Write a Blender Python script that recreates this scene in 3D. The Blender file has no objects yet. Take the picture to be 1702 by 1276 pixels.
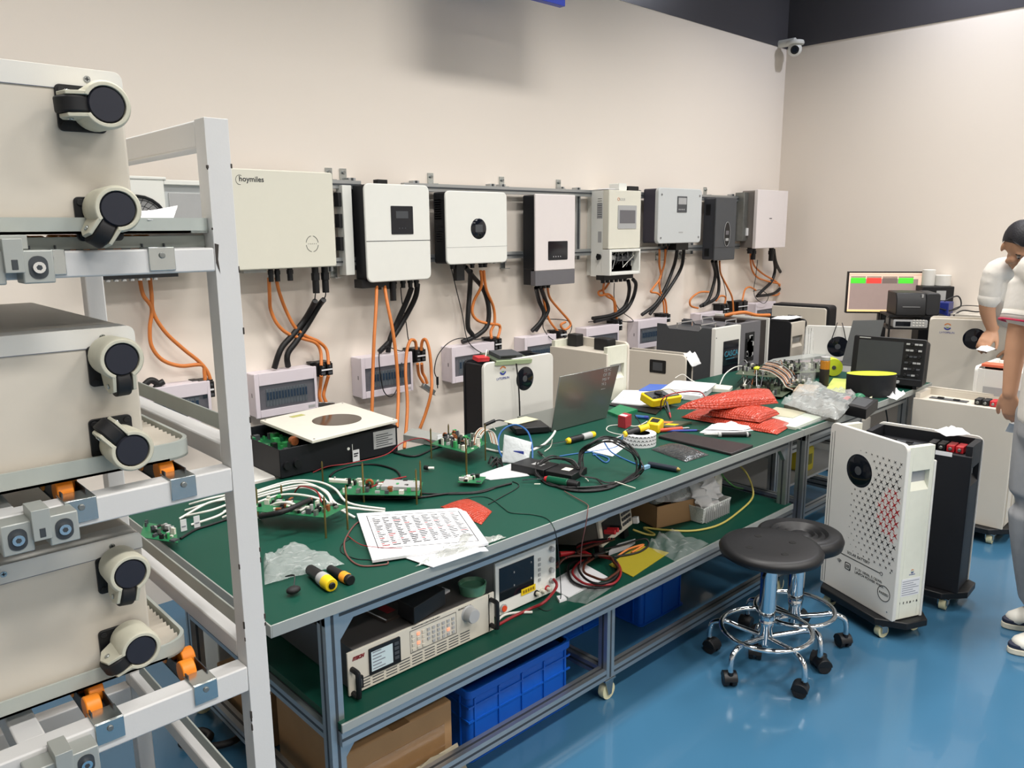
import bpy, bmesh, math, random
from mathutils import Vector, Matrix
from math import sin, cos, pi, radians
random.seed(7)
scene = bpy.context.scene
COL = scene.collection
# ---------------------------------------------------------------- camera model
FPX, YAW, PITCH, ROLL = 1310.5, radians(46.911), radians(-11.166), radians(-.4575)
CAM = Vector((0, 0, 1.65))
_F = Vector((cos(PITCH)*cos(YAW), cos(PITCH)*sin(YAW), sin(PITCH)))
_r = Vector((sin(YAW), -cos(YAW), 0)); _u = _r.cross(_F)
_R = _r*cos(ROLL)+_u*sin(ROLL); _U = -_r*sin(ROLL)+_u*cos(ROLL)
def P(px, py, ax, v):
    "point of the plane ax = v seen at that place of the photograph"
    d = _R*((px-851)/FPX) - _U*((py-638)/FPX) + _F
    i = 'xyz'.index(ax)
    return CAM + d*((v-CAM[i])/d[i])
def Px(px, py, y): return P(px, py, 'y', y).x
def Pz(px, py, y): return P(px, py, 'y', y).z
cd = bpy.data.cameras.new('camera'); cam = bpy.data.objects.new('camera', cd); COL.objects.link(cam)
cd.sensor_width = 36; cd.sensor_fit = 'HORIZONTAL'; cd.lens = FPX/1702*36; cd.clip_start = .02
cam.matrix_world = Matrix(((_R.x, _U.x, -_F.x, 0), (_R.y, _U.y, -_F.y, 0), (_R.z, _U.z, -_F.z, 1.65), (0, 0, 0, 1)))
scene.camera = cam
# ---------------------------------------------------------------- materials
def lin(h):
    h = h.lstrip('#'); o = []
    for i in (0, 2, 4):
        c = int(h[i:i+2], 16)/255; o.append(c/12.92 if c <= .04045 else ((c+.055)/1.055)**2.4)
    return (*o, 1)
MATS = {}
def mat(name, col, rough=.5, metal=0, var=.04, scale=30, bump=0, bscale=200, trans=0, alpha=1, emit=0, coat=0, ior=1.45, stretch=None):
    if name in MATS: return MATS[name]
    m = bpy.data.materials.new(name); m.use_nodes = True; MATS[name] = m
    nt = m.node_tree; b = nt.nodes['Principled BSDF']; c = lin(col)
    tc = nt.nodes.new('ShaderNodeTexCoord'); out = tc.outputs['Object']
    if stretch:
        mp = nt.nodes.new('ShaderNodeMapping'); mp.inputs['Scale'].default_value = stretch
        nt.links.new(out, mp.inputs[0]); out = mp.outputs[0]
    n = nt.nodes.new('ShaderNodeTexNoise'); n.inputs['Scale'].default_value = scale; n.inputs['Detail'].default_value = 3
    nt.links.new(out, n.inputs['Vector'])
    mx = nt.nodes.new('ShaderNodeMix'); mx.data_type = 'RGBA'
    mx.inputs[6].default_value = tuple(x*(1-var) for x in c[:3])+(1,)
    mx.inputs[7].default_value = tuple(min(1, x*(1+var)) for x in c[:3])+(1,)
    nt.links.new(n.outputs['Fac'], mx.inputs[0]); nt.links.new(mx.outputs[2], b.inputs['Base Color'])
    b.inputs['Roughness'].default_value = rough; b.inputs['Metallic'].default_value = metal
    b.inputs['IOR'].default_value = ior
    b.inputs['Transmission Weight'].default_value = trans; b.inputs['Alpha'].default_value = alpha
    b.inputs['Coat Weight'].default_value = coat
    if emit:
        nt.links.new(mx.outputs[2], b.inputs['Emission Color']); b.inputs['Emission Strength'].default_value = emit
    if bump:
        n2 = nt.nodes.new('ShaderNodeTexNoise'); n2.inputs['Scale'].default_value = bscale; nt.links.new(out, n2.inputs['Vector'])
        bp = nt.nodes.new('ShaderNodeBump'); bp.inputs['Strength'].default_value = bump; bp.inputs['Distance'].default_value = .004
        nt.links.new(n2.outputs['Fac'], bp.inputs['Height']); nt.links.new(bp.outputs[0], b.inputs['Normal'])
    return m
WALL = mat('wall_paint', '#e8dfd4', .75, bump=.05, bscale=60, var=.015, scale=1.2)
DARKP = mat('dark_grey_paint', '#4c4b4f', .27, var=.03, scale=2)
CEIL = mat('ceiling_paint', '#55565b', .6)
FLOOR = mat('blue_epoxy', '#396583', .17, var=.12, scale=1.3, bump=.03, bscale=6, coat=.3)
GREENM = mat('green_esd_mat', '#0e4336', .5, var=.05, scale=4, bump=.02); GREENM.node_tree.nodes['Principled BSDF'].inputs['Specular IOR Level'].default_value = .28
ALU = mat('brushed_aluminium', '#b4b8ba', .34, .85, var=.08, scale=40, stretch=(.05, 1, 1))
ALUE = mat('aluminium_edge_band', '#a9ada9', .45, .35, var=.06, scale=20)
ALUD = mat('aluminium_slot', '#4c5054', .5, .6)
ZINC = mat('zinc_plated_steel', '#b9bfbf', .22, .95, var=.12, scale=18)
STEEL = mat('dull_steel', '#8d8f8c', .4, .8, var=.15, scale=30)
CHROME = mat('chrome', '#dfe3e6', .06, 1, var=.02)
RACKW = mat('rack_white_paint', '#cfcfce', .38, var=.03, scale=9, bump=.03)
CHIP = mat('chipped_paint_steel', '#3b3530', .7)
BATW = mat('battery_white_powder_coat', '#d9d8d2', .42, var=.02, scale=8, bump=.02, bscale=600)
BATG = mat('battery_warm_grey_coat', '#ccc5b8', .45, var=.02, scale=8, bump=.02, bscale=600)
INVW = mat('inverter_white_plastic', '#e3e4de', .35, var=.015)
INVC = mat('inverter_cream_plastic', '#d8d6c8', .42, var=.015)
INVP = mat('inverter_pinkish_white', '#dfd8d6', .4, var=.015)
INVG = mat('inverter_silver_grey', '#c2c6c6', .4, var=.015)
DGREY = mat('dark_grey_metal', '#44474b', .42, var=.06)
MGREY = mat('mid_grey_plastic', '#67666a', .45, var=.05)
LGREY = mat('light_grey_plastic', '#a7a8a8', .5, var=.05)
BLACK = mat('black_plastic', '#101114', .45, var=.1)
BLACKG = mat('gloss_black_screen', '#10141c', .08, var=.05)
BLACKR = mat('black_rubber', '#151517', .6, var=.15)
BLKMET = mat('black_powder_coat', '#0f1117', .58, var=.1, bump=.02, bscale=500)
LEATH = mat('black_seat_leather', '#101012', .46, var=.12, bump=.05, bscale=90)
LILAC = mat('distribution_box_plastic', '#dad2d9', .38, var=.02)
SMOKE = mat('smoked_window', '#38434c', .12, alpha=.38)
BRKB = mat('breaker_blue', '#34608f', .4, emit=0)
BRKW = mat('breaker_white', '#c4ccd2', .45)
ORNG = mat('orange_cable_sheath', '#cf7b3c', .5, var=.06)
CABB = mat('black_cable_sheath', '#131315', .48, var=.1, bump=.2, bscale=500)
CABW = mat('white_cable_sheath', '#dcdcd4', .45)
CABY = mat('yellow_cable_sheath', '#b9ab58', .45)
CABR = mat('red_cable_sheath', '#8c1e24', .4)
CABM = mat('brown_red_thin_wire', '#6d4540', .5)
CABBL = mat('blue_cable_sheath', '#2a5f9c', .4)
OFFW = mat('offwhite_caster_plastic', '#c2c0ae', .5, var=.08, scale=60)
FOOT = mat('caster_foot_rubber', '#20222d', .55, var=.08)
ROLL_O = mat('orange_roller', '#ef8a1f', .42, var=.05)
TRAY = mat('translucent_grey_tray', '#aab0aa', .4, var=.08, scale=20)
PCB = mat('circuit_board_green', '#1f6b44', .35, var=.35, scale=160)
PCBD = mat('circuit_board_olive', '#4b5544', .5, var=.6, scale=120)
COPPER = mat('copper_winding', '#9a5a35', .4, .4, var=.4, scale=150)
BRASS = mat('brass_standoff', '#8b7a4a', .35, .8)
COMPW = mat('component_white', '#d5d3c6', .5)
COMPG = mat('connector_green', '#3b9a58', .45)
PAPER = mat('paper_white', '#dddee0', .8, var=.01)
INK = mat('printed_ink_grey', '#7c808a', .8)
INKD = mat('printed_ink_dark', '#2b2d33', .7)
REDINK = mat('red_print', '#a8252c', .5)
BLUEINK = mat('blue_print', '#2f3f92', .5)
REDB = mat('red_bubble_wrap', '#b23c28', .3, var=.12, scale=70, coat=.2)
_nt = REDB.node_tree; _v = _nt.nodes.new('ShaderNodeTexVoronoi'); _v.inputs['Scale'].default_value = 95; _v.inputs['Randomness'].default_value = .25
_nt.links.new(_nt.nodes['Texture Coordinate'].outputs['Object'], _v.inputs['Vector']); _b = _nt.nodes.new('ShaderNodeBump'); _b.inputs['Strength'].default_value = 1; _b.inputs['Distance'].default_value = .006; _b.invert = True
_nt.links.new(_v.outputs['Distance'], _b.inputs['Height']); _nt.links.new(_b.outputs[0], _nt.nodes['Principled BSDF'].inputs['Normal'])
REDP = mat('red_plastic', '#c0272f', .35)
CARD = mat('cardboard', '#9b7a55', .8, var=.12, scale=14, bump=.05)
TAPEB = mat('brown_parcel_tape', '#8a6a48', .2, var=.12, coat=.3)
BLUEC = mat('blue_crate_plastic', '#0b55b8', .42, var=.06)
CLEARP = mat('clear_plastic_film', '#e6ecec', .12, alpha=.16, var=.3, scale=50, bump=1.0, bscale=60)
CLEARM = mat('milky_plastic_bag', '#d4dad9', .16, alpha=.34, var=.2, scale=50, bump=1.0, bscale=60)
YELL = mat('tool_yellow', '#e4c316', .4)
LIME = mat('lime_yellow', '#c8d636', .45)
ESDY = mat('yellow_sheet', '#a89a2c', .5, var=.05)
SILV = mat('laptop_silver', '#8d918d', .28, .75, var=.02)
BSHIRT = mat('white_polo_cloth', '#e4e0d8', .85, var=.03, bump=.15, bscale=60)
SKIN = mat('skin_tan', '#b98c6e', .5, var=.06, scale=20)
SKIN2 = mat('skin_light', '#cb9b7b', .5, var=.06, scale=20)
HAIR = mat('black_hair', '#15141a', .6, var=.3, scale=60, bump=.5, bscale=120)
TROUS = mat('grey_trousers_cloth', '#a2a4a7', .85, var=.08, bump=.2, bscale=60)
# ---------------------------------------------------------------- mesh builder
WM = {}     # world matrix of each object placed so far
SPLIT = {'cable_gland', 'screw', 'rating_label', 'seat_button', 'knob', 'vent', 'corner_bracket'}
class MB:
    def __init__(s): s.v = []; s.f = []; s.m = []; s.mats = []
    def mi(s, m):
        if m is None: m = s.mats[0] if s.mats else BLACK
        if m not in s.mats: s.mats.append(m)
        return s.mats.index(m)
    def add(s, vs, fs, m, X=None):
        b = len(s.v); k = s.mi(m)
        s.v += [(X @ Vector(p)) if X else Vector(p) for p in vs]
        s.f += [tuple(b+i for i in f) for f in fs]; s.m += [k]*len(fs); return s
    def box(s, x0, x1, y0, y1, z0, z1, m, X=None):
        if x0 > x1: x0, x1 = x1, x0
        if y0 > y1: y0, y1 = y1, y0
        if z0 > z1: z0, z1 = z1, z0
        v = [(x, y, z) for z in (z0, z1) for y in (y0, y1) for x in (x0, x1)]
        return s.add(v, [(0, 2, 3, 1), (4, 5, 7, 6), (0, 1, 5, 4), (1, 3, 7, 5), (3, 2, 6, 7), (2, 0, 4, 6)], m, X)
    def loft(s, rings, m, caps=True, X=None, closed=False):
        n = len(rings[0]); v = [p for r in rings for p in r]; f = []
        R_ = len(rings)
        for i in range(R_ if closed else R_-1):
            a = i*n; b = ((i+1) % R_)*n
            for j in range(n):
                k = (j+1) % n; f.append((a+j, a+k, b+k, b+j))
        if caps and not closed: f.append(tuple(range(n-1, -1, -1))); f.append(tuple((R_-1)*n+j for j in range(n)))
        return s.add(v, f, m, X)
    def cyl(s, p0, p1, r0, m, r1=None, n=16, X=None):
        p0 = Vector(p0); p1 = Vector(p1); r1 = r0 if r1 is None else r1
        d = (p1-p0).normalized(); a = d.orthogonal().normalized(); b = d.cross(a)
        return s.loft([[p+(a*cos(2*pi*i/n)+b*sin(2*pi*i/n))*r for i in range(n)] for p, r in ((p0, r0), (p1, r1))], m, X=X)
    def lathe(s, prof, m, c=(0, 0, 0), ax='z', n=32, X=None):
        c = Vector(c); rings = []
        for r, h in prof:
            ring = []
            for i in range(n):
                a = 2*pi*i/n; u, w = r*cos(a), r*sin(a)
                ring.append(c+(Vector((u, w, h)) if ax == 'z' else Vector((u, h, -w)) if ax == 'y' else Vector((h, u, w))))
            rings.append(ring)
        return s.loft(rings, m, X=X)
    def tube(s, pts, r, m, n=8, sub=6, closed=False, X=None):
        pts = smooth(pts, sub, closed); k = len(pts); rings = []
        t0 = (pts[1]-pts[0]).normalized(); a = t0.orthogonal().normalized()
        for i, p in enumerate(pts):
            if closed: t = (pts[(i+1) % k]-pts[i-1])
            else: t = pts[min(i+1, k-1)]-pts[max(i-1, 0)]
            if t.length < 1e-9: t = t0
            t = t.normalized(); a = (a-t*a.dot(t))
            if a.length < 1e-6: a = t.orthogonal()
            a.normalize(); b = t.cross(a)
            rings.append([p+(a*cos(2*pi*j/n)+b*sin(2*pi*j/n))*r for j in range(n)])
        return s.loft(rings, m, closed=closed, X=X)
    def prism(s, poly, d0, d1, m, ax='y', X=None):
        "poly: 2-d outline; ax: the direction it is extruded along"
        def q(a, b, d): return (a, d, b) if ax == 'y' else (d, a, b) if ax == 'x' else (a, b, d)
        return s.loft([[q(a, b, d) for a, b in poly] for d in (d0, d1)], m, X=X)
    def rr(s, a0, a1, b0, b1, r, d0, d1, m, ax='y', X=None, seg=5): return s.prism(rrect(a0, a1, b0, b1, r, seg), d0, d1, m, ax, X)
    def sph(s, c, r, m, n=12, sc=(1, 1, 1), X=None):
        c = Vector(c); rings = []
        for i in range(1, n):
            t = pi*i/n; rings.append([c+Vector((r*sc[0]*sin(t)*cos(2*pi*j/n), r*sc[1]*sin(t)*sin(2*pi*j/n), -r*sc[2]*cos(t))) for j in range(n)])
        return s.loft(rings, m, X=X)
    def sheet(s, P4, m, nx=12, ny=10, amp=.004, seed=0, thick=0):
        "crumpled sheet over four corner points"
        a, b, c, d = [Vector(p) for p in P4]; rn = random.Random(seed); v = []
        ph = [(rn.uniform(2, 9), rn.uniform(2, 9), rn.uniform(0, 6)) for _ in range(4)]
        for j in range(ny+1):
            for i in range(nx+1):
                u, w = i/nx, j/ny; p = (a*(1-u)+b*u)*(1-w)+(d*(1-u)+c*u)*w
                h = sum(sin(k[0]*u*2+k[1]*w*2+k[2]) for k in ph)/4+rn.uniform(-.4, .4)
                v.append(p+Vector((0, 0, amp*(1+h)*(1 if 0 < i < nx and 0 < j < ny else .15))))
        f = [(j*(nx+1)+i, j*(nx+1)+i+1, (j+1)*(nx+1)+i+1, (j+1)*(nx+1)+i) for j in range(ny) for i in range(nx)]
        if thick:
            k = len(v); v += [p-Vector((0, 0, thick)) for p in v]; f += [tuple(k+i for i in reversed(q)) for q in f]
            bd = [i for i in range(nx+1)]+[j*(nx+1)+nx for j in range(1, ny+1)]+[ny*(nx+1)+i for i in range(nx-1, -1, -1)]+[j*(nx+1) for j in range(ny-1, 0, -1)]
            f += [(bd[i], k+bd[i], k+bd[(i+1) % len(bd)], bd[(i+1) % len(bd)]) for i in range(len(bd))]
        return s.add(v, f, m)
    def pieces(s):
        up = list(range(len(s.v)))
        def fd(i):
            while up[i] != i: up[i] = up[up[i]]; i = up[i]
            return i
        for f in s.f:
            for i in f[1:]: up[fd(i)] = fd(f[0])
        g = {}
        for k, f in enumerate(s.f): g.setdefault(fd(f[0]), []).append(k)
        L = []
        for ks in g.values():
            vs = [s.v[i] for k in ks for i in s.f[k]]; lo = [min(v[a] for v in vs)-.0008 for a in range(3)]; hi = [max(v[a] for v in vs)+.0008 for a in range(3)]
            L.append([lo, hi, ks])
        ch = True
        while ch:
            ch = False
            for i in range(len(L)):
                for j in range(i+1, len(L)):
                    if all(L[i][0][a] <= L[j][1][a] and L[j][0][a] <= L[i][1][a] for a in range(3)):
                        L[i] = [[min(L[i][0][a], L[j][0][a]) for a in range(3)], [max(L[i][1][a], L[j][1][a]) for a in range(3)], L[i][2]+L[j][2]]; L.pop(j); ch = True; break
                if ch: break
        out = []
        for lo, hi, ks in L:
            b = MB(); ix = {}
            for k in ks:
                f = []
                for i in s.f[k]:
                    if i not in ix: ix[i] = len(b.v); b.v.append(s.v[i])
                    f.append(ix[i])
                b.f.append(tuple(f)); b.m.append(b.mi(s.mats[s.m[k]]))
            out.append(b)
        return out
    def build(s, name, parent=None, **kw):
        if parent is not None and name in SPLIT:
            o = None
            for p in s.pieces(): q = p.build1(name, parent, **kw); o = o or q
            return o
        return s.build1(name, parent, **kw)
    def build1(s, name, parent=None, local=False, bev=0, seg=2, smooth_=True, ang=38, label=None, cat=None, group=None, kind=None):
        me = bpy.data.meshes.new(name); o = bpy.data.objects.new(name, me); COL.objects.link(o)
        V = s.v
        if parent is not None:
            o.parent = parent; WM[o.name] = WM[parent.name]
            if not local:
                inv = WM[parent.name].inverted(); V = [inv @ p for p in V]
        elif not local:
            xs = [p.x for p in V]; ys = [p.y for p in V]; zs = [p.z for p in V]
            o0 = Vector(((min(xs)+max(xs))/2, (min(ys)+max(ys))/2, min(zs))); V = [p-o0 for p in V]; o.location = o0
            WM[o.name] = Matrix.Translation(o0)
        else: WM[o.name] = Matrix.Identity(4)
        me.from_pydata([tuple(p) for p in V], [], s.f)
        for m in s.mats: me.materials.append(m)
        me.polygons.foreach_set('material_index', s.m)
        bm = bmesh.new(); bm.from_mesh(me); bmesh.ops.recalc_face_normals(bm, faces=bm.faces); bm.to_mesh(me); bm.free()
        if smooth_:
            me.polygons.foreach_set('use_smooth', [True]*len(me.polygons)); me.set_sharp_from_angle(angle=radians(ang))
        if bev:
            b = o.modifiers.new('bevel', 'BEVEL'); b.width = bev; b.segments = seg; b.limit_method = 'ANGLE'; b.angle_limit = radians(40)
        tag(o, label, cat, group, kind)
        return o
def smooth(pts, sub, closed=False):
    pts = [Vector(p) for p in pts]; n = len(pts)
    if n < 3 or sub < 2: return pts
    out = []
    rng = range(n) if closed else range(n-1)
    for i in rng:
        g = (lambda k: pts[k % n]) if closed else (lambda k: pts[max(0, min(n-1, k))])
        p0, p1, p2, p3 = g(i-1), g(i), g(i+1), g(i+2)
        for t in [j/sub for j in range(sub)]:
            out.append(.5*((2*p1)+(-p0+p2)*t+(2*p0-5*p1+4*p2-p3)*t*t+(-p0+3*p1-3*p2+p3)*t**3))
    if not closed: out.append(pts[-1])
    return out
def rrect(a0, a1, b0, b1, r, seg=5):
    if isinstance(r, (int, float)): r = (r, r, r, r)
    o = []
    for (cx, cy, a, rr_) in ((a1, b1, 0, r[0]), (a0, b1, 90, r[1]), (a0, b0, 180, r[2]), (a1, b0, 270, r[3])):
        sx = -1 if cx == a1 else 1; sy = -1 if cy == b1 else 1
        if rr_ < 1e-6: o.append((cx, cy)); continue
        for i in range(seg+1):
            t = radians(a+90*i/seg); o.append((cx+sx*rr_+rr_*cos(t), cy+sy*rr_+rr_*sin(t)))
    return o
def tag(o, label=None, cat=None, group=None, kind=None):
    if label: o['label'] = label
    if cat: o['category'] = cat
    if group: o['group'] = group
    if kind: o['kind'] = kind
    return o
def thing(name, label, cat, loc=(0, 0, 0), rz=0, group=None, X=None):
    o = bpy.data.objects.new(name, None); COL.objects.link(o); o.empty_display_size = .05
    M_ = X if X is not None else Matrix.Translation(Vector(loc)) @ Matrix.Rotation(rz, 4, 'Z')
    o.matrix_world = M_; WM[o.name] = M_
    return tag(o, label, cat, group)
def copy_tree(o, loc=None, rz=0, label=None, parent=None, X=None):
    c = o.copy(); COL.objects.link(c)
    if parent is not None: c.parent = parent
    else:
        M_ = X if X is not None else Matrix.Translation(Vector(loc)) @ Matrix.Rotation(rz, 4, 'Z')
        c.matrix_world = M_; WM[c.name] = M_
        if label: c['label'] = label
    for ch in [k for k in bpy.data.objects if k.parent == o and k != c]: copy_tree(ch, parent=c)
    return c
FONT_CACHE = {}
def txt(s, pos, size, m, parent, right=(1, 0, 0), up=(0, 0, 1), name='lettering', align='LEFT', local=False, bold=0, shear=0, kern=1, ext=.0003):
    cu = bpy.data.curves.new('t', 'FONT'); cu.body = s; cu.size = size; cu.align_x = align; cu.extrude = ext; cu.offset = bold; cu.shear = shear
    cu.space_character = kern; cu.resolution_u = 3
    to = bpy.data.objects.new('t', cu); COL.objects.link(to)
    me = bpy.data.meshes.new_from_object(to); bpy.data.objects.remove(to); bpy.data.curves.remove(cu)
    r = Vector(right).normalized(); u = Vector(up).normalized(); n = r.cross(u)
    X = Matrix(((r.x, u.x, n.x, pos[0]), (r.y, u.y, n.y, pos[1]), (r.z, u.z, n.z, pos[2]), (0, 0, 0, 1)))
    if not local: X = WM[parent.name].inverted() @ X
    me.transform(X); me.name = name
    me.materials.clear(); me.materials.append(m)
    o = bpy.data.objects.new(name, me); COL.objects.link(o); o.parent = parent; WM[o.name] = WM[parent.name]
    return o
def cable(name, label, pts, r, m, cat='cable', group=None, n=8, sub=6, parent=None, closed=False):
    b = MB(); b.tube(pts, r, m, n, sub, closed)
    return b.build(name, parent, label=label if parent is None else None, cat=cat if parent is None else None, group=group, ang=80)
def W(px, py, y=3.46): return P(px, py, 'y', y)
HB = .76
def T(px, py, z=HB+.006): return P(px, py, 'z', z)
def frame_quads(mb, x0, x1, z0, z1, hx0, hx1, hz0, hz1, y0, y1, m):
    "a plate with a rectangular hole, seen from -y"
    mb.box(x0, hx0, y0, y1, z0, z1, m); mb.box(hx1, x1, y0, y1, z0, z1, m)
    mb.box(hx0, hx1, y0, y1, z0, hz0, m); mb.box(hx0, hx1, y0, y1, hz1, z1, m)

# ================================================================= THE ROOM
def plane_box(name, *a, m, kind='structure', **k):
    b = MB(); b.box(*a, m); return b.build(name, kind=kind, smooth_=False, **k)
XE, YW, ZB = 6.42, 3.5, 3.085
plane_box('floor', -2.6, 6.62, -4.2, 3.7, -.1, 0, m=FLOOR)
plane_box('wall_back', -2.6, XE, YW, YW+.12, 0, ZB, m=WALL)
plane_box('wall_right', XE, XE+.12, -4.2, YW+.12, 0, ZB, m=WALL)
plane_box('wall_left', -2.72, -2.6, -4.2, YW+.12, 0, 4.1, m=WALL)
plane_box('wall_front', -2.6, XE, -4.32, -4.2, 0, 4.1, m=WALL)
plane_box('trim_1', -2.6, XE, YW-.004, YW+.12, ZB, 4.1, m=DARKP)
plane_box('trim_2', XE-.004, XE+.12, -4.2, YW-.004, ZB, 4.1, m=DARKP)
plane_box('ceiling', -2.72, XE+.12, -4.32, YW+.12, 4.1, 4.2, m=CEIL)
# lamps of the room: long panel lights on the ceiling
EMW = mat('lamp_diffuser', '#fff6ea', .5, emit=0)
def panel(x, y, lx, ly, power, k):
    t = thing('ceiling_light', k, 'ceiling light', (x, y, 3.9), 0, 'panel lights hung from the ceiling')
    b = MB(); b.box(x-lx/2-.02, x+lx/2+.02, y-ly/2-.02, y+ly/2+.02, 3.93, 3.99, ALU); b.build('housing', t)
    b = MB(); b.box(x-lx/2, x+lx/2, y-ly/2, y+ly/2, 3.925, 3.931, EMW); b.build('diffuser', t)
    b = MB(); b.cyl((x-lx/3, y, 3.99), (x-lx/3, y, 4.1), .006, ALU, n=6); b.cyl((x+lx/3, y, 3.99), (x+lx/3, y, 4.1), .006, ALU, n=6); b.build('hanger', t)
    l = bpy.data.lights.new('lamp', 'AREA'); l.shape = 'RECTANGLE'; l.size = lx; l.size_y = ly; l.energy = power; l.spread = radians(128 if y > 1 else 150); l.color = (1, .96, .915)
    lo = bpy.data.objects.new('lamp', l); COL.objects.link(lo); lo.parent = t; lo.location = (0, 0, .02)
for i, (x, y) in enumerate([(.4, 1.9), (2.6, 1.9), (4.9, 1.9), (.4, -.4), (2.6, -.4), (4.9, -.4), (.4, -2.6), (2.6, -2.6), (4.9, -2.6)]):
    panel(x, y, 1.2, .3, 39 if y > 1 else 56, 'white ceiling panel light, out of view above the room')
def panel2(x, y, power, k):
    t = thing('spot_light', k, 'ceiling light', (x, y, 3.9))
    b = MB(); b.cyl((x, y, 3.94), (x, y, 4.1), .09, ALU, n=24); b.build('housing', t)
    l = bpy.data.lights.new('lamp', 'AREA'); l.shape = 'DISK'; l.size = .16; l.energy = power; l.color = (.85, .88, 1)
    lo = bpy.data.objects.new('lamp', l); COL.objects.link(lo); lo.parent = t; lo.location = (0, 0, .03)
panel2(6.15, 1.9, 26, 'round ceiling lamp close to the right wall, above the picture')
w = bpy.data.worlds.new('world'); scene.world = w; w.use_nodes = True
w.node_tree.nodes['Background'].inputs[0].default_value = (.75, .85, 1, 1); w.node_tree.nodes['Background'].inputs[1].default_value = .1
scene.view_settings.view_transform = 'Standard'; scene.view_settings.look = 'None'; scene.view_settings.gamma = 1
scene.view_settings.exposure = 0
# hanging blue sign (only its lower right corner is in view)
sg = thing('hanging_sign', 'blue sign hanging high in front of the wall, only its bottom corner in view', 'sign', P(935, 12, 'y', 3.12))
c0 = P(935, 12, 'y', 3.12)
b = MB(); b.box(c0.x-.74, c0.x, 3.10, 3.14, c0.z, c0.z+.42, mat('sign_blue', '#2a3fb0', .4)); b.build('sign_board', sg, bev=.002)
b = MB(); b.cyl((c0.x-.05, 3.12, c0.z+.42), (c0.x-.05, 3.12, 4.1), .003, STEEL, n=6); b.build('hanging_wire', sg)
b = MB(); b.cyl((c0.x-.69, 3.12, c0.z+.42), (c0.x-.69, 3.12, 4.1), .003, STEEL, n=6); b.build('hanging_wire', sg)
# dome camera in the corner
c = P(1321, 82, 'y', 3.36); t = thing('security_camera', 'white dome security camera high in the room corner', 'security camera', (c.x, 3.36, 3.0))
b = MB(); b.lathe([(.001, .0), (.068, 0), (.072, .012), (.066, .028), (.001, .03)], INVW, c=(c.x, 3.36, c.z+.035)); b.build('base', t)
b = MB(); b.sph((c.x, 3.36, c.z), .055, INVW, 20); b.build('housing', t)
dv = (Vector((0, 0, 1.2))-Vector((c.x, 3.36, c.z))).normalized(); cc = Vector((c.x, 3.36, c.z))
b = MB(); b.cyl(cc+dv*.03, cc+dv*.06, .033, BLACK, n=20); b.cyl(cc+dv*.06, cc+dv*.063, .02, BLACKG, n=16); b.build('lens', t)
b = MB(); b.cyl((c.x, 3.36, c.z+.06), (c.x, 3.5, c.z+.06), .03, INVW); b.build('wall_arm', t)

# ================================================================= DEVICES ON THE WALL
FY = 3.32      # front of the inverters
def bracket_set(name, label, x0, x1, ups, clips):
    t = thing(name, label, 'mounting frame', ((x0+x1)/2, YW, 1.46), 0)
    for nm, z, h in (('top_rail', 1.845, .04), ('bottom_rail', 1.475, .04)):
        b = MB(); b.box(x0, x1, 3.43, 3.462, z, z+h, ALU); b.box(x0, x1, 3.425, 3.431, z+.015, z+.024, ALUD); b.build(nm, t)
    for x in ups:
        b = MB(); b.box(x-.02, x+.02, 3.462, YW, 1.45, 1.9, ALU); b.box(x-.005, x+.005, 3.458, 3.463, 1.45, 1.9, ALUD); b.build('upright', t)
    for x, z in clips:
        b = MB(); b.box(x-.018, x+.018, 3.492, YW, z, z+.06, ZINC); b.box(x-.018, x+.018, 3.45, YW, z, z+.004, ZINC)
        b.cyl((x, 3.492, z+.04), (x, 3.482, z+.04), .008, STEEL, n=6); b.build('angle_clip', t)
    return t
CT = 1.885
bracket_set('mounting_frame', 'aluminium strut frame on the wall between the two leftmost white inverters', 1.95, 2.2, (2.02, 2.17), ((2.06, CT), (2.14, CT), (2.06, 1.415)))
bracket_set('mounting_frame', 'aluminium strut frame carrying the inverters in the middle of the wall', 2.46, 4.02, (2.56, 3.1, 3.18, 3.68, 3.83), ((2.68, CT), (3.2, CT), (3.68, CT), (3.2, 1.415), (3.68, 1.415)))
bracket_set('mounting_frame', 'aluminium strut frame carrying the right-hand inverters near the corner', 4.32, 5.72, (4.45, 5.1, 5.64), ((5.3, CT), (4.72, 1.415), (5.0, 1.415)))
dx0, dx1 = Px(572, 380, 3.40), Px(587, 380, 3.40); b = MB(); b.box(dx0, dx1, 3.40, 3.46, 1.43, 1.86, INVW)

for zz in (1.55, 1.66, 1.76): b.box(dx0-.02, dx0, 3.41, 3.45, zz, zz+.065, BLACK)
b.build('cable_duct', bev=.002, label='narrow white cable duct with black clips left of the white inverter with dark square screen', cat='cable duct')
def gland(mb, x, y, z, r=.012, h=.035, m=BLACK):
    mb.cyl((x, y, z), (x, y, z-h), r, m, n=10); mb.cyl((x, y, z-h*.3), (x, y, z-h*.55), r*1.25, m, n=8)
def inverter(label, q, fr=(.03,)*4, front=INVW, side=BLKMET, fy=FY, pt=.014, by=3.43, body_in=.005, zb_extra=0, name='wall_inverter', sw=0):
    "q = x0,x1,z0,z1 of the front panel"
    x0, x1, z0, z1 = q
    t = thing(name, label, 'inverter', ((x0+x1)/2, YW, z0))
    b = MB(); b.rr(x0+body_in, x1-body_in, z0+body_in+zb_extra, z1-body_in, .012, fy+pt, by, side); b.build('body', t, bev=.003)
    b = MB(); b.rr(x0, x1, z0, z1, fr, fy, fy+pt, front); b.build('front_panel', t, bev=.005, seg=3)
    return t
def QZ(l, r, tp, bt, y=FY):
    xm = (l+r)/2
    return (Px(l, (tp+bt)/2, y), Px(r, (tp+bt)/2, y), Pz(xm, bt, y), Pz(xm, tp, y))
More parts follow.
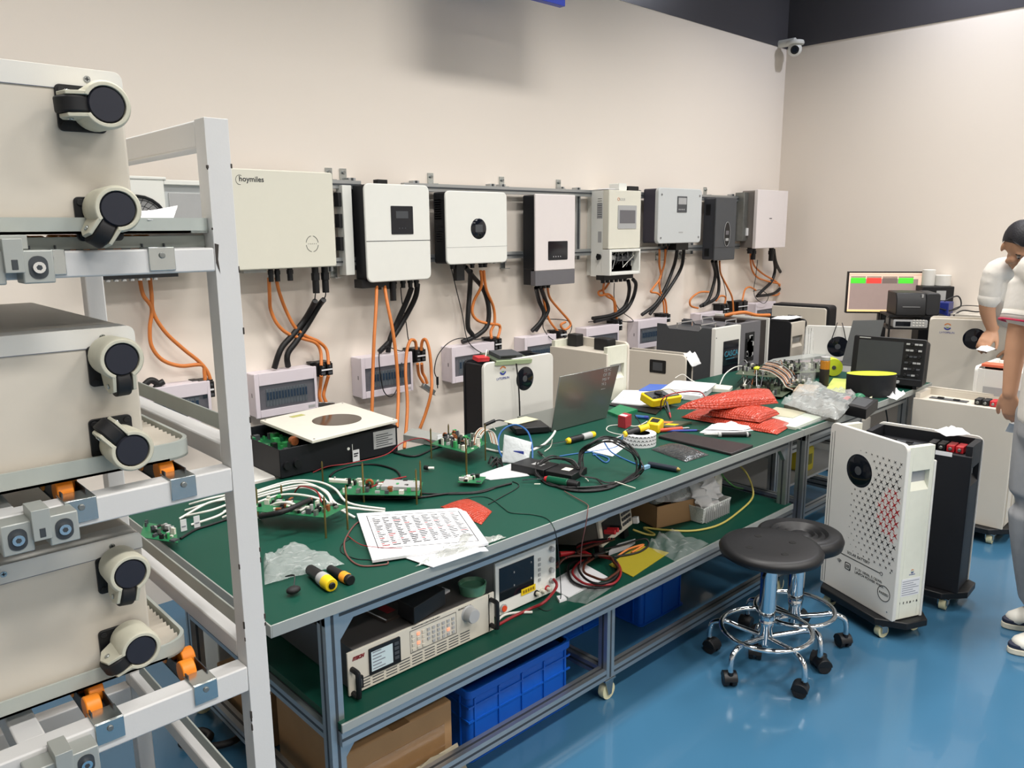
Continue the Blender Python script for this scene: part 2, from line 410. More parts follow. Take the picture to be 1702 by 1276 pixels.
# --- far left device behind the rack
fz = 3.34
t = thing('ventilated_inverter', 'white cabinet inverter with a round fan, seen through the open rack', 'inverter', (Px(240, 380, fz), YW, Pz(240, 455, fz)))
x0, x1, x2 = Px(150, 380, fz), Px(279, 380, fz), Px(345, 380, fz)
z0, z1 = Pz(230, 452, fz), Pz(245, 293, fz)
b = MB(); b.rr(x0, x1, z0, z1, .008, fz, 3.44, INVW); b.box(x0, x1+.01, fz-.004, 3.44, z1-.012, z1, INVW); b.build('front_cabinet', t, bev=.003)
b = MB(); b.box(x1, x2, 3.36, 3.44, z0, z1-.01, INVG); b.box(x1, x2, 3.34, 3.44, z1-.03, z1-.01, INVW); b.box(x1+.02, x2, 3.352, 3.36, z0+.03, z1-.06, LGREY); b.build('side_cabinet', t, bev=.003)
fc = P(231, 374, 'y', fz); fan = MB(); R_ = .112
for r in (.025, .05, .075, .098): fan.tube([(fc.x+r*cos(a*pi/10), fz-.014, fc.z+r*sin(a*pi/10)) for a in range(20)], .0016, BLACK, n=4, sub=1, closed=True)
fan.tube([(fc.x+R_*cos(a*pi/12), fz-.008, fc.z+R_*sin(a*pi/12)) for a in range(24)], .006, BLACK, n=6, sub=1, closed=True)
for k in range(28):
    a = k*pi/14; fan.tube([(fc.x+.02*cos(a), fz-.014, fc.z+.02*sin(a)), (fc.x+.065*cos(a+.18), fz-.014, fc.z+.065*sin(a+.18)), (fc.x+.11*cos(a), fz-.010, fc.z+.11*sin(a))], .0014, BLACK, n=4, sub=3)
fan.cyl((fc.x, fz-.02, fc.z), (fc.x, fz, fc.z), .02, LGREY); fan.cyl((fc.x, fz-.001, fc.z), (fc.x, fz-.003, fc.z), .108, LGREY, n=32)
fan.build('fan', t)
b = MB(); b.box(Px(165, 460, fz+.03), Px(292, 460, fz+.03), fz, 3.42, z0-.025, z0, BLACK)
for k in range(7): b.cyl((Px(180, 460, fz)+k*.03, fz+.01, z0-.004), (Px(180, 460, fz)+k*.03, fz+.01, z0-.034), .01, LGREY, n=8)
b.build('terminal_strip', t)
FANINV = (x0, x1, z0)
# --- inverter 1: cream square panel
x0, x1, z0, z1 = Px(384, 300, FY), Px(557, 380, FY), Pz(480, 446, FY), Pz(470, 283, FY)
t = inverter('large cream square inverter with a dotted ring of lights on its lower right', (x0, x1, z0, z1), (.012,)*4, INVC, LGREY)
c = P(519, 405, 'y', FY); b = MB()
for a0 in (8, 98, 188, 278): b.tube([(c.x+.031*cos(radians(a0+k*12)), FY-.0005, c.z+.036*sin(radians(a0+k*12))) for k in range(7)], .0012, INKD, n=4, sub=1)
for k in range(5): b.cyl((c.x-.02+k*.01, FY-.001, c.z), (c.x-.02+k*.01, FY, c.z), .0016, INKD, n=6)
b.build('status_ring', t)
p = P(397, 301, 'y', FY); txt('hoymiles', (p.x, FY-.0006, p.z), .032, INKD, t, bold=.0004, name='brand_lettering')
b = MB(); b.tube([(p.x+.004+.018*cos(radians(a)), FY-.0006, p.z+.006+.02*sin(radians(a))) for a in range(60, 290, 20)], .001, INKD, n=4, sub=1); b.build('brand_mark', t)
b = MB()
for px, r in ((450, .013), (461, .013), (482, .015), (524, .019), (540, .019)): gland(b, Px(px, 455, 3.36), 3.36, z0+.012, r*.85, .07 if px < 500 else .135)
b.box(Px(402, 455, 3.36), Px(440, 455, 3.36), 3.34, 3.4, z0-.014, z0+.012, STEEL); b.build('cable_gland', t)
INV1 = (x0, x1, z0)
# --- inverter 2: white with dark screen, two-part front
x0, x1, z0, z1 = Px(609, 380, FY)-.004, Px(715, 380, FY), Pz(662, 467, FY), Pz(660, 306, FY)
t = inverter('white inverter with a dark square screen and black sides, split by a line', (x0, x1, z0, z1), (.03, .03, .03, .03))
zs = Pz(662, 400, FY); b = MB(); b.box(x0+.001, x1-.001, FY-.0008, FY+.001, zs-.0015, zs+.0015, INKD); b.build('seam', t)
s0, s1 = P(649, 342, 'y', FY), P(687, 389, 'y', FY); b = MB(); b.rr(s0.x, s1.x, s1.z, s0.z, .004, FY-.002, FY+.004, BLACKG)
b.box(s0.x+.03, s1.x-.03, FY-.0025, FY, s0.z-.06, s0.z-.025, DGREY)
for k in (-1, 0, 1): b.cyl(((s0.x+s1.x)/2+k*.018, FY-.0027, s1.z+.03), ((s0.x+s1.x)/2+k*.018, FY, s1.z+.03), .003, DGREY, n=6)
b.build('screen', t)
b = MB(); b.box(Px(598, 470, 3.37), Px(640, 470, 3.37), 3.35, 3.42, z0-.028, z0+.014, BLACK)
for px in (628, 642, 653, 668, 680, 690): gland(b, Px(px, 470, 3.38), 3.37, z0+.01, .012, .05)
b.cyl((Px(653, 480, 3.36), 3.36, z0), (Px(653, 480, 3.36), 3.36, z0-.1), .016, BLACK, n=10)
b.build('cable_gland', t)
b = MB(); b.box(Px(624, 300, 3.38), Px(640, 300, 3.38), 3.36, 3.4, z1-.013, z1+.022, BLACK); b.build('antenna_box', t)
b = MB()
for dz in (.1, .12, .15): b.cyl((x0+.012, 3.39, z0+dz), (x0+.006, 3.39, z0+dz), .006, LGREY, n=8)
b.build('switch', t)
INV2 = (x0, x1, z0)
# --- inverter 3: white with round black display
x0, x1, z0, z1 = Px(741, 380, FY)+.002, Px(843, 380, FY), Pz(793, 438, FY), Pz(790, 318, FY)
t = inverter('wide white inverter with a round black display in its middle', (x0, x1, z0, z1), (.028,)*4)
zs = Pz(793, 410, FY); b = MB(); b.box(x0+.001, x1-.001, FY-.0006, FY+.001, zs-.001, zs+.001, LGREY); b.build('seam', t)
c = P(795.5, 380, 'y', FY); b = MB(); b.lathe([(.001, -.004), (.05, -.004), (.056, 0), (.056, .003)], BLACKG, c=(c.x, FY, c.z), ax='y', n=36); b.box(c.x-.026, c.x+.026, FY-.005, FY-.003, c.z-.018, c.z+.022, DGREY); b.build('round_display', t)
b = MB()
for k in range(9): b.box(x0+.005, x0+.012, FY+.045, 3.42, z1-.05-k*.012, z1-.044-k*.012, BLACKR)
b.build('vent', t)
b = MB(); b.box(x0+.006, x0+.0125, FY+.04, FY+.1, z0+.11, z0+.19, LGREY)
for k in range(5): b.box(x0+.005, x0+.007, FY+.045, FY+.09, z0+.12+k*.013, z0+.124+k*.013, INKD)
b.build('rating_label', t)
b = MB()
for px in (752, 770, 785, 799, 806): gland(b, Px(px, 440, 3.37), 3.37, z0+.01, .012, .035)
b.box(Px(757, 445, 3.37), Px(770, 445, 3.37), 3.36, 3.39, z0-.09, z0+.01, BLACK); b.build('cable_gland', t)
INV3 = (x0, x1, z0)
# --- inverter 4: tall, white front over grey foot
x0, x1, z0, z1 = Px(890, 395, FY), Px(956, 395, FY), Pz(923, 473, FY), Pz(923, 323, FY)
zs = Pz(923, 449, FY)
t = inverter('tall white inverter with black sides and a grey lower skirt', (x0, x1, zs, z1), (.006,)*4, INVP)
b = MB(); b.rr(x0, x1, z0, zs, (.001, .001, .004, .004), FY+.002, FY+.04, MGREY); b.build('lower_skirt', t, bev=.003)
b = MB(); b.box(x0+.008, x1-.008, FY+.04, 3.43, z0+.004, zs+.02, BLKMET); b.box(x0+.006, x0+.008, FY+.05, FY+.085, zs+.06, zs+.105, LGREY); b.build('lower_body', t)
s0, s1 = P(911, 401, 'y', FY), P(943, 431, 'y', FY); b = MB(); b.rr(s0.x, s1.x, s1.z, s0.z, .006, FY-.002, FY+.004, BLACKG)
for k in range(4): b.cyl((s0.x+.045+k*.02, FY-.003, s1.z+.02), (s0.x+.045+k*.02, FY-.001, s1.z+.02), .004, LGREY, n=6)
b.build('screen', t)
b = MB()
for px in (897, 904, 911): gland(b, Px(px, 477, 3.37), 3.37, z0+.01, .013, .03)
b.build('cable_gland', t)
INV4 = (x0, x1, z0)
# --- inverter 5: cream with side panel and open junction box
fy5 = 3.28
x0, x1, z1 = Px(1012, 360, fy5), Px(1065, 360, fy5), Pz(1035, 316, fy5)
zm, z0 = Pz(1035, 413, fy5), Pz(1035, 459, fy5)
t = thing('solar_inverter', 'cream inverter with a framed screen above an open wiring compartment', 'inverter', ((x0+x1)/2, YW, z0))
b = MB(); b.rr(x0, x1, zm, z1, .006, fy5, fy5+.05, INVC); b.build('front_panel', t, bev=.004)
b = MB(); b.box(x0+.002, x1-.004, fy5+.05, 3.43, z0, z1-.004, INVW); b.build('body', t, bev=.003)
xs = x0+.0015; b = MB(); b.box(xs, xs+.001, fy5+.055, fy5+.1, zm+.19, z1-.08, LGREY); b.box(xs, xs+.001, fy5+.06, fy5+.09, zm+.04, zm+.11, LGREY)
for k in range(9): b.box(xs-.0005, xs+.001, fy5+.06, fy5+.094, zm+.2+k*.014, zm+.203+k*.014, INKD)
b.build('rating_label', t)
b = MB(); b.cyl((x0+.004, fy5+.075, zm-.05), (x0-.012, fy5+.075, zm-.05), .018, BLACK, n=12); b.box(x0-.02, x0-.012, fy5+.07, fy5+.08, zm-.07, zm-.03, BLACK); b.build('rotary_switch', t)
s0, s1 = P(1027, 341, 'y', fy5), P(1057, 380, 'y', fy5); b = MB(); b.rr(s0.x, s1.x, s1.z, s0.z, .006, fy5-.003, fy5+.002, LGREY); b.box(s0.x+.018, s1.x-.014, fy5-.004, fy5-.002, s1.z+.035, s0.z-.03, MGREY); b.build('screen', t)
p = P(1030, 331, 'y', fy5); txt('SOLIS', (p.x, fy5-.0006, p.z-.008), .022, LGREY, t); b = MB(); b.tube([(p.x-.012+.009*cos(a*pi/5), fy5-.0008, p.z+.009*sin(a*pi/5)) for a in range(10)], .0014, ORNG, n=4, sub=1, closed=True); b.build('brand_mark', t)
b = MB(); j0, j1 = Px(1013, 435, fy5-.01), Px(1064, 435, fy5-.01); frame_quads(b, j0, j1, z0+.01, zm-.004, j0+.022, j1-.012, z0+.03, zm-.02, fy5-.012, fy5+.06, INVW); b.build('junction_box_rim', t, bev=.003)
b = MB(); b.box(j0+.022, j1-.012, fy5+.05, fy5+.052, z0+.03, zm-.02, BLACK)
rn = random.Random(3)
for k in range(16):
    ax, az = rn.uniform(j0+.03, j1-.02), rn.uniform(z0+.04, zm-.03); mm = rn.choice([BLACKR, CABW, DGREY, LGREY, CABW, BLACK])
    b.tube([(ax, fy5+.045, az), (ax+rn.uniform(-.04, .04), fy5+.01, (az+zm)/2), (min(j1-.02, max(j0+.03, ax+rn.uniform(-.06, .06))), fy5+.04, rn.uniform(z0+.04, zm-.03))], .0028, mm, n=5, sub=4)
b.box(j0+.05, j0+.1, fy5+.02, fy5+.05, zm-.07, zm-.04, LGREY); b.box(j0+.11, j1-.03, fy5+.02, fy5+.05, zm-.08, zm-.05, DGREY); b.build('wiring', t)
b = MB(); b.box(Px(985, 400, 3.45), Px(985, 400, 3.45)+.1, 3.43, YW, Pz(1000, 457, 3.45), Pz(1000, 318, 3.45), INVW); b.build('backing_plate', t, bev=.002)
b = MB(); b.box(j0+.0, j1-.02, fy5+.03, fy5+.1, z0-.02, z0+.01, BLACK)
for k in range(6): gland(b, j0+.02+k*.045, fy5+.06, z0-.005, .013, .035)
b.build('cable_gland', t)
b = MB(); b.sheet([(x0, fy5+.01, z1+.003), (x0+.12, fy5+.01, z1+.003), (x0+.14, 3.42, z1+.003), (x0, 3.42, z1+.003)], PAPER, 4, 4, .008, 5, .001); b.build('paper_slip', label='loose white paper on top of the cream inverter', cat='paper')
b = MB(); b.rr(x0+.13, x0+.21, z1+.001, z1+.045, .01, fy5+.03, fy5+.11, INVW); b.build('adapter_plug', label='small white adapter lying on top of the cream inverter', cat='adapter')
b = MB(); b.rr(x0+.225, x1+.01, z1+.001, z1+.03, .008, fy5+.03, fy5+.1, BLACK); b.build('adapter_plug', label='small black adapter lying on top of the cream inverter', cat='adapter')
INV5 = (x0, x1, z0)
# --- inverter 6: silver-grey, four screws
x0, x1, z0, z1 = Px(1094, 357, FY-.02), Px(1166, 357, FY-.02), Pz(1130, 404, FY-.02), Pz(1130, 313, FY-.02)
t = inverter('silver-grey inverter with four corner screws and a small upright screen', (x0, x1, z0, z1), (.03,)*4, INVG, mat('violet_black_metal', '#34323f', .5), fy=FY-.02, pt=.03)
b = MB()
for sx in (x0+.035, x1-.03):
    for sz in (z0+.04, z1-.045): b.lathe([(.001, -.001), (.008, -.001), (.011, .001)], LGREY, c=(sx, FY-.021, sz), ax='y', n=14); b.cyl((sx, FY-.0225, sz), (sx, FY-.02, sz), .005, INKD, n=6)
b.build('screw', t)
s0, s1 = P(1126, 326, 'y', FY-.02), P(1141, 353, 'y', FY-.02); b = MB(); b.rr(s0.x, s1.x, s1.z, s0.z, .003, FY-.023, FY-.018, DGREY); b.box(s0.x+.01, s1.x-.008, FY-.024, FY-.022, (s0.z+s1.z)/2, s0.z-.01, LGREY)
for k in range(4): b.box(s0.x+.015+k*.02, s0.x+.025+k*.02, FY-.024, FY-.022, s1.z+.015, s1.z+.024, LGREY)
b.build('screen', t)
p = P(1128, 386, 'y', FY-.02); b = MB(); b.box(p.x, p.x+.05, FY-.0208, FY-.0195, p.z-.005, p.z+.004, LGREY); b.build('brand_mark', t)
b = MB(); b.box(Px(1120, 412, 3.36), Px(1140, 412, 3.36), 3.34, 3.42, z0-.05, z0+.015, BLACK)
for px in (1096, 1104, 1111): gland(b, Px(px, 405, 3.38), 3.38, z0+.01, .01, .03)
b.build('cable_gland', t)
INV6 = (x0, x1, z0)
# --- inverter 7: dark grey, oval emblem
x0, x1, z0, z1 = Px(1189, 380, FY), Px(1223, 380, FY), Pz(1206, 432, FY), Pz(1206, 328, FY)
t = inverter('dark grey metal inverter with an oval black emblem', (x0, x1, z0, z1), (.01,)*4, DGREY, mat('dark_grey_side', '#3a3c42', .5))
c = P(1208, 389, 'y', FY); b = MB()
b.prism([(c.x+.042*cos(a*pi/14), c.z+.09*sin(a*pi/14)) for a in range(28)], FY-.003, FY, BLACK)
b.tube([(c.x+.042*cos(a*pi/14), FY-.003, c.z+.09*sin(a*pi/14)) for a in range(28)], .002, LGREY, n=4, sub=1, closed=True)
b.box(c.x-.02, c.x+.02, FY-.005, FY-.002, c.z-.005, c.z+.025, MGREY); b.box(c.x-.02, c.x+.02, FY-.005, FY-.002, c.z-.05, c.z-.03, LGREY); b.build('oval_display', t)
b = MB(); zs = Pz(1206, 411, FY); b.box(x0, x1, FY-.001, FY+.001, zs-.001, zs+.001, BLACK); b.build('seam', t)
b = MB(); b.box(x0+.004, x0+.0115, FY+.05, FY+.09, z1-.13, z1-.05, BLACK); b.box(x0+.004, x0+.0115, FY+.05, FY+.09, z0+.03, z0+.09, BLACK); b.build('vent', t)
INV7 = (x0, x1, z0)
# --- inverter 8: tall pinkish white panel
f8 = 3.3
x0, x1, z0, z1 = Px(1258, 360, f8), Px(1308, 360, f8), Pz(1282, 412, f8), Pz(1282, 316, f8)
t = inverter('plain pinkish-white inverter nearest the room corner, metal labels on its side', (x0, x1, z0, z1), (.004,)*4, INVP, mat('bronze_grey_side', '#77716c', .45), fy=f8, pt=.03, by=3.44)
b = MB(); b.box(x0+.006, x0+.0115, f8+.04, f8+.075, z0+.2, z0+.32, LGREY); b.box(x0+.006, x0+.0115, f8+.04, f8+.075, z0+.03, z0+.18, PAPER); b.build('rating_label', t)
p = P(1281, 363, 'y', f8); b = MB(); b.box(p.x-.02, p.x+.02, f8-.001, f8+.001, p.z-.003, p.z+.003, INKD); b.build('status_bar', t)
b = MB(); b.box(Px(1228, 360, 3.42), x0+.0, 3.38, 3.46, z0+.06, z1-.02, STEEL); b.box(Px(1236, 360, 3.42), x0-.02, 3.37, 3.385, z0+.1, z0+.16, PAPER); b.build('side_bracket', t, bev=.002)
b = MB()
for px, h in ((1246, .05), (1252, .1), (1282, .12)): gland(b, Px(px, 418, 3.37), 3.37, z0+.01, .02, h)
b.build('cable_gland', t)
INV8 = (x0, x1, z0)

# --- distribution boxes with smoked windows
def dist_box(label, l, tp, bt, n=12, y=3.4, w=.315, win=True):
    x0 = Px(l, (tp+bt)/2, y); z0, z1 = Pz(l, bt, y), Pz(l, tp, y)
    t = thing('distribution_box', label, 'distribution box', (x0+w/2, YW, z0), 0, 'distribution boxes under the inverters')
    b = MB(); b.rr(x0, x0+w, z0, z1, .006, y+.012, YW, LILAC); b.build('box', t, bev=.002)
    wx0, wx1, wz0, wz1 = x0+.020, x0+w-.012, z0+.034, z1-.056
    b = MB(); frame_quads(b, x0-.002, x0+w+.002, z0-.002, z1+.002, wx0, wx1, wz0, wz1, y, y+.0122, LILAC); b.build('cover', t, bev=.002)
    b = MB(); b.box(wx0, wx1, y+.0135, y+.017, wz0, wz1, mat('breaker_backing', '#59656c', .5)); zc = (wz0+wz1)/2
    for k in range(n):
        bx = wx0+.035+k*(wx1-wx0-.07)/n; e = (wx1-wx0-.07)/n*.86
        b.box(bx, bx+e, y+.006, y+.0135, zc-.045, zc+.035, BRKW); b.box(bx+e*.2, bx+e*.8, y+.003, y+.0065, zc-.014, zc+.022, BRKB)
    b.build('breaker_row', t)
    b = MB(); b.box(wx0, wx1, y+.0008, y+.0022, wz0, wz1, SMOKE); b.build('window_flap', t)
    b = MB(); b.box(x0+w-.05, x0+w-.015, y-.0008, y+.001, z0+.008, z0+.022, LGREY); b.box(x0-.0006, x0+.002, y+.035, y+.04, (z0+z1)/2-.01, (z0+z1)/2+.01, INKD); b.build('sticker', t)
    return x0, x0+w, z0, z1
D1 = dist_box('lilac-white breaker box under the cream square inverter, nearest full one', 425, 623, 696, 14)
D0 = dist_box('lilac-white breaker box half hidden behind the white rack, cables looping over it', 214, 652, 722, 12, w=.345)
D2 = dist_box('lilac-white breaker box under the inverter with dark square screen, orange cables before it', 602, 596, 663, 12)
D3 = dist_box('lilac-white breaker box left of the upright battery with round fan', 752, 578, 637, 10)
D4 = dist_box('lilac-white breaker box under the inverter with grey skirt, behind the open white battery', 873, 562, 614, 12, w=.27)
D5 = dist_box('lilac-white breaker box under the cream inverter with open wiring compartment', 975, 546, 596, 12, w=.33)
D6 = dist_box('lilac-white breaker box under the silver-grey inverter', 1061, 534, 580, 12, w=.33)
D7 = dist_box('lilac-white breaker box behind the dark grey battery units', 1165, 522, 560, 10, w=.3)
D8 = dist_box('lilac-white breaker box nearest the room corner', 1256, 505, 545, 8, w=.32)
# --- black connector blocks on the wall
def conn(label, l, r, tp, bt, y=3.42):
    x0, x1, z0, z1 = Px(l, (tp+bt)/2, y), Px(r, (tp+bt)/2, y), Pz((l+r)/2, bt, y), Pz((l+r)/2, tp, y)
    t = thing('terminal_block', label, 'terminal block', ((x0+x1)/2, YW, z0), 0, 'black terminal blocks beside the breaker boxes')
    b = MB(); b.box(x0, x1, y+.01, YW, z0, z1, BLACK); b.box(x0-.02, x0+.01, y+.03, YW, z1-.005, z1+.002, BLACK); b.build('block', t, bev=.002)
    w = (x1-x0)
    for k in (0, 1):
        b = MB(); xx = x0+w*(.08+.48*k); b.box(xx, xx+w*.36, y-.012, y+.01, z0+.005, z1-.005, BLACK); b.box(xx+.004, xx+w*.36-.004, y-.014, y-.011, z0+.01, z0+.022, DGREY)
        b.cyl((xx+w*.18, y-.014, z1-.02), (xx+w*.18, y-.011, z1-.02), .006, DGREY, n=8); b.build('connector', t, bev=.002)
    b = MB(); b.box(x0+.01, x1-.01, y-.016, y-.012, (z0+z1)/2-.004, (z0+z1)/2+.003, PAPER); b.build('label_strip', t)
    return (x0, x1, z0, z1)
K0 = conn('black terminal block by the rack post with orange cables looping in', 333, 357, 632, 662)
K1 = conn('black terminal block right of the nearest full breaker box', 529, 553, 602, 625)
K2 = conn('black terminal block with two orange loops, under the inverter with dark square screen', 689, 707, 579, 602)
K3 = conn('black terminal block above the battery with round fan', 819, 833, 561, 582)
K4 = conn('black terminal block behind the open white battery', 928, 941, 549, 562)
K5 = conn('black terminal block under the open wiring compartment', 1023, 1033, 530, 550)
K6 = conn('black terminal block under the silver-grey inverter', 1103, 1113, 521, 536)
K7 = conn('black terminal block under the dark grey inverter', 1200, 1210, 505, 521)
K8 = conn('black terminal block with grey top, left of the corner breaker box', 1224, 1242, 500, 517)
# --- cables on the wall. points are pixels on a plane close to the wall
def wc(name, label, pts, r, m, y=3.44, ye=None, grp=None):
    n = len(pts); ye = y if ye is None else ye
    return cable(name, label, [W(p[0], p[1], p[2] if len(p) > 2 else y+(ye-y)*i/(n-1)) for i, p in enumerate(pts)], r, m, group=grp)
OC = 'orange_cable'; BC = 'black_cable'
g0, g1, g2, g3 = ['orange cables hanging from the inverters', 'thick black cables hanging from the inverters', 'thin black wires on the wall', '']
OR_, BR_ = .0085, .014
oc = [
 ('left orange cable behind the rack, crossing its twin to the terminal block', [(232, 462), (238, 490), (252, 512), (249, 545), (252, 575), (270, 598), (300, 608), (335, 606), (340, 620), (341, 640)]),
 ('right orange cable behind the rack, running down diagonally', [(249, 462), (252, 490), (255, 520), (275, 552), (305, 580), (330, 600), (345, 618), (352, 640)]),
 ('left orange cable under the cream square inverter', [(447, 462, 3.37), (448, 490, 3.4), (450, 515), (462, 540), (480, 555), (505, 563), (525, 570), (533, 585), (534, 608, 3.41)]),
 ('right orange cable under the cream square inverter', [(459, 462, 3.37), (464, 485, 3.4), (475, 515), (490, 543), (508, 558), (530, 568), (543, 582), (546, 606, 3.41)]),
 ('short orange cable below the nearest terminal block, left one', [(534, 624, 3.41), (532, 645), (531, 660), (536, 672)]),
 ('short orange cable below the nearest terminal block, right one', [(546, 624, 3.41), (540, 645), (538, 658), (543, 670)]),
 ('long straight orange cable dropping left in front of the second full breaker box', [(626, 474, 3.36), (625, 510, 3.3), (622, 560, 3.26), (620, 610, 3.24), (619, 655, 3.2), (618, 690, 3.18)]),
 ('long orange cable slanting down right in front of the second full breaker box', [(639, 474, 3.36), (644, 505, 3.3), (652, 545, 3.26), (658, 590, 3.24), (662, 650, 3.2), (660, 710, 3.1)]),
 ('orange loop left of the terminal block, falling to the bench', [(692, 580, 3.41), (690, 567, 3.4), (682, 566, 3.38), (676, 585, 3.36), (674, 620, 3.3), (677, 665, 3.25), (676, 700, 3.2), (672, 745, 3.1)]),
 ('orange loop right of the terminal block, bending wide', [(700, 582, 3.41), (702, 567, 3.4), (708, 565, 3.38), (714, 585, 3.36), (717, 620, 3.34), (717, 650, 3.3), (708, 685, 3.3), (698, 712, 3.3)]),
 ('short orange cable under the block with two loops, left one', [(694, 604, 3.41), (696, 622), (703, 635), (706, 640)]),
 ('short orange cable under the block with two loops, right one', [(701, 604, 3.41), (702, 618), (707, 628), (710, 637)]),
 ('left orange cable under the inverter with round display', [(799, 450, 3.37), (800, 475, 3.4), (788, 500), (785, 520), (795, 533), (815, 538), (829, 540), (831, 548), (827, 562, 3.41)]),
 ('right orange cable under the inverter with round display', [(804, 450, 3.37), (808, 480, 3.4), (820, 510), (822, 535), (816, 550), (817, 562, 3.41)]),
 ('left orange cable under the inverter with grey skirt', [(903, 476, 3.37), (904, 500), (912, 530), (925, 548), (932, 554)]),
 ('right orange cable under the inverter with grey skirt', [(910, 476, 3.37), (914, 495), (930, 515), (945, 532), (948, 541), (938, 548), (932, 540), (940, 535)]),
 ('left orange cable under the open wiring compartment', [(1004, 470, 3.36), (1003, 485), (1010, 493), (1020, 500), (1022, 520), (1026, 532)]),
 ('right orange cable under the open wiring compartment', [(1012, 470, 3.36), (1005, 480), (995, 485), (998, 491), (1012, 489), (1022, 502), (1025, 530)]),
 ('left orange cable under the silver-grey inverter', [(1096, 415, 3.38), (1096, 440), (1098, 460), (1086, 478), (1082, 485), (1094, 488), (1102, 500), (1104, 520)]),
 ('right orange cable under the silver-grey inverter', [(1106, 415, 3.38), (1104, 440), (1096, 465), (1098, 485), (1106, 500), (1108, 520)]),
 ('left orange cable under the dark grey inverter', [(1178, 485), (1162, 486), (1148, 497), (1148, 508), (1160, 512)]),
 ('right orange cable under the dark grey inverter', [(1196, 434, 3.37), (1198, 455), (1208, 475), (1217, 495), (1219, 520)]),
 ('left orange cable under the pinkish-white inverter', [(1247, 418, 3.37), (1249, 445), (1258, 460), (1275, 467), (1295, 472), (1300, 480), (1292, 490), (1280, 490)]),
 ('right orange cable under the pinkish-white inverter', [(1250, 420, 3.37), (1253, 440), (1268, 455), (1290, 468), (1298, 478)]),
 ('orange cable bending down into the grey-topped terminal block', [(1256, 482), (1246, 477), (1238, 482), (1234, 500, 3.41)]),
 ('short orange cable by the dark grey inverter, arching over the breaker box', [(1190, 500), (1197, 492), (1206, 494), (1204, 507)]),
]
for l, p in oc: wc(OC, l, p, OR_ if P(p[0][0], p[0][1], 'y', 3.4).x < 3.1 else .0075, ORNG)
bc = [
 ('left thick black cable from the cream square inverter to its breaker box', [(524, 500, 3.36), (518, 512, 3.4), (506, 532), (487, 556), (470, 575), (462, 592), (456, 612, 3.45)]),
 ('right thick black cable from the cream square inverter to its breaker box', [(538, 498, 3.36), (530, 508, 3.4), (512, 538), (492, 568), (480, 584), (477, 596), (479, 609, 3.45)]),
 ('left thick black cable from the inverter with dark square screen', [(684, 478, 3.37), (676, 500, 3.4), (658, 540), (648, 565), (645, 585, 3.45)]),
 ('right thick black cable from the inverter with dark square screen', [(694, 472, 3.37), (690, 495, 3.4), (672, 530), (652, 562), (630, 585, 3.45)]),
 ('left thick black cable looping under the inverter with round display', [(782, 450, 3.37), (781, 480), (778, 520), (778, 545), (786, 560), (768, 568, 3.45)]),
 ('right thick black cable looping under the inverter with round display', [(774, 444, 3.37), (785, 458, 3.39), (803, 480), (812, 510), (810, 540), (795, 556), (772, 567, 3.45)]),
 ('left thick black cable under the inverter with grey skirt', [(891, 478, 3.37), (896, 500), (904, 520), (898, 535), (884, 550, 3.45)]),
 ('right thick black cable under the inverter with grey skirt', [(899, 478, 3.37), (907, 500), (911, 515), (902, 532), (890, 550, 3.45)]),
 ('left thick black cable sweeping from the open wiring compartment', [(1044, 466, 3.34), (1046, 480, 3.37), (1043, 498), (1035, 513), (1015, 524), (985, 529)]),
 ('right thick black cable sweeping from the open wiring compartment', [(1052, 464, 3.34), (1057, 473, 3.36), (1052, 495), (1040, 515), (1020, 526), (988, 534)]),
 ('left thick black cable under the silver-grey inverter', [(1126, 408, 3.37), (1124, 426, 3.38), (1119, 445), (1106, 478), (1090, 505), (1067, 523, 3.45)]),
 ('right thick black cable under the silver-grey inverter', [(1136, 408, 3.37), (1136, 424, 3.38), (1130, 450), (1105, 490), (1080, 522, 3.45)]),
 ('left thick black cable under the dark grey inverter', [(1184, 434, 3.37), (1189, 455), (1184, 480), (1176, 500), (1164, 509, 3.45)]),
 ('right thick black cable under the dark grey inverter', [(1190, 434, 3.37), (1193, 455), (1195, 475), (1190, 495), (1168, 508)]),
 ('left thick black cable looping under the pinkish-white inverter', [(1284, 414, 3.37), (1287, 432, 3.38), (1288, 450), (1282, 468), (1268, 482), (1260, 490)]),
 ('right thick black cable looping under the pinkish-white inverter', [(1286, 414, 3.37), (1289, 434, 3.38), (1296, 450), (1305, 462), (1300, 475), (1285, 488), (1258, 492)]),
 ('thick black cable hooped over the half hidden breaker box, left end', [(238, 642), (250, 632), (262, 638), (266, 655), (269, 672)]),
 ('thick black cable hooped over the half hidden breaker box, right end', [(272, 634), (262, 640), (254, 655), (250, 670)]),
]
for l, p in bc: wc(BC, l, p, BR_ if P(p[0][0], p[0][1], 'y', 3.4).x < 3.1 else .013, CABB)
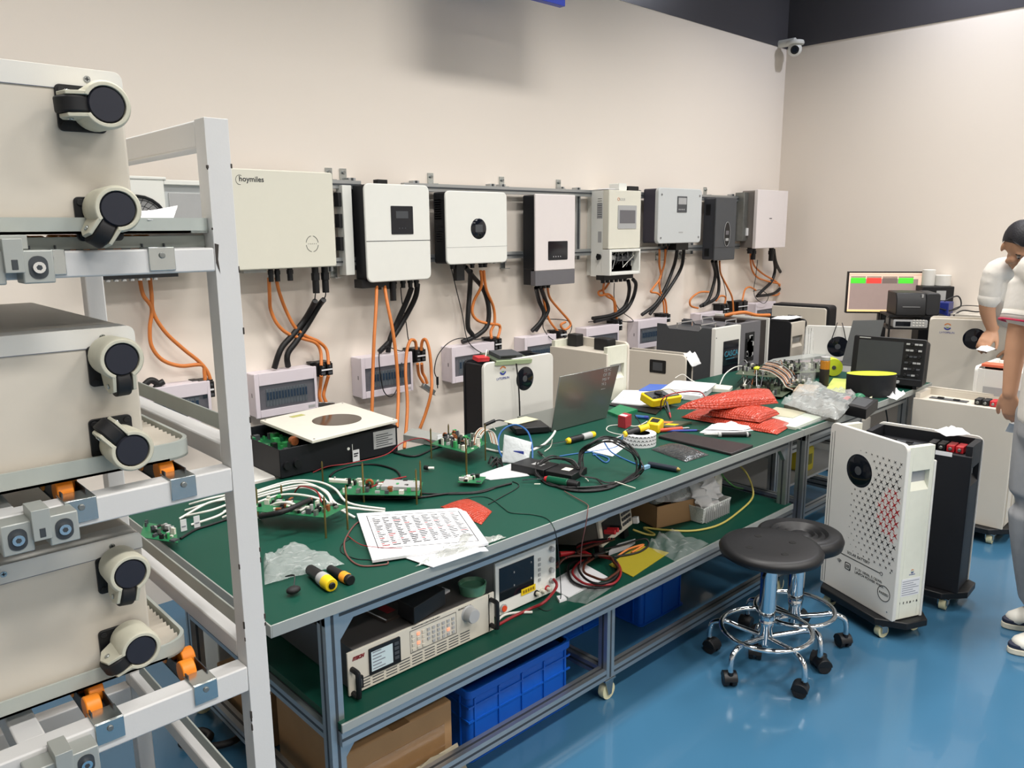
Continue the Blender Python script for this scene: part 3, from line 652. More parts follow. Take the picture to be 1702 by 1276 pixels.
tc = [
 ('thin blue-black wires between gland and left thick cable, cream square inverter', [(525, 482, 3.36), (524, 490, 3.36), (523, 502, 3.37)]),
 ('thin blue-black wires between gland and right thick cable, cream square inverter', [(541, 482, 3.36), (541, 491, 3.36), (537, 500, 3.37)]),
 ('thin black wire under the inverter with dark square screen, curling over the breaker box', [(666, 478, 3.37), (668, 500), (674, 530), (678, 560), (680, 572), (668, 583), (650, 578, 3.39), (636, 575, 3.39), (630, 590, 3.39), (632, 620, 3.38), (638, 650, 3.38), (650, 659, 3.38), (660, 645, 3.38), (666, 610, 3.39), (672, 585), (682, 566)]),
 ('long thin black wire right of the inverter with dark square screen', [(750, 445, 3.38), (757, 475), (768, 520), (776, 562, 3.39), (790, 580, 3.39), (812, 592, 3.3)]),
 ('thin black lead with a plug, hanging left of the third full breaker box', [(818, 560, 3.42), (790, 564), (765, 562), (745, 570), (728, 590), (722, 615), (726, 628)]),
 ('thin black wire under the inverter with grey skirt', [(893, 480, 3.38), (899, 505), (903, 530), (903, 545), (915, 562, 3.39), (930, 566, 3.39), (946, 555, 3.39), (950, 540), (940, 532), (908, 530)]),
 ('thin black wire curling round the open wiring compartment cables', [(1021, 470, 3.37), (1021, 495), (1030, 515), (1050, 530), (1048, 535), (1010, 532), (978, 535)]),
 ('thin brown wire beside the silver-grey inverter cables', [(1111, 405, 3.38), (1106, 430), (1100, 460), (1096, 490)]),
 ('thin black wire beside the dark grey inverter cables', [(1197, 450), (1204, 475), (1207, 495), (1204, 515)]),
 ('thin black wire loop in front of the corner breaker box', [(1259, 432, 3.38), (1256, 460), (1253, 480), (1256, 495, 3.38), (1270, 504, 3.38), (1277, 492, 3.38), (1265, 482), (1252, 484)]),
]
for l, p in tc: wc('thin_wire', l, p, .0028 if 'brown' not in l else .003, CABB if 'brown' not in l else CABM)
for l, px, py, y in (('small grey metal resistor hanging under the orange cables beside the breaker box', 541, 672, 3.42), ('grey metal resistor with fins hanging under the two-loop terminal block', 712, 646, 3.4)):
    p = P(px, py, 'y', y); b = MB(); X = Matrix.Translation(p) @ Matrix.Rotation(radians(35 if px > 600 else 10), 4, 'Y')
    b.box(-.045, .045, -.012, .012, -.012, .012, ZINC, X); b.box(-.05, .05, -.02, .02, -.014, -.011, STEEL, X); b.build('braking_resistor', label=l, cat='resistor', bev=.002)
b = MB(); p = P(727, 632, 'y', 3.42); b.cyl(p+Vector((0, 0, .02)), p-Vector((0, 0, .025)), .007, BLACK, n=8); b.cyl(p-Vector((0, 0, .025)), p-Vector((0, 0, .045)), .003, BLACK, n=6); b.build('plug', label='small black plug dangling on its lead left of a breaker box', cat='plug')

# ================================================================= BATTERY UNITS
def Xrot(loc, rz): return Matrix.Translation(Vector(loc)) @ Matrix.Rotation(rz, 4, 'Z')
def logo(t, p, right, s, up=(0, 0, 1)):
    "round leaf mark with the maker's word below; p = centre of the mark"
    r = Vector(right).normalized(); u = Vector(up); n = r.cross(u); p = Vector(p)+n*.0008
    for a0, a1, r0, r1, m in ((200, 340, .62, 1, BLUEINK), (25, 155, .72, 1, ORNG), (205, 335, .2, .45, mat('logo_green', '#5c8a4a', .5))):
        pts = [p+r*(s*q*cos(radians(a)))+u*(s*q*sin(radians(a))) for q, rg in ((r1, range(a0, a1+1, 14)), (r0, range(a1, a0-1, -14))) for a in rg]
        b = MB(); b.loft([pts, [q+n*.0006 for q in pts]], m); b.build('logo_mark', t, local=True)
    txt('LVTOPSUN', p+u*(-s*2.0), s*.78, BLUEINK, t, r, up, align='CENTER', local=True)
def battery(label, loc, rz, w, d, h, fh=None, bh=None, name='battery_unit', front=BATW, body=BATW, back=None, cap=BATW, rim=.05, wall=.012, feature=None, terms=True, handle=True, group=None):
    """local frame: wide face along +x at y=0 facing -y, narrow end at x=w facing +x, thickness d to +y"""
    t = thing(name, label, 'battery', loc, rz, group); L = dict(local=True)
    pt = .018
    b = MB(); b.rr(0, w, 0, fh or h, (.03, .03, .006, .006) if not fh else .004, 0, pt, front); b.build('front_panel', t, bev=.003, **L)
    b = MB(); b.rr(0, w, 0, bh or h, (.03, .03, .006, .006) if not bh else .004, d-pt*.6, d, back or front); b.build('back_panel', t, bev=.002, **L)
    b = MB(); b.box(.03, w-.03, pt, d-pt*.6, .004, h-rim, body)
    if not bh: b.box(.03, w-.03, d-pt*.6-.004, d-pt*.6, h-rim, h-.012, body)
    b.build('body', t, **L)
    # narrow ends as curved caps, with a recessed grip
    for sx in (0, 1):
        b = MB(); x0, x1 = (.004, .03) if not sx else (w-.03, w-.004)
        y0, y1 = pt, d-pt*.6
        if handle:
            hy0, hy1, hz0, hz1 = y0+(y1-y0)*.14, y1-(y1-y0)*.14, h-.19, h-.11
            for (a, c_, e, f) in ((y0, hy0, 0.004, h-.012), (hy1, y1, .004, h-.012), (hy0, hy1, .004, hz0), (hy0, hy1, hz1, h-.012)): b.box(x0, x1, a, c_, e, f, cap)
            xb = x1-.022 if sx else x0+.022; b.box(xb-.001, xb+.001, hy0, hy1, hz0, hz1, LGREY)
            b.add([(x1 if sx else x0, hy0, hz0), (x1 if sx else x0, hy1, hz0), (xb, hy1, hz0+.03), (xb, hy0, hz0+.03)], [(0, 1, 2, 3)], cap)
        else: b.box(x0, x1, y0, y1, .004, h-.012, cap)
        b.build('end_cap', t, bev=.0015, **L)
    if terms:
        zt = h-rim
        for k, m in ((0, BLACK), (1, BLACK), (2, REDP), (3, REDP)):
            b = MB(); x = w*.58+k*.036; b.box(x, x+.03, d*.3, d*.68, zt, zt+.03, m); b.cyl((x+.015, d*.3-.008, zt+.015), (x+.015, d*.32, zt+.015), .008, STEEL if k != 9 else m, n=8); b.build('terminal', t, bev=.002, **L)
        b = MB(); b.box(w*.12, w*.5, d*.35, d*.6, zt, zt+.004, DGREY); b.box(w*.2, w*.26, d*.4, d*.5, zt+.004, zt+.012, BLACK); b.box(w*.36, w*.42, d*.4, d*.5, zt+.004, zt+.01, BLACK); b.build('socket_panel', t, **L)
    if feature: feature(t)
    return t
def round_disp(t, x, z, r, y=0, m=BLACKG):
    b = MB(); b.lathe([(.001, -.003), (r*.8, -.003), (r, 0), (r, .002)], m, c=(x, y, z), ax='y', n=40); b.lathe([(.001, -.0036), (r*.25, -.0036), (r*.26, -.003)], DGREY, c=(x-.003, y, z), ax='y', n=20); b.build('round_display', t, local=True)
def dolly(label, loc, rz, w, d, z=.085):
    t = thing('dolly', label, 'dolly', loc, rz); c = .05
    b = MB(); b.prism([(-.02, c), (c, -.04), (w-c, -.04), (w+.03, c), (w+.03, d+.04-c), (w-c, d+.04), (c, d+.04), (-.02, d+.04-c)], z-.03, z, BLACK, ax='z'); b.build('platform', t, local=True, bev=.004)
    for x in (.07, w-.05):
        for y in (.0, d):
            b = MB(); b.box(x-.025, x+.025, y-.02, y+.02, z-.034, z-.03, ZINC); b.box(x-.02, x-.016, y-.014, y+.014, .022, z-.03, ZINC); b.box(x+.016, x+.02, y-.014, y+.014, .022, z-.03, ZINC)
            q = b.build('caster', t, local=True); b = MB(); b.cyl((x-.013, y, .026), (x+.013, y, .026), .026, mat('caster_wheel_cream', '#cfcba6', .4), n=20); b.cyl((x-.015, y, .026), (x+.015, y, .026), .009, ZINC, n=10); b.build('wheel', q, local=True)
    return t
# R1: white unit with the cross pattern
C1 = Vector((3.105, 1.095)); C2 = Vector((3.268, 1.475)); w1 = (C2-C1).length; ang = math.atan2(C1.y-C2.y, C1.x-C2.x)
def feat1(t):
    w, h = w1, .73
    round_disp(t, w*.43, h-.165, .070)
    b = MB(); bk = BLACK
    def star(x, z, s, m):
        pts = []
        for k in range(8):
            r = s if k % 2 == 0 else s*.22; a = k*pi/4+pi/4; pts.append((x+r*cos(a), z+r*sin(a)))
        b.prism(pts, -.0008, 0, m)
    rd = mat('cross_red_print', '#a02428', .5)
    for i in range(12):
        for j in range(19):
            x = w*.36+i*.030+(j % 2)*.015; z = h*.29+j*.0245
            dd = math.hypot((x-w*.9)/.27, (z-h*.60)/.34)
            if dd < 1 and x < w-.02 and math.hypot(x-w*.43, z-(h-.165)) > .08: star(x, z, .0195*(1-dd)+.0012, rd if dd < .32 else bk)
    b.build('cross_pattern', t, local=True)
    b = MB(); b.box(.03, w*.80, -.0008, 0, .175, .178, bk); b.tube([(w*.82+.007*cos(k*pi/4), -.0005, .177+.007*sin(k*pi/4)) for k in range(8)], .001, bk, n=4, sub=1, closed=True)
    b.tube([(w*.87+.032*cos(k*pi/12), -.0005, .10+.032*sin(k*pi/12)) for k in range(24)], .0014, bk, n=4, sub=1, closed=True)
    b.rr(w*.34, w*.42, .118, .150, .006, -.0008, 0, bk); b.rr(w*.352, w*.408, .122, .146, .004, -.0012, 0, BATW)
    for k in range(3): b.box(w*.36+k*.0065, w*.36+k*.0065+.004, -.0016, 0, .126, .142, bk)
    for k in range(3): b.tube([(w*.26+(.005+.006*k)*cos(radians(a)), -.0006, .13+(.005+.006*k)*sin(radians(a))) for a in (45, 70, 90, 110, 135)], .0011, bk, n=4, sub=1)
    b.build('printed_lines', t, local=True)
    R0, U0 = (1, 0, 0), (0, 0, 1)
    txt('SOLAR BATTERY', (w*.36, -.0006, .19), .017, bk, t, R0, U0, local=True)
    txt('51.2V 100Ah, 5.12kWh\nLiFePO4 POWER WALL', (w*.48, -.0006, .137), .0155, bk, t, R0, U0, local=True)
    txt('PASSED', (w*.87, -.0006, .094), .0145, bk, t, R0, U0, align='CENTER', local=True)
    x = w-.0035; b = MB(); b.box(x-.001, x+.0004, .035, .13, .10, .175, PAPER)
    for k in range(7): b.box(x, x+.0008, .04, .125-(k % 3)*.014, .106+k*.0095, .1085+k*.0095, INK)
    b.build('rating_label', t, local=True)
    logo(t, (x+.0002, .085, .205), (0, 1, 0), .008)
    for i, s in enumerate('!EX#+&'): txt(s, (x+.0006, .034+i*.017, .068), .014, bk, t, (0, 1, 0), U0, local=True)
    b = MB()
    for z in (.03, .2, .42, .64): b.cyl((w-.03, -.001, z), (w-.03, .001, z), .003, ZINC, n=8); b.cyl((w-.03+.0265, .009, z), (w-.03+.0275, .009, z), .003, ZINC, n=8)
    b.box(.012, .014, -.0006, .0, .01, h-.04, bk); b.box(.026, .028, -.0006, .0, .01, h-.03, bk)
    b.build('screw', t, local=True)
battery('white upright battery with small printed crosses and a round black display, beside the stools', (C2.x, C2.y, .085), ang, w1, .155, .735, feature=feat1, cap=mat('battery_cream_cap', '#dedfd0', .4), body=mat('inner_brown_grey', '#5c5050', .5), terms=False, rim=.09, bh=.66)
dolly('black wheeled platform under the white battery with crosses', (C2.x, C2.y, 0), ang, w1, .165)
# R2: black unit, white rims
def feat2(t):
    b = MB(); b.box(.30, .365, -.001, .001, .60, .618, PAPER); b.build('white_sticker', t, local=True)
battery('black upright battery with a white rim and red terminals, behind the white one with crosses', (3.53, 1.44, .085), radians(-86), .44, .19, .665, front=BLKMET, body=BLKMET, back=BATW, cap=BLKMET, rim=.06, feature=feat2, fh=.612)
dolly('black wheeled platform under the black battery', (3.53, 1.44, 0), radians(-86), .44, .19)
b = MB(); p = Vector((3.66, 1.13, .765)); b.sheet([p+Vector((-.06, -.01, -.008)), p+Vector((.02, -.08, .0)), p+Vector((.05, -.01, .004)), p+Vector((.0, .06, -.004))], PAPER, 6, 6, .014, 8, .001); b.build('crumpled_paper', label='crumpled white paper lying on top of the black battery', cat='paper')
# R3: big white one behind
def feat3(t):
    x = .49-.004; b = MB(); b.box(x-.001, x+.008, .03, .045, .02, .60, BATG); b.box(x-.001, x+.008, .14, .155, .02, .60, BATG); b.build('side_channel', t, local=True)
battery('wide light grey battery with black and red terminals, beside the bench end', (4.50, 1.585, .085), radians(-88), .49, .2, .675, front=BATG, body=BATG, cap=BATG, rim=.045, feature=feat3, fh=.635)
dolly('black wheeled platform under the wide light grey battery', (4.50, 1.585, 0), radians(-88), .49, .2)
# R4: narrow end towards us, orange terminal
a4 = P(1620, 608, 'z', .90)
t = battery('white battery with an orange terminal cap, the bending man leans on it', (a4.x+.40, a4.y, .085), radians(180), .40, .27, .815, rim=.04, terms=False)
b = MB(); b.box(.25, .33, .03, .14, .776, .82, BLACK); b.build('terminal', t, local=True, bev=.004)
b = MB(); b.box(.315, .395, .03, .15, .816, .832, mat('orange_terminal_cap', '#d9694a', .45)); b.build('terminal_cap', t, local=True, bev=.003)
b = MB(); b.box(.3965, .3975, .05, .24, .66, .71, LGREY); b.build('grip_slot', t, local=True)
dolly('black wheeled platform under the battery the bending man leans on', (a4.x+.40, a4.y, 0), radians(180), .40, .27)
# R5: on the right, behind the bench end
def feat5(t): round_disp(t, .262, .59, .067); logo(t, (.105, 0, .66), (1, 0, 0), .022)
p5 = Vector((5.44, 1.86, 0)); ang5 = math.atan2(-.946, .32)
st = thing('battery_stand', 'low black metal stand under the upright battery at the bench end', 'stand', (p5.x, p5.y, 0), ang5)
b = MB(); b.box(-.01, .49, -.02, .2, .33, .35, BLACK); b.build('top_plate', st, local=True, bev=.002)
for x in (0, .43):
    for y in (-.01, .17): b = MB(); b.box(x, x+.025, y, y+.025, 0, .33, BLACK); b.build('leg', st, local=True)
battery('light grey upright battery with round black display, right of the oscilloscope', (p5.x, p5.y, .35), ang5, .48, .17, .71, front=BATG, body=BATG, cap=BATG, terms=False, feature=feat5)
# ---- the row behind the bench stands on a low table
t = thing('low_table', 'low steel table against the wall carrying the battery row behind the bench', 'table', (3.9, 3.0, 0))
b = MB(); b.box(2.2, 5.6, 2.63, 3.22, .31, .335, LGREY); b.build('table_top', t, bev=.002)
for x in (2.24, 3.9, 5.54):
    for y in (2.66, 3.17): b = MB(); b.box(x-.02, x+.02, y-.02, y+.02, 0, .31, LGREY); b.build('leg', t)
ZT = .335
def featL(t): round_disp(t, .262, .605, .058, m=BLACKG); logo(t, (.118, 0, .663), (1, 0, 0), .021); b = MB(); b.box(.228, .230, -.0006, 0, .02, .5, LGREY); b.build('seam', t, local=True)
battery('white upright battery with round black fan-like display, left of the silver laptop', (2.331, 2.68, ZT), 0, .458, .15, .71, body=BLKMET, cap=BLKMET, back=BLKMET, handle=False, terms=False, feature=featL)
battery('cream open-topped battery with black terminals on top, behind the laptop', (3.393, 2.68, ZT), radians(90), .42, .195, .70, front=BATG, body=BATG, cap=mat('battery_cream', '#d3d4c4', .45), rim=.05, terms=False, bh=.655)
b = MB(); b.box(3.3, 3.36, 2.99, 3.06, ZT+.651, ZT+.72, BLACK); b.build('terminal_block', label='black terminal block at the rear of the cream open-topped battery', cat='terminal block', bev=.004)
b = MB(); b.box(3.3, 3.37, 2.76, 2.86, ZT+.651, ZT+.715, BLACK); b.build('terminal_block', label='black terminal block at the front of the cream open-topped battery', cat='terminal block', bev=.004)
def feat33(t):
    p0 = (.30, .60-.125); b = MB(); b.rr(.20, .31, .44, .52, .006, -.003, .001, BLACK); b.box(.222, .288, -.004, -.002, .455, .505, DGREY); b.build('display', t, local=True)
battery('low light grey battery with a small dark rectangular display, behind the papers', (3.86, 3.11, ZT), math.atan2(2.67-3.11, 3.92-3.86), .44, .1, .565, front=BATG, body=BLKMET, cap=BLKMET, handle=False, terms=False, feature=feat33)
b = MB(); b.sheet([(3.93, 2.7, .905), (4.03, 2.68, .9), (4.03, 2.64, .84), (3.95, 2.65, .83)], PAPER, 5, 5, .02, 3, .003); b.build('white_rag', label='small white rag hung on the corner of the low light grey battery', cat='cloth')
def dark_unit(label, x0, x1, z1, side, frontm, panel, nm='battery_unit'):
    t = thing(nm, label, 'battery', ((x0+x1)/2, 2.9, ZT)); y0, y1 = 2.68, 3.13
    b = MB(); b.box(x0+.004, x1-.004, y0+.03, y1, ZT, z1-.03, side)
    b.prism([(y0+.03, z1-.034), (y0+.03, z1-.004), (y0+.1, z1-.004), (y0+.13, z1-.03), (y1-.1, z1-.03), (y1-.07, z1-.002), (y1, z1-.002), (y1, z1-.034)], x0+.004, x0+.012, side, ax='x')
    b.prism([(y0+.03, z1-.034), (y0+.03, z1-.004), (y0+.1, z1-.004), (y0+.13, z1-.03), (y1-.1, z1-.03), (y1-.07, z1-.002), (y1, z1-.002), (y1, z1-.034)], x1-.012, x1-.004, side, ax='x')
    b.build('body', t, bev=.002)
    b = MB(); b.rr(x0, x1, ZT, z1, (.008, .008, .002, .002), y0, y0+.03, frontm); b.build('front_panel', t, bev=.003)
    for y in (y0+.15, y1-.12):
        b = MB(); b.tube([(x0+.06, y, z1-.035), (x0+.06, y, z1+.002), (x1-.06, y, z1+.002), (x1-.06, y, z1-.035)], .005, CHROME, n=6, sub=1); b.build('handle', t)
    panel(t); return t
def pc(t):
    x0, x1 = 4.332, 4.51; b = MB(); b.rr(x0, x1, .60, .94, .004, 2.677, 2.681, BLACKG); b.build('glass_panel', t)
    txt('CASCA', (x0+.012, 2.6765, .84), .05, mat('teal_print', '#2f7f95', .4), t, bold=.0006); b = MB(); b.box(x0+.03, x0+.13, 2.676, 2.678, .822, .826, mat('teal_print', '#2f7f95')); b.build('underline', t)
    b = MB()
    for z in (.72, .97): b.cyl((4.25, 2.679, z), (4.25, 2.681, z), .004, INKD, n=8)
    b.build('screw', t)
dark_unit('dark grey battery cabinet with white front and black glass panel with teal letters', 4.24, 4.532, 1.031, DGREY, BATW, pc)
def pd(t):
    b = MB(); b.rr(4.59, 4.70, .78, .97, .004, 2.677, 2.681, BLACK); rn = random.Random(5)
    for k in range(14): b.box(4.60+rn.random()*.07, 4.615+rn.random()*.07+.008, 2.672, 2.678, .8+rn.random()*.14, .81+rn.random()*.14+.004, rn.choice([LGREY, BLACK, DGREY]))
    b.build('window', t); b = MB(); b.box(4.778, 4.89, 2.70, 3.1, ZT, 1.03, mat('brown_black', '#2c2624', .5)); b.build('side_body', t)
    b = MB(); b.rr(4.883, 4.896, ZT, 1.044, .003, 2.68, 3.1, BATW); b.build('white_rim', t, bev=.002)
dark_unit('grey battery cabinet with a square window, next to the one with teal letters', 4.534, 4.778, 1.037, MGREY, MGREY, pd)
battery('black battery with white narrow front, last upright one behind the bench', (5.448, 2.69, ZT), radians(90), .43, .235, .655, front=BLKMET, body=BLKMET, cap=BATG, back=BLKMET, rim=.02, terms=False)
b = MB(); b.sheet([(5.22, 2.72, 1.0), (5.44, 2.72, 1.0), (5.42, 2.85, 1.0), (5.2, 2.84, 1.0)], PAPER, 5, 5, .01, 4, .001); b.build('paper_sheet', label='white paper draped on the black battery with white narrow front', cat='paper')
b = MB(); b.tube([(4.85, 3.0, 1.04), (4.95, 2.92, 1.06), (5.1, 2.9, 1.03), (5.25, 2.88, 1.02)], .012, ORNG); b.build('orange_cable', label='orange cable lying across the tops of the black batteries behind the bench', cat='cable')
# ---- corner table with computer things
t = thing('corner_desk', 'white-topped desk in the room corner under the monitor', 'desk', (6.0, 2.6, 0))
b = MB(); b.box(5.58, 6.40, 1.93, 3.35, .72, .75, BATG); b.build('desk_top', t, bev=.003)
for x in (5.66, 6.36):
    for y in (1.97, 3.3): b = MB(); b.box(x-.02, x+.02, y-.02, y+.02, 0, .72, ALU); b.build('leg', t)
def feat7(t): b = MB(); b.rr(.13, .23, .16, .225, .003, -.002, .001, BLACK); b.build('display', t, local=True)
t = thing('battery_unit', 'white horizontal battery with black end and small black display, on the corner desk', 'battery', (5.72, 3.12, .75), radians(-84))
b = MB(); b.rr(0, .42, 0, .29, (.02, .004, .004, .004), 0, .02, BATG); b.build('front_panel', t, local=True, bev=.003)
b = MB(); b.rr(.0, .44, .002, .305, (.03, .005, .004, .004), .02, .17, BLKMET); b.build('body', t, local=True, bev=.003); feat7(t)
t = thing('battery_unit', 'white battery with a round black display, left of the open grey laptop', 'battery', (5.17, 2.56, .34), radians(-64))
b = MB(); b.rr(0, .36, 0, .64, (.02, .02, .004, .004), 0, .02, BATW); b.build('front_panel', t, local=True, bev=.003); b = MB(); b.box(.01, .35, .02, .16, 0, .62, BATW); b.box(.02, .022, -.001, 0, .3, .62, INKD); b.box(.035, .037, -.001, 0, .3, .62, INKD); b.build('body', t, local=True)
round_disp(t, .215, .50, .07)
b = MB(); b.tube([(.17, -.01, .55), (.19, -.02, .63), (.2, .03, .66)], .003, BLACK, n=5); b.tube([(.26, -.01, .55), (.24, -.02, .63), (.23, .03, .66)], .003, BLACK, n=5); b.build('hanging_lead', t, local=True)
t = thing('low_stand', 'low white crate under the battery with round display by the grey laptop', 'stand', (5.35, 2.4, 0))
b = MB(); b.box(5.12, 5.5, 2.2, 2.62, 0.02, .34, BATG); b.build('crate', t, bev=.01); b = MB(); b.box(5.14, 5.48, 2.22, 2.6, 0, .02, BLACK); b.build('foot', t)
# monitor
def oriented(x, y, z, face):  # local -y faces the given xy direction
    return Matrix.Translation(Vector((x, y, z))) @ Matrix.Rotation(math.atan2(face[1], face[0])+pi/2, 4, 'Z')
a, c = P(1417, 450, 'x', 6.05), P(1528, 452, 'x', 6.05)
mc = CAM+( _R*((1470-851)/FPX)-_U*((486-638)/FPX)+_F)*6.0
t = thing('monitor', 'flat monitor showing green and red status tiles, in the room corner', 'monitor', X=oriented(mc.x, mc.y, .75, (-.80, -.60)))
zc = mc.z-.75; hw, hh = .273, .158
b = MB(); b.rr(-hw, hw, zc-hh, zc+hh, .004, -.012, .03, BLACK); b.build('casing', t, local=True, bev=.002)
b = MB(); SCW = mat('screen_cream', '#e6c9b4', .4, emit=.55); SCG = mat('screen_grey', '#9a8781', .4, emit=.45); s = .009
b.box(-hw+s, hw-s, -.0125, -.0115, zc-hh+.013, zc+hh-s, SCW); b.box(-hw+.02, hw-.045, -.013, -.0125, zc-hh+.03, zc+hh-.055, SCG)
b.box(-hw+s, hw-s, -.0131, -.012, zc-hh+.013, zc-hh+.026, mat('screen_taskbar', '#efcf8c', .4, emit=.6))
for k, cl in enumerate(('#4fd038', '#f0453c', '#6f625c', '#4fd038')):
    x = -hw+.022+k*.113; b.box(x, x+.106, -.0135, -.0125, zc+hh-.088, zc+hh-.046, mat('tile_%s' % ('green', 'red', 'grey', 'green')[k], cl, .4, emit=.6)); b.box(x, x+.106, -.0136, -.0125, zc+hh-.042, zc+hh-.037, INKD)
b.box(-hw+.01, hw-.01, -.0133, -.0125, zc+hh-.026, zc+hh-.022, mat('screen_bar', '#c9a08c', .4, emit=.5)); b.build('screen', t, local=True)
b = MB(); b.box(-.03, .03, .0, .04, 0.01, zc, BLACK); b.build('stand_arm', t, local=True); b = MB(); b.rr(-.12, .12, -.09, .1, .02, 0, .012, BLACK, ax='z'); b.build('stand_base', t, local=True)
# printer + shelf + meter
def atD(px, py, D): return CAM+(_R*((px-851)/FPX)-_U*((py-638)/FPX)+_F)*D
sp = atD(1512, 548, 5.55)
t = thing('instrument_shelf', 'black metal shelf carrying the printer and the bench meter', 'shelf', X=oriented(sp.x, sp.y, .75, (-.83, -.56)))
tz = atD(1520, 522, 5.5).z; lz = atD(1505, 546, 5.4).z
for z, nm in ((tz-.75, 'top_board'), (lz-.75, 'middle_board')): b = MB(); b.box(-.17, .2, -.12, .16, z-.012, z, BLACK); b.build(nm, t, local=True)
for x in (-.165, .185):
    for y in (-.11, .15): b = MB(); b.box(x, x+.012, y, y+.01, 0, tz-.762, BLACK); b.build('post', t, local=True)
pr = thing('label_printer', 'black label printer on the shelf in front of the monitor', 'printer', X=oriented(sp.x, sp.y, tz, (-.83, -.56)))
hp = atD(1520, 486, 5.45).z-tz
b = MB(); b.prism([(-.13, 0), (-.12, hp*.7), (-.09, hp), (.15, hp), (.15, 0)], -.13, .06, BLACK, ax='x'); b.rr(.06, .15, 0, hp, .02, -.11, .15, mat('printer_side_grey', '#2c2d30', .5)); b.build('housing', pr, local=True, bev=.006)
b = MB(); b.box(-.09, .02, -.132, -.13, hp*.38, hp*.40, LGREY); b.box(.03, .04, -.115, -.095, hp*.8, hp*.95, LGREY); b.build('output_slot', pr, local=True)
mt = thing('bench_meter', 'small grey bench meter with keypad on the shelf under the printer', 'meter', X=oriented(sp.x, sp.y, lz, (-.83, -.56))); hm = tz-.03-lz
hm = min(hm, .075)
b = MB(); b.rr(-.14, .08, 0, hm, .01, -.125, .1, LGREY); b.build('casing', mt, local=True, bev=.004)
b = MB(); b.rr(-.125, -.03, .012, hm-.012, .003, -.128, -.124, BLACKG); b.build('screen', mt, local=True); b = MB()
for i in range(4):
    for j in range(3): b.box(-.015+i*.02, -.003+i*.02, -.128, -.124, .012+j*.018, .022+j*.018, BATW)
b.build('keypad', mt, local=True, bev=.001)
tw = atD(1556, 500, 5.85); t = thing('computer_tower', 'black computer tower behind the label printer', 'computer', X=oriented(tw.x, tw.y, .75, (-.8, -.6))); ht = atD(1555, 475, 5.85).z-.75
b = MB(); b.box(-.12, .10, -.05, .10, 0, ht, BLACK); b.build('case', t, local=True, bev=.004); b = MB(); b.box(-.02, .045, -.052, -.049, ht-.1, ht-.03, LGREY); b.build('sticker', t, local=True)
for k, (dx, hh_, r) in enumerate(((-.055, .12, .045), (.045, .08, .055))):
    X = WM[t.name]; c = X @ Vector((dx, .04, ht)); b = MB(); b.cyl(c, c+Vector((0, 0, hh_)), r, BATW, n=24); b.build('label_roll', label=('taller' if k == 0 else 'shorter')+' white label roll standing on the black computer tower', cat='paper roll', group='label rolls on the computer tower', bev=.004)
c = atD(1570, 515, 5.6); b = MB(); b.rr(c.x-.05, c.x+.05, .75, c.z+.06, .01, c.y-.04, c.y+.04, mat('deep_blue_plastic', '#24307a', .4)); b.build('blue_adapter_box', label='dark blue box with cables right of the black computer tower', cat='box', bev=.004)
for k, pts in enumerate([[(1570, 500), (1592, 492), (1597, 508), (1580, 516), (1560, 512)], [(1572, 520), (1600, 508), (1640, 510)], [(1585, 524), (1600, 516), (1625, 518), (1645, 514)]]):
    cable('black_lead', ('looping black lead beside the blue box on the corner desk', 'thin blue-black lead stretching right from the blue box', 'black lead lying nearest on the corner desk')[k], [atD(a, b_, 5.55) for a, b_ in pts], .005 if k != 1 else .003, CABB)
b = MB(); c = atD(1600, 522, 5.6); b.box(c.x-.1, c.x+.25, c.y-.2, c.y+.05, .75, c.z+.01, BATG); b.build('white_carton', label='flat white carton on the corner desk behind the upright battery', cat='carton', bev=.004)
c = atD(1440, 520, 5.4); b = MB(); b.rr(c.x-.1, c.x+.16, c.y-.12, c.y+.12, .02, .75, .765, BLACK, ax='z'); b.build('keyboard_tray', label='black flat pad on the desk below the monitor', cat='pad')

# ================================================================= WORK BENCHES
def profile(mb, p0, p1, s=.04, m=ALU):
    "slotted square extrusion between two points along one axis"
    p0 = Vector(p0); p1 = Vector(p1); h = s/2; d = p1-p0; k = max(range(3), key=lambda i: abs(d[i]))
    lo = [min(p0[i], p1[i])-(0 if i == k else h) for i in range(3)]; hi = [max(p0[i], p1[i])+(0 if i == k else h) for i in range(3)]
    mb.box(lo[0], hi[0], lo[1], hi[1], lo[2], hi[2], m)
    for i in range(3):
        if i == k: continue
        j = 3-i-k
        for sg in (0, 1):
            a = lo[:]; b_ = hi[:]
            c = (lo[j]+hi[j])/2; a[j] = c-.004; b_[j] = c+.004
            if sg: a[i] = hi[i]-.001; b_[i] = hi[i]+.0006
            else: a[i] = lo[i]-.0006; b_[i] = lo[i]+.001
            mb.box(a[0], b_[0], a[1], b_[1], a[2], b_[2], ALUD)
YF, YB = 1.60, 2.60
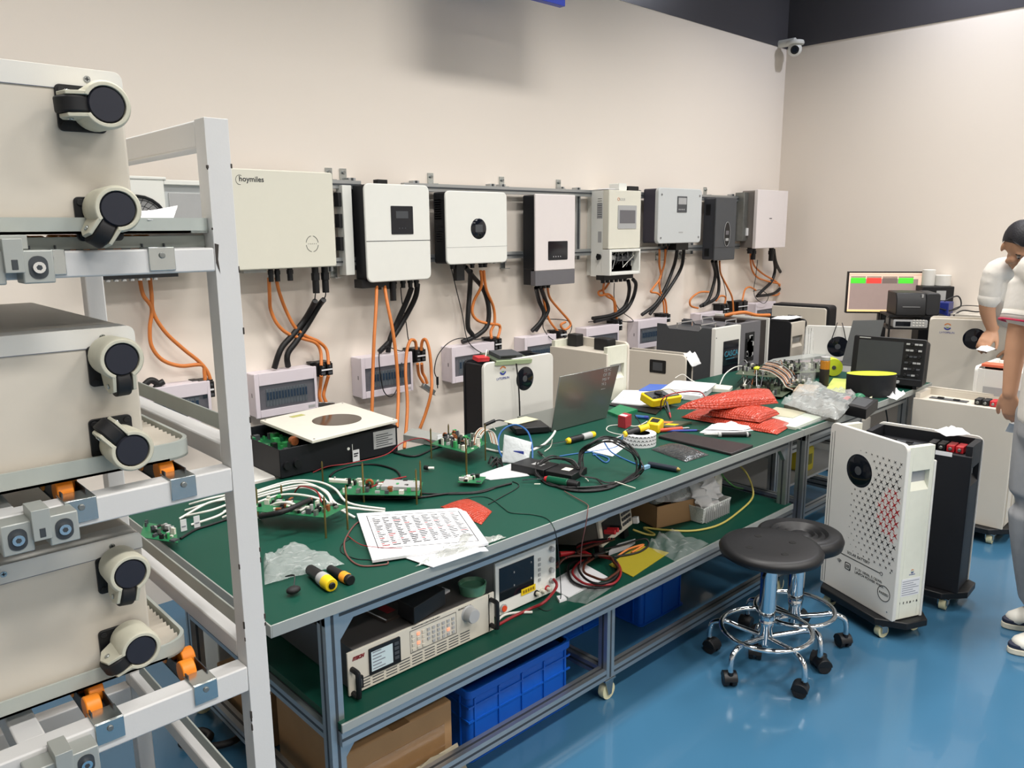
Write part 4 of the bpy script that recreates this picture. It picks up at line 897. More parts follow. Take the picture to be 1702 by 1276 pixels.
def bench(label, x0, x1, legs, shelf, mids=()):
    t = thing('workbench', label, 'workbench', ((x0+x1)/2, 2.1, 0))
    b = MB(); b.box(x0, x1, YF, YB, HB-.006, HB, GREENM); b.box(x0, x1, YF+.003, YB, HB-.03, HB-.006, BATG); b.build('bench_top', t)
    b = MB(); b.box(x0, x1, YF-.004, YF, HB-.03, HB+.001, ALUE); b.box(x0-.004, x0, YF-.004, YB, HB-.03, HB+.001, ALUE); b.build('edge_band', t, bev=.001)
    for x in legs:
        for y in (YF+.04, YB-.04):
            b = MB(); profile(b, (x, y, .09), (x, y, .362 if x in mids else HB-.03)); b.build('leg', t)
            b = MB(); b.box(x-.028, x+.028, y-.022, y+.022, .078, .084, ZINC); b.prism([(x-.022, .078), (x+.022, .078), (x+.012, .02), (x-.004, .02)], y-.018, y-.015, ZINC); b.prism([(x-.022, .078), (x+.022, .078), (x+.012, .02), (x-.004, .02)], y+.015, y+.018, ZINC); c = b.build('caster', t)
            b = MB(); b.cyl((x+.004, y-.012, .032), (x+.004, y+.012, .032), .032, mat('caster_wheel_cream', '#cfcba6', .4), n=20); b.build('wheel', c)
    for (y, z) in ((YF+.04, HB-.05), (YB-.04, HB-.05), (YF+.04, .105), (YB-.04, .105)):
        b = MB(); profile(b, (legs[0]-.02, y, z), (legs[-1]+.02, y, z), .038); b.build('long_rail', t)
    for x in legs:
        for z in ((.105,) if x in mids else (HB-.05, .105, .385)):
            b = MB(); profile(b, (x, YF+.06, z), (x, YB-.06, z), .038); b.build('cross_rail', t)
    if shelf:
        sx0, sx1 = shelf
        b = MB(); b.box(sx0, sx1, YF+.004, YB-.05, .405, .425, GREENM); b.build('shelf_board', t)
        b = MB(); b.box(sx0, sx1, YF-.002, YF+.004, .402, .426, ALUE); b.build('edge_band', t, bev=.001)
        b = MB(); profile(b, (sx0, YF+.022, .38), (sx1, YF+.022, .38)); b.build('shelf_rail', t)
        for x in (legs[0], legs[-1]):
            s = 1 if x == legs[0] else -1
            b = MB(); b.prism([(x+s*.02, HB-.07), (x+s*.07, HB-.07), (x+s*.02, HB-.13)], YF+.03, YF+.05, ALU); b.prism([(x+s*.02, .36), (x+s*.07, .36), (x+s*.02, .30)], YF+.03, YF+.05, ALU); b.build('corner_bracket', t)
    return t
XL0, XL1 = .733, 3.27
bench('long green-topped workbench with a lower shelf, nearest to us', XL0, XL1, (.90, 1.98, 3.2), (.90, 3.22), (1.98,))
bench('green-topped workbench adjoining the near one, right behind the batteries', XL1+.006, 4.80, (3.36, 4.52), None)

# ================================================================= THE RACK ON THE LEFT
RY = 1.30
tR = thing('storage_rack', 'white steel flow rack in the left foreground holding batteries on rollers', 'rack', (.3, 1.6, 0))
pz = [P(337, 194, 'y', RY).z]
def bar(nm, x0, x1, y0, y1, z0, z1, m=RACKW, bev=.003, par=tR): b = MB(); b.box(x0, x1, y0, y1, z0, z1, m); return b.build(nm, par, bev=bev)
PX0, PX1 = .545, .585
b = MB(); b.box(PX0, PX1, RY, RY+.04, .0, pz[0], RACKW)
rn = random.Random(2)
for k in range(26):
    z = rn.uniform(.45, pz[0]-.02); s = rn.uniform(.0015, .004); e = rn.choice([PX0, PX1]); b.box(e-s*.5, e+s*.5, RY-.0005, RY+.003, z, z+s*rn.uniform(1, 5), CHIP)
z = P(350, 425, 'y', RY).z; b.add([(PX0+.001, RY-.0007, z+.02), (PX0+.008, RY-.0007, z+.018), (PX0+.005, RY-.0007, z-.006), (PX0+.007, RY-.0007, z-.03), (PX0+.001, RY-.0007, z-.012)], [(0, 1, 2, 3, 4)], CHIP)
b.build('upright', tR, bev=.004)
bar('upright', PX0, PX1, 2.05, 2.09, 0, pz[0]); bar('upright', -1.0, -.96, RY, RY+.04, 0, pz[0]); bar('upright', -1.0, -.96, 2.05, 2.09, 0, pz[0])
bar('top_beam', PX0, PX1, RY+.04, 2.05, pz[0]-.045, pz[0]-.001); bar('top_beam', -.96, PX0, 2.05, 2.09, pz[0]-.045, pz[0]-.001)
lev = [(P(330, 412, 'y', RY).z, P(335, 452, 'y', RY).z), (P(372, 780, 'y', RY).z, P(373, 820, 'y', RY).z), (P(400, 1112, 'y', RY).z, P(403, 1153, 'y', RY).z)]
lev.append((lev[2][0]*2-lev[1][0], lev[2][1]*2-lev[1][1]))
for i, (zt, zb) in enumerate(lev):
    bar('front_beam', -.96, PX0, RY, RY+.04, zb, zt); bar('rear_beam', -.96, PX0, 2.05, 2.09, zb, zt)
    bar('side_beam', PX0, PX1, RY+.04, 2.05, zt, zt+.036); 
    if i: bar('guard_strip', PX0+.01, PX0+.014, RY+.06, 2.0, zt+.055, zt+.085, TRAY, .001)
    bar('middle_beam', PX0-.36, PX0-.32, RY+.04, 2.05, zb, zt-.002)
    for px_, kx in ((.115, 0), (.42, 1)):
        pass
clips = [[(55, 108), (246, 290)], [(108, 163), (283, 326)], [(160, 210), (322, 362)]]
rollers = [[], [(88, 125), (255, 288)], [(118, 165), (272, 318)]]
for i, (zt, zb) in enumerate(lev[:3]):
    for j, (l, r) in enumerate(clips[i]):
        ym = (P(60, 430, 'y', RY).z); xa, xb = Px(l, [430, 855, 1235][i] if j == 0 else [427, 812, 1155][i], RY), Px(r, [430, 855, 1235][i] if j == 0 else [427, 812, 1155][i], RY)
        b = MB(); b.box(xa, xb, RY-.0035, RY, zt-.034, zt+.003, ZINC); b.box(xa, xb, RY, RY+.045, zt+.0005, zt+.003, ZINC); b.cyl(((xa+xb)/2, RY-.006, zt-.01), ((xa+xb)/2, RY-.003, zt-.01), .005, STEEL, n=10); b.build('track_clip', tR, bev=.001)
        tr = MB(); xc = (xa+xb)/2; tr.box(xc-.018, xc-.016, RY+.03, 2.06, zt-.016, zt+.008, ALUD); tr.box(xc+.016, xc+.018, RY+.03, 2.06, zt-.016, zt+.008, ALUD); tr.box(xc-.018, xc+.018, RY+.03, 2.06, zt-.018, zt-.014, ALUD); tr = tr.build('roller_track', tR)
        for k in range(14):
            y = RY+.062+k*.044; s = .008 if k % 2 else -.008
            b = MB(); b.cyl((xc-.012+s, y, zt+.003), (xc+.012+s, y, zt+.003), .019, ROLL_O, n=18); b.build('roller', tr, bev=.002)
def stopper(px, py, i):
    zt, zb = lev[i]; xc = Px(px, py, RY)
    t = thing('beam_connector', ('silver two-bolt clamp on the top beam of the rack, cut by the picture edge', 'silver two-bolt clamp with a sliding latch on the middle beam of the rack', 'silver two-bolt clamp with a sliding latch on the lowest visible rack beam')[i], 'clamp', (xc, RY-.03, zb))
    for s in (-1, 1):
        b = MB(); x = xc+s*.03; b.box(x-.02, x+.02, RY-.04, RY-.0005, zb-.004, zb+.042, ALUE); 
        k = b.build('clamp_block', t, bev=.002)
        b = MB(); b.rr(x-.012, x+.012, zb+.002, zb+.034, .011, RY-.041, RY-.0395, ALUD); b.cyl((x, RY-.046, zb+.018), (x, RY-.04, zb+.018), .008, CHROME, n=14); b.cyl((x, RY-.0465, zb+.018), (x, RY-.0455, zb+.018), .004, ALUD, n=6); b.build('bolt', k)
    b = MB(); b.box(xc-.012, xc+.012, RY-.05, RY-.001, zb+.012, zb+.058, ALUE); b.box(xc-.004, xc+.004, RY-.0506, RY-.049, zb+.016, zb+.03, ALUD); b.build('latch', t, bev=.002)
stopper(12, 445, 0); stopper(60, 893, 1); stopper(100, 1290, 2)
b = MB(); zt = lev[0][0]; b.box(-.5, Px(40, 400, RY), RY-.02, RY, zt+.004, zt+.024, ALUE); b.cyl((Px(9, 400, RY), RY-.0215, zt+.014), (Px(9, 400, RY), RY-.019, zt+.014), .0035, BLACK, n=10); b.build('stop_bar', tR, bev=.002)
bar('label_holder', PX0-.36, PX0, RY+.035, RY+.04, zt+.001, zt+.02, TRAY, .001)
# ---- trays
def tray(label, xr, zt, deep, ty):
    xr += .03; t = thing('plastic_tray', label, 'tray', (xr-.3, 1.7, zt)); x0 = xr-.75; y0, y1 = ty, 2.0; z0 = zt+.024; r = .05
    poly = rrect(x0, xr, y0, y1, .045, 6)
    b = MB(); b.prism(poly, z0, z0+.004, TRAY, ax='z')
    n = len(poly); c = Vector(((x0+xr)/2, (y0+y1)/2, 0)); inn = [(c.x+(p[0]-c.x)*.985, c.y+(p[1]-c.y)*.985) for p in poly]
    b.loft([[(p[0], p[1], z) for p in q] for q, z in ((poly, z0), (poly, z0+deep), (inn, z0+deep), (inn, z0+.004))], TRAY, caps=False)
    b.build('rim', t)
    b = MB()
    for k in range(30): y = y0+.04+k*(y1-y0-.08)/29; b.prism([(y-.008, z0+.004), (y, z0+deep*.9), (y+.008, z0+.004)], xr-.28, xr-.012, BATG, ax='x')
    b.build('rib', t, kind=None); return z0+.014
zf = []
zf.append(tray('grey plastic tray under the topmost battery on the rack', Px(335, 400, RY), lev[0][0], .024, 1.302))
zf.append(tray('grey-green ribbed plastic tray under the middle battery on the rack', Px(308, 740, RY), lev[1][0], .03, 1.335))
zf.append(tray('grey ribbed plastic tray under the lowest visible battery on the rack', Px(318, 1060, RY), lev[2][0], .028, 1.385))
b = MB(); y = RY+.06; b.sheet([(Px(225, 378, y), RY+.0, zf[0]+.006), (Px(270, 378, y), RY+.01, zf[0]+.008), (Px(305, 368, y), y+.02, zf[0]+.03), (Px(230, 370, y), y+.16, zf[0]+.01)], PAPER, 6, 5, .006, 3, .001); b.build('paper_sheet', label='white paper sticking out beside the topmost rack battery', cat='paper')
# ---- leveling casters, local frame: mounted on plane y=0, sticking to -y
def lev_caster(par, px, py, th, k):
    y = BY-.075; c = P(px, py, 'y', y); X = Matrix.Translation(Vector((c.x, BY, c.z))) @ Matrix.Scale(.9, 4)
    t = bpy.data.objects.new('leveling_caster', None); COL.objects.link(t); t.parent = par; t.matrix_local = WM[par.name].inverted() @ X; WM[t.name] = X; t.empty_display_size = .03
    a = radians(th); d = Vector((cos(a), 0, sin(a))); s = Vector((-sin(a), 0, cos(a)))   # wheel direction and its side
    o = Vector((0, 0, 0))+d*.018
    b = MB(); b.rr(o.x-.036, o.x+.036, o.z-.036, o.z+.036, .008, -.006, 0, BLACK)
    for sx in (-1, 1):
        for sz in (-1, 1): b.cyl((o.x+sx*.027, -.008, o.z+sz*.027), (o.x+sx*.027, -.006, o.z+sz*.027), .006, BLACKR, n=8)
    b.build('mounting_plate', t, local=True, bev=.002)
    # horseshoe housing open towards the wheel
    b = MB(); g = 26; n = 26; ro, ri, rings = .0375, .0285, []
    for i in range(n+1):
        q = a+radians(g+(360-2*g)*i/n); e = Vector((cos(q), 0, sin(q)))
        rings.append([e*ri+Vector((0, -.012, 0)), e*(ro*.94)+Vector((0, -.008, 0)), e*ro+Vector((0, -.072, 0)), e*(ro-.003)+Vector((0, -.078, 0)), e*ri+Vector((0, -.078, 0))])
    b.loft(rings, OFFW)
    for sg in (-1, 1):
        e = d*.040+s*(sg*.0165); pts = [e+d*(-.012)+Vector((0, -.078, 0)), e+d*.016+Vector((0, -.070, 0)), e+d*.022+Vector((0, -.045, 0)), e+d*.012+Vector((0, -.02, 0)), e+d*(-.012)+Vector((0, -.012, 0))]
        b.loft([[p-s*.003 for p in pts], [p+s*.003 for p in pts]], OFFW); b.cyl(e+d*.008+s*(sg*.003)+Vector((0, -.05, 0)), e+d*.008+s*(sg*.006)+Vector((0, -.05, 0)), .005, ZINC, n=8)
    b.build('housing', t, local=True, bev=.001)
    b = MB(); b.lathe([(.001, -.077), (.0255, -.077), (.028, -.072), (.028, -.05), (.027, -.045)], FOOT, ax='y', n=30); b.build('foot_pad', t, local=True)
    b = MB(); w = Vector((0, -.048, 0))+d*.040; b.cyl(w-s*.0125, w+s*.0125, .028, BLACKR, n=26); b.cyl(w-s*.0135, w+s*.0135, .008, ZINC, n=10); b.build('wheel', t, local=True, bev=.003)
BY = 1.315
def rack_batt(label, tr, br, casters, by):
    global BY; BY = by
    zb = br; x1 = Px(tr[0], tr[1], BY); z1 = P(tr[0], tr[1], 'y', BY).z
    x0 = x1-.9
    t = thing('battery_unit', label, 'battery', ((x0+x1)/2, 1.7, zb))
    b = MB(); b.rr(x0, x1, zb, z1, (.012, .004, .004, .012), BY, 1.98, BATG); b.build('case', t, bev=.004)
    zl = z1-.030
    b = MB(); b.rr(x0+.002, x1+.001, zl, z1+.0006, (.012, .002, .002, .002), BY-.0015, BY+.05, BATW); b.box(x0, x1, BY-.0019, BY-.0012, zl-.0008, zl+.0004, INK); b.build('edge_cover', t, bev=.001)
    b = MB()
    for k in range(4):
        x = x1-.048-k*.16; b.cyl((x, BY-.0028, zl+.016), (x, BY-.0012, zl+.016), .0048, ZINC, n=12); b.box(x-.003, x+.003, BY-.0031, BY-.0027, zl+.0153, zl+.0167, INKD); b.box(x-.0007, x+.0007, BY-.0031, BY-.0027, zl+.013, zl+.019, INKD)
    b.build('screw', t)
    for k, (px, py, th) in enumerate(casters): lev_caster(t, px, py, th, k)
    return t
rack_batt('topmost warm-grey battery lying on the rack, casters facing us', (200, 122), zf[0], [(180, 173, 182), (199, 347, 238)], 1.315)
rack_batt('middle warm-grey battery lying on the rack above the ribbed tray', (221, 541), zf[1], [(205, 598, 272), (223, 750, 128)], 1.355)
rack_batt('lowest warm-grey battery in view on the rack, casters facing us', (233, 882), zf[2], [(219, 956, 262), (237, 1083, 205)], 1.40)
bar('base_plate', -.9, .45, 1.4, 2.0, .3, .31, STEEL, .001)

# ================================================================= THINGS ON THE BENCH
def fr2(a, b, z=None):
    "frame at a, x axis towards b (both points), z up; returns matrix and the distance"
    a = Vector(a); b = Vector(b); d = b-a
    if z is not None: a.z = z; d.z = 0
    x = d.normalized(); y = Vector((0, 0, 1)).cross(x).normalized(); zz = x.cross(y)
    return Matrix(((x.x, y.x, zz.x, a.x), (x.y, y.y, zz.y, a.y), (x.z, y.z, zz.z, a.z), (0, 0, 0, 1))), d.length
def quadT(pts, z=HB+.001): return [P(a, b, 'z', z) for a, b in pts]
def flat(name, label, pts, m, z=HB+.001, h=.002, cat='paper', parent=None, bev=0, group=None, poly=None):
    q = quadT(pts, z+h); b = MB(); b.loft([[Vector((p.x, p.y, z)) for p in q], [Vector((p.x, p.y, z+h)) for p in q]], m)
    return b.build(name, parent, label=label if parent is None else None, cat=cat if parent is None else None, bev=bev, group=group)
def crump(name, label, pts, m, z=HB+.004, amp=.01, seed=1, n=16, cat='plastic bag', thick=0, build=True):
    b = MB(); b.sheet(quadT(pts, z), m, n, n, amp, seed, thick)
    return b.build(name, label=label, cat=cat, ang=70)
def pillow(name, label, pts, m, z0, h, cat='pouch', seed=0, n=22, parent=None, e=.5):
    "padded bag over four corners; thickness h in the middle"
    q = [Vector(p) for p in (quadT(pts, z0) if not isinstance(pts[0], Vector) else pts)]; rn = random.Random(seed); v = []; f = []
    for s in (0, 1):
        for j in range(n+1):
            for i in range(n+1):
                u, w = i/n, j/n; p = (q[0]*(1-u)+q[1]*u)*(1-w)+(q[3]*(1-u)+q[2]*u)*w
                g = (max(0, 4*u*(1-u))*max(0, 4*w*(1-w)))**e
                v.append(p+Vector((0, 0, (g*h*(1+.06*rn.uniform(-1, 1)) if s else 0)+.0006*s+(.05*h*sin(9*u+seed)*g if s else 0))))
    N = (n+1)**2
    for s in (0, 1):
        for j in range(n):
            for i in range(n): a = s*N+j*(n+1)+i; f.append((a, a+1, a+n+2, a+n+1))
    bd = [i for i in range(n+1)]+[j*(n+1)+n for j in range(1, n+1)]+[n*(n+1)+i for i in range(n-1, -1, -1)]+[j*(n+1) for j in range(n-1, 0, -1)]
    f += [(bd[i], bd[(i+1) % len(bd)], N+bd[(i+1) % len(bd)], N+bd[i]) for i in range(len(bd))]
    b = MB(); b.add(v, f, m); return b.build(name, parent, label=label if parent is None else None, cat=cat if parent is None else None, ang=80)
def wire(label, pts, r, m, z=HB, name='wire', cat='wire', n=6, sub=6):
    "pts: (px, py[, height over the bench])"
    return cable(name, label, [P(p[0], p[1], 'z', z+r+(p[2] if len(p) > 2 else 0)) for p in pts], r, m, cat, n=n, sub=sub)

# black inverter chassis with white cover plate
bt = thing('battery_unit', 'white battery case on the floor under the black opened inverter', 'battery', (1.4, 2.85, 0))
b = MB(); b.rr(1.0, 1.72, .03, .762, .01, 2.63, 2.84, BATW); b.build('case', bt, bev=.004)
for x in (1.08, 1.64):
    b = MB(); b.box(x-.03, x+.03, 2.65, 2.82, 0, .03, BLACK); b.build('foot', bt)
X0, X1, YI0, YI1, ZI0, ZI1 = 1.26, 1.775, 2.58, 2.98, .764, .872
iv = thing('opened_inverter', 'black inverter lying open with a loose white cover plate on top', 'inverter', (1.5, 2.75, ZI0))
b = MB(); w_ = .004
b.box(X0, X1, YI0, YI0+w_, ZI0, ZI1, BLKMET); b.box(X0, X1, YI1-w_, YI1, ZI0, ZI1, BLKMET); b.box(X0, X0+w_, YI0, YI1, ZI0, ZI1, BLKMET); b.box(X1-w_, X1, YI0, YI1, ZI0, ZI1, BLKMET); b.box(X0, X1, YI0, YI1, ZI0, ZI0+.004, BLKMET)
b.box(1.42, X1, YI0, YI1, ZI1-.004, ZI1, BLKMET); b.build('chassis', iv, bev=.002)
b = MB(); b.box(X0+.01, 1.42, YI0+.02, YI1-.02, ZI1-.05, ZI1-.047, PCB); rn = random.Random(4)
for k in range(40):
    x, y = rn.uniform(X0+.02, 1.40), rn.uniform(YI0+.03, YI1-.04); s = rn.uniform(.004, .014); b.box(x-s, x+s, y-s, y+s, ZI1-.047, ZI1-.047+rn.uniform(.005, .035), rn.choice([COMPG, COMPG, BLACK, COMPW, PCB, DGREY]))
b.build('circuit_board', iv)
b = MB(); b.lathe([(.006, -.012), (.016, -.012), (.018, 0), (.016, .012), (.006, .012)], COPPER, c=(1.36, 2.66, ZI1+.0), ax='y', n=16); b.build('toroid', iv)
q = quadT([(432, 698), (519, 732), (661, 697), (570, 668)], .898); b = MB()
b.loft([[p-Vector((0, 0, .012)) for p in q], q], mat('cover_plate_white', '#dcd9cd', .4)); b.build('cover_plate', iv, bev=.002)
cq = (q[0]+q[2])/2+(q[2]-q[0])*.06; ex = (q[2]-q[1]).normalized(); ey = Vector((0, 0, 1)).cross(ex)
b = MB(); b.loft([[cq+ex*(.098*cos(a*pi/20))+ey*(.098*sin(a*pi/20))+Vector((0, 0, h)) for a in range(40)] for h in (0, .0012)], mat('round_window', '#453e36', .08)); b.build('round_window', iv)
cs = P(494, 691, 'z', .8985); b = MB(); b.loft([[cs+ex*sx*.03+ey*sy*.014+Vector((0, 0, h)) for sx, sy in ((-1, -1), (1, -1), (1, 1), (-1, 1))] for h in (0, .0008)], mat('yellowish_sticker', '#b4b36e', .5)); b.build('sticker', iv)
b = MB()
for p in q: c = p+(cq-p)*.07; b.cyl(c, c+Vector((0, 0, .0012)), .004, STEEL, n=8)
b.build('screw', iv)
b = MB(); b.box(1.66, 1.765, YI0-.001, YI0, ZI0+.03, ZI1-.008, LGREY)
for k in range(6): b.box(1.672, 1.75-(k % 2)*.02, YI0-.0014, YI0-.001, ZI0+.038+k*.009, ZI0+.041+k*.009, DGREY)
b.build('rating_label', iv)
b = MB(); b.cyl((1.545, YI0-.002, .82), (1.545, YI0, .82), .006, INVW, n=10); b.box(1.562, 1.564, YI0-.001, YI0, .805, .835, INVW); b.build('brand_mark', iv)
b = MB()
for x in (1.285, 1.325): b.cyl((x, YI0-.014, .81), (x, YI0, .81), .015, BLACK, n=14)
b.build('socket', iv)

# circuit boards
def board(label, pts, z, seed, ncomp=40, stand=(), cat='circuit board', m=PCB, tor=(), hs=None, hmax=.02, extra=None, name='circuit_board', cols=None):
    q = quadT(pts, z); t = thing(name, label, cat, tuple(sum(q, Vector())/4-Vector((0, 0, z-HB))))
    up = Vector((0, 0, 1)); b = MB(); b.loft([q, [p+up*.002 for p in q]], m); b.build('board', t)
    rn = random.Random(seed); cols = cols or [BLACK, COMPW, DGREY, COMPW, COMPG, LGREY, COPPER, BLACKR, STEEL]
    ux = (q[1]-q[0]).normalized(); uy = up.cross(ux)
    def spot(u, w): return (q[0]*(1-u)+q[1]*u)*(1-w)+(q[3]*(1-u)+q[2]*u)*w+up*.002
    b = MB()
    for k in range(ncomp):
        c = spot(rn.uniform(.06, .94), rn.uniform(.08, .92)); a, e, h = rn.uniform(.002, .008), rn.uniform(.002, .009), rn.uniform(.002, hmax); mm = rn.choice(cols)
        if rn.random() < .25: b.cyl(c, c+up*h, a*.9, mm, n=8)
        else: b.add([c+ux*sx*a+uy*sy*e+up*sz for sz in (0, h) for sy in (-1, 1) for sx in (-1, 1)], [(0, 2, 3, 1), (4, 5, 7, 6), (0, 1, 5, 4), (1, 3, 7, 5), (3, 2, 6, 7), (2, 0, 4, 6)], mm)
    b.build('components', t)
    for (u, w, r) in tor:
        c = spot(u, w)+up*r; b = MB(); b.tube([c+ux*(r*.7*cos(a*pi/8))+up*(r*.7*sin(a*pi/8)) for a in range(16)], r*.38, COPPER, n=8, sub=1, closed=True); b.build('coil', t)
    if hs:
        (u0, w0, u1, w1, h, mm) = hs; qs = [spot(u0, w0), spot(u1, w0), spot(u1, w1), spot(u0, w1)]; b = MB(); b.loft([qs, [p+up*h for p in qs]], mm); b.build('heat_sink', t, bev=.001)
    for (px, pt, pb) in stand:
        f = P(px, pb, 'z', HB); zt = P(px, pt, 'y', f.y).z; b = MB(); b.cyl((f.x, f.y, HB), (f.x, f.y, zt), .0032, BRASS, n=6); b.cyl((f.x, f.y, zt), (f.x, f.y, zt+.005), .0016, BRASS, n=6); b.build('standoff', t)
    return t
board('green circuit board on brass legs with white connectors, nearest the rack post', [(402, 848), (541, 861), (579, 841), (452, 828)], .815, 1, 60, [(542, 826, 894), (578, 808, 880), (470, 807, 850), (429, 812, 860)], tor=())
board('green circuit board with a silver heat sink and copper coil, behind the paper stack', [(560, 822), (697, 824), (703, 802), (585, 796)], .79, 2, 50, [(605, 770, 834), (693, 781, 838), (700, 767, 828), (537, 768, 805)], tor=((.33, .5, .014),), hs=(.5, .3, .98, .8, .014, LGREY))
board('green circuit board on tall brass legs with a ribbon cable, left of the white bag', [(716, 738), (778, 754), (810, 736), (752, 719)], .815, 3, 70, [(775, 729, 784), (807, 706, 765), (717, 713, 762), (746, 706, 742)], tor=((.1, .5, .013), (.18, .8, .012)), hmax=.03)
board('small green circuit board lying in front of the board with the ribbon cable', [(761, 802), (800, 804), (808, 793), (768, 790)], .775, 4, 26, [(776, 745, 800)], hmax=.012)
board('green circuit board with red connector at the left bench end, seen under the rack', [(233, 893), (296, 903), (293, 878), (240, 868)], .785, 5, 24, hmax=.02)
board('thin green board with a long cream connector, just behind the cable bundle', [(545, 803), (585, 806), (582, 797), (545, 795)], .80, 15, 8, hs=(.05, .1, .95, .5, .01, COMPW))
b = MB(); b.tube([P(a, c, 'z', HB+.055+h) for a, c, h in [(788, 738, 0), (790, 722, .02), (800, 712, .035), (812, 716, .03), (818, 735, .005)]], .0025, COPPER)
rb = MB()
for k in range(8): rb.tube([P(a+k*1.6, c+k*.6, 'z', HB+.055+h) for a, c, h in [(786, 740, 0), (789, 722, .02), (799, 711, .035), (811, 716, .03), (817, 736, .0)]], .0016, [COMPW, COPPER, COMPW, LGREY][k % 4], n=5)
rb.build('ribbon_cable', label='arched multi-wire ribbon cable standing on the tall-legged circuit board', cat='ribbon cable')
q = quadT([(670, 722), (735, 733), (745, 722), (684, 711)], HB+.03); b = MB(); b.loft([[p-Vector((0, 0, .028)) for p in q], q], ALUE); b.build('aluminium_bar', label='flat aluminium bar on the bench right of the black opened inverter', cat='metal bar', bev=.002)
b = MB(); c = T(731, 738); b.box(c.x-.012, c.x+.012, c.y-.002, c.y+.002, c.z, c.z+.04, PAPER); b.build('tag', label='small white tag standing by the aluminium bar', cat='tag')
c = T(592, 766); b = MB(); b.box(c.x-.015, c.x+.015, c.y-.002, c.y+.002, c.z, c.z+.045, PAPER, None); b.box(c.x-.01, c.x+.01, c.y-.0026, c.y-.002, c.z+.028, c.z+.033, INKD); b.box(c.x-.01, c.x+.006, c.y-.0026, c.y-.002, c.z+.019, c.z+.024, INKD); b.build('tag', label='white cable tag with dark print in front of the black opened inverter', cat='tag')
# far heap of boards
BC_ = [BLACK, DGREY, LGREY, COMPW, PCBD, BLACKR, STEEL, DGREY]
for k, (lb, pts, z, hh_) in enumerate([
    ('olive circuit board at the bottom of the far electronics heap', [(1218, 652), (1300, 660), (1330, 640), (1240, 632)], .775, .04),
    ('olive circuit board standing above the heap, left side', [(1222, 622), (1290, 628), (1310, 612), (1240, 606)], .84, .03),
    ('long olive circuit board at the back of the electronics heap', [(1290, 622), (1370, 618), (1375, 602), (1300, 603)], .80, .035),
    ('olive circuit board at the right of the electronics heap beside the clear bag', [(1300, 645), (1350, 642), (1352, 626), (1308, 628)], .80, .025)]):
    board(lb, pts, z, 20+k, 60, m=PCBD, cols=BC_, hmax=hh_)
hp_ = MB(); rn = random.Random(9)
for k in range(26):
    a = T(rn.uniform(1225, 1330), rn.uniform(612, 655)); c = T(rn.uniform(1225, 1340), rn.uniform(612, 655)); hp_.tube([a+Vector((0, 0, .03)), (a+c)/2+Vector((0, 0, rn.uniform(.05, .11))), c+Vector((0, 0, .03))], .0022, rn.choice([CABB, CABB, LGREY, COPPER, CABW, DGREY]), n=4, sub=5)
hp_.build('loose_wiring', label='tangle of dark loose wires over the far electronics heap', cat='wires', kind='stuff')
rb = MB()
for k in range(14): rb.tube([P(a+k*1.1, c-k*1.1, 'z', HB+h) for a, c, h in [(1262, 614, .12), (1280, 618, .11), (1298, 630, .08), (1306, 642, .05), (1318, 648, .03)]], .0024, [COMPW, COPPER, DGREY, LGREY, ORNG][k % 5], n=4)
rb.build('ribbon_cable', label='striped flat ribbon cable draped over the far electronics heap', cat='ribbon cable')
q = quadT([(1268, 604), (1372, 590), (1376, 583), (1285, 596)], HB+.025); b = MB(); b.loft([[p-Vector((0, 0, .024)) for p in q], q], ALUE); b.build('aluminium_bar', label='long aluminium bar behind the far electronics heap', cat='metal bar', bev=.002)
wire('white lead arching down from the electronics heap to the bench', [(1196, 640), (1205, 622, .05), (1222, 610, .08), (1238, 610, .09), (1242, 625, .06), (1234, 645, .02)], .0035, CABW)
b = MB(); c = T(1258, 612, HB+.1); b.sph(c, .018, LIME, 8, (1.3, 1, .7)); b.build('yellow_plug', label='small yellow plug on top of the far electronics heap', cat='plug')

# cables over the left half of the bench
rn = random.Random(11)
for k, pts in enumerate([
    [(376, 842), (430, 822, .03), (500, 806, .05), (540, 815, .05), (560, 838, .05), (600, 846, .01), (640, 850)],
    [(372, 850), (430, 826, .04), (500, 810, .06), (530, 820, .06), (548, 838, .05), (575, 848)],
    [(380, 838), (440, 814, .04), (490, 802, .05), (520, 806, .05), (545, 822, .06), (552, 842, .04)],
    [(370, 860), (420, 838, .04), (470, 822, .06), (520, 826, .07), (556, 842, .03), (590, 860)],
    [(375, 834), (420, 818, .03), (480, 800, .05), (525, 800, .05), (556, 812, .04), (580, 836, .01), (640, 846)],
    [(430, 860), (445, 845, .04), (470, 838, .06), (495, 848, .06), (508, 842, .06)],
    [(432, 862), (450, 840, .05), (478, 835, .07), (505, 845, .06)]]):
    wire('white wire of the bundle between the rack post and the near circuit board' , pts, .0042, CABW).__setitem__('group', 'white wires of the near bundle')
for k, pts in enumerate([[(378, 822), (350, 828, .02), (315, 838)], [(376, 830), (345, 836, .02), (298, 862)], [(378, 838), (350, 848, .02), (305, 858)], [(380, 846), (360, 858, .01), (318, 872)], [(377, 826), (340, 838, .02), (308, 848)]]):
    wire('white wire fanning out left of the rack post', pts, .004, CABW).__setitem__('group', 'white wire ends left of the rack post')
c0_, c1_ = T(306, 882), T(328, 876)
for c, l in ((c0_, 'white cable tag hanging at the wire ends, left one'), (c1_, 'white printed cable tag at the wire ends, right one')):
    b = MB(); b.box(c.x-.009, c.x+.009, c.y-.001, c.y+.001, c.z, c.z+.036, PAPER); b.box(c.x-.006, c.x+.006, c.y-.0015, c.y-.001, c.z+.012, c.z+.016, INK); b.build('tag', label=l, cat='tag')
wire('thick black cable crossing the near circuit board', [(432, 858, .05), (470, 850, .07), (505, 835, .07), (520, 828, .05)], .009, CABB, name='black_cable', cat='cable')
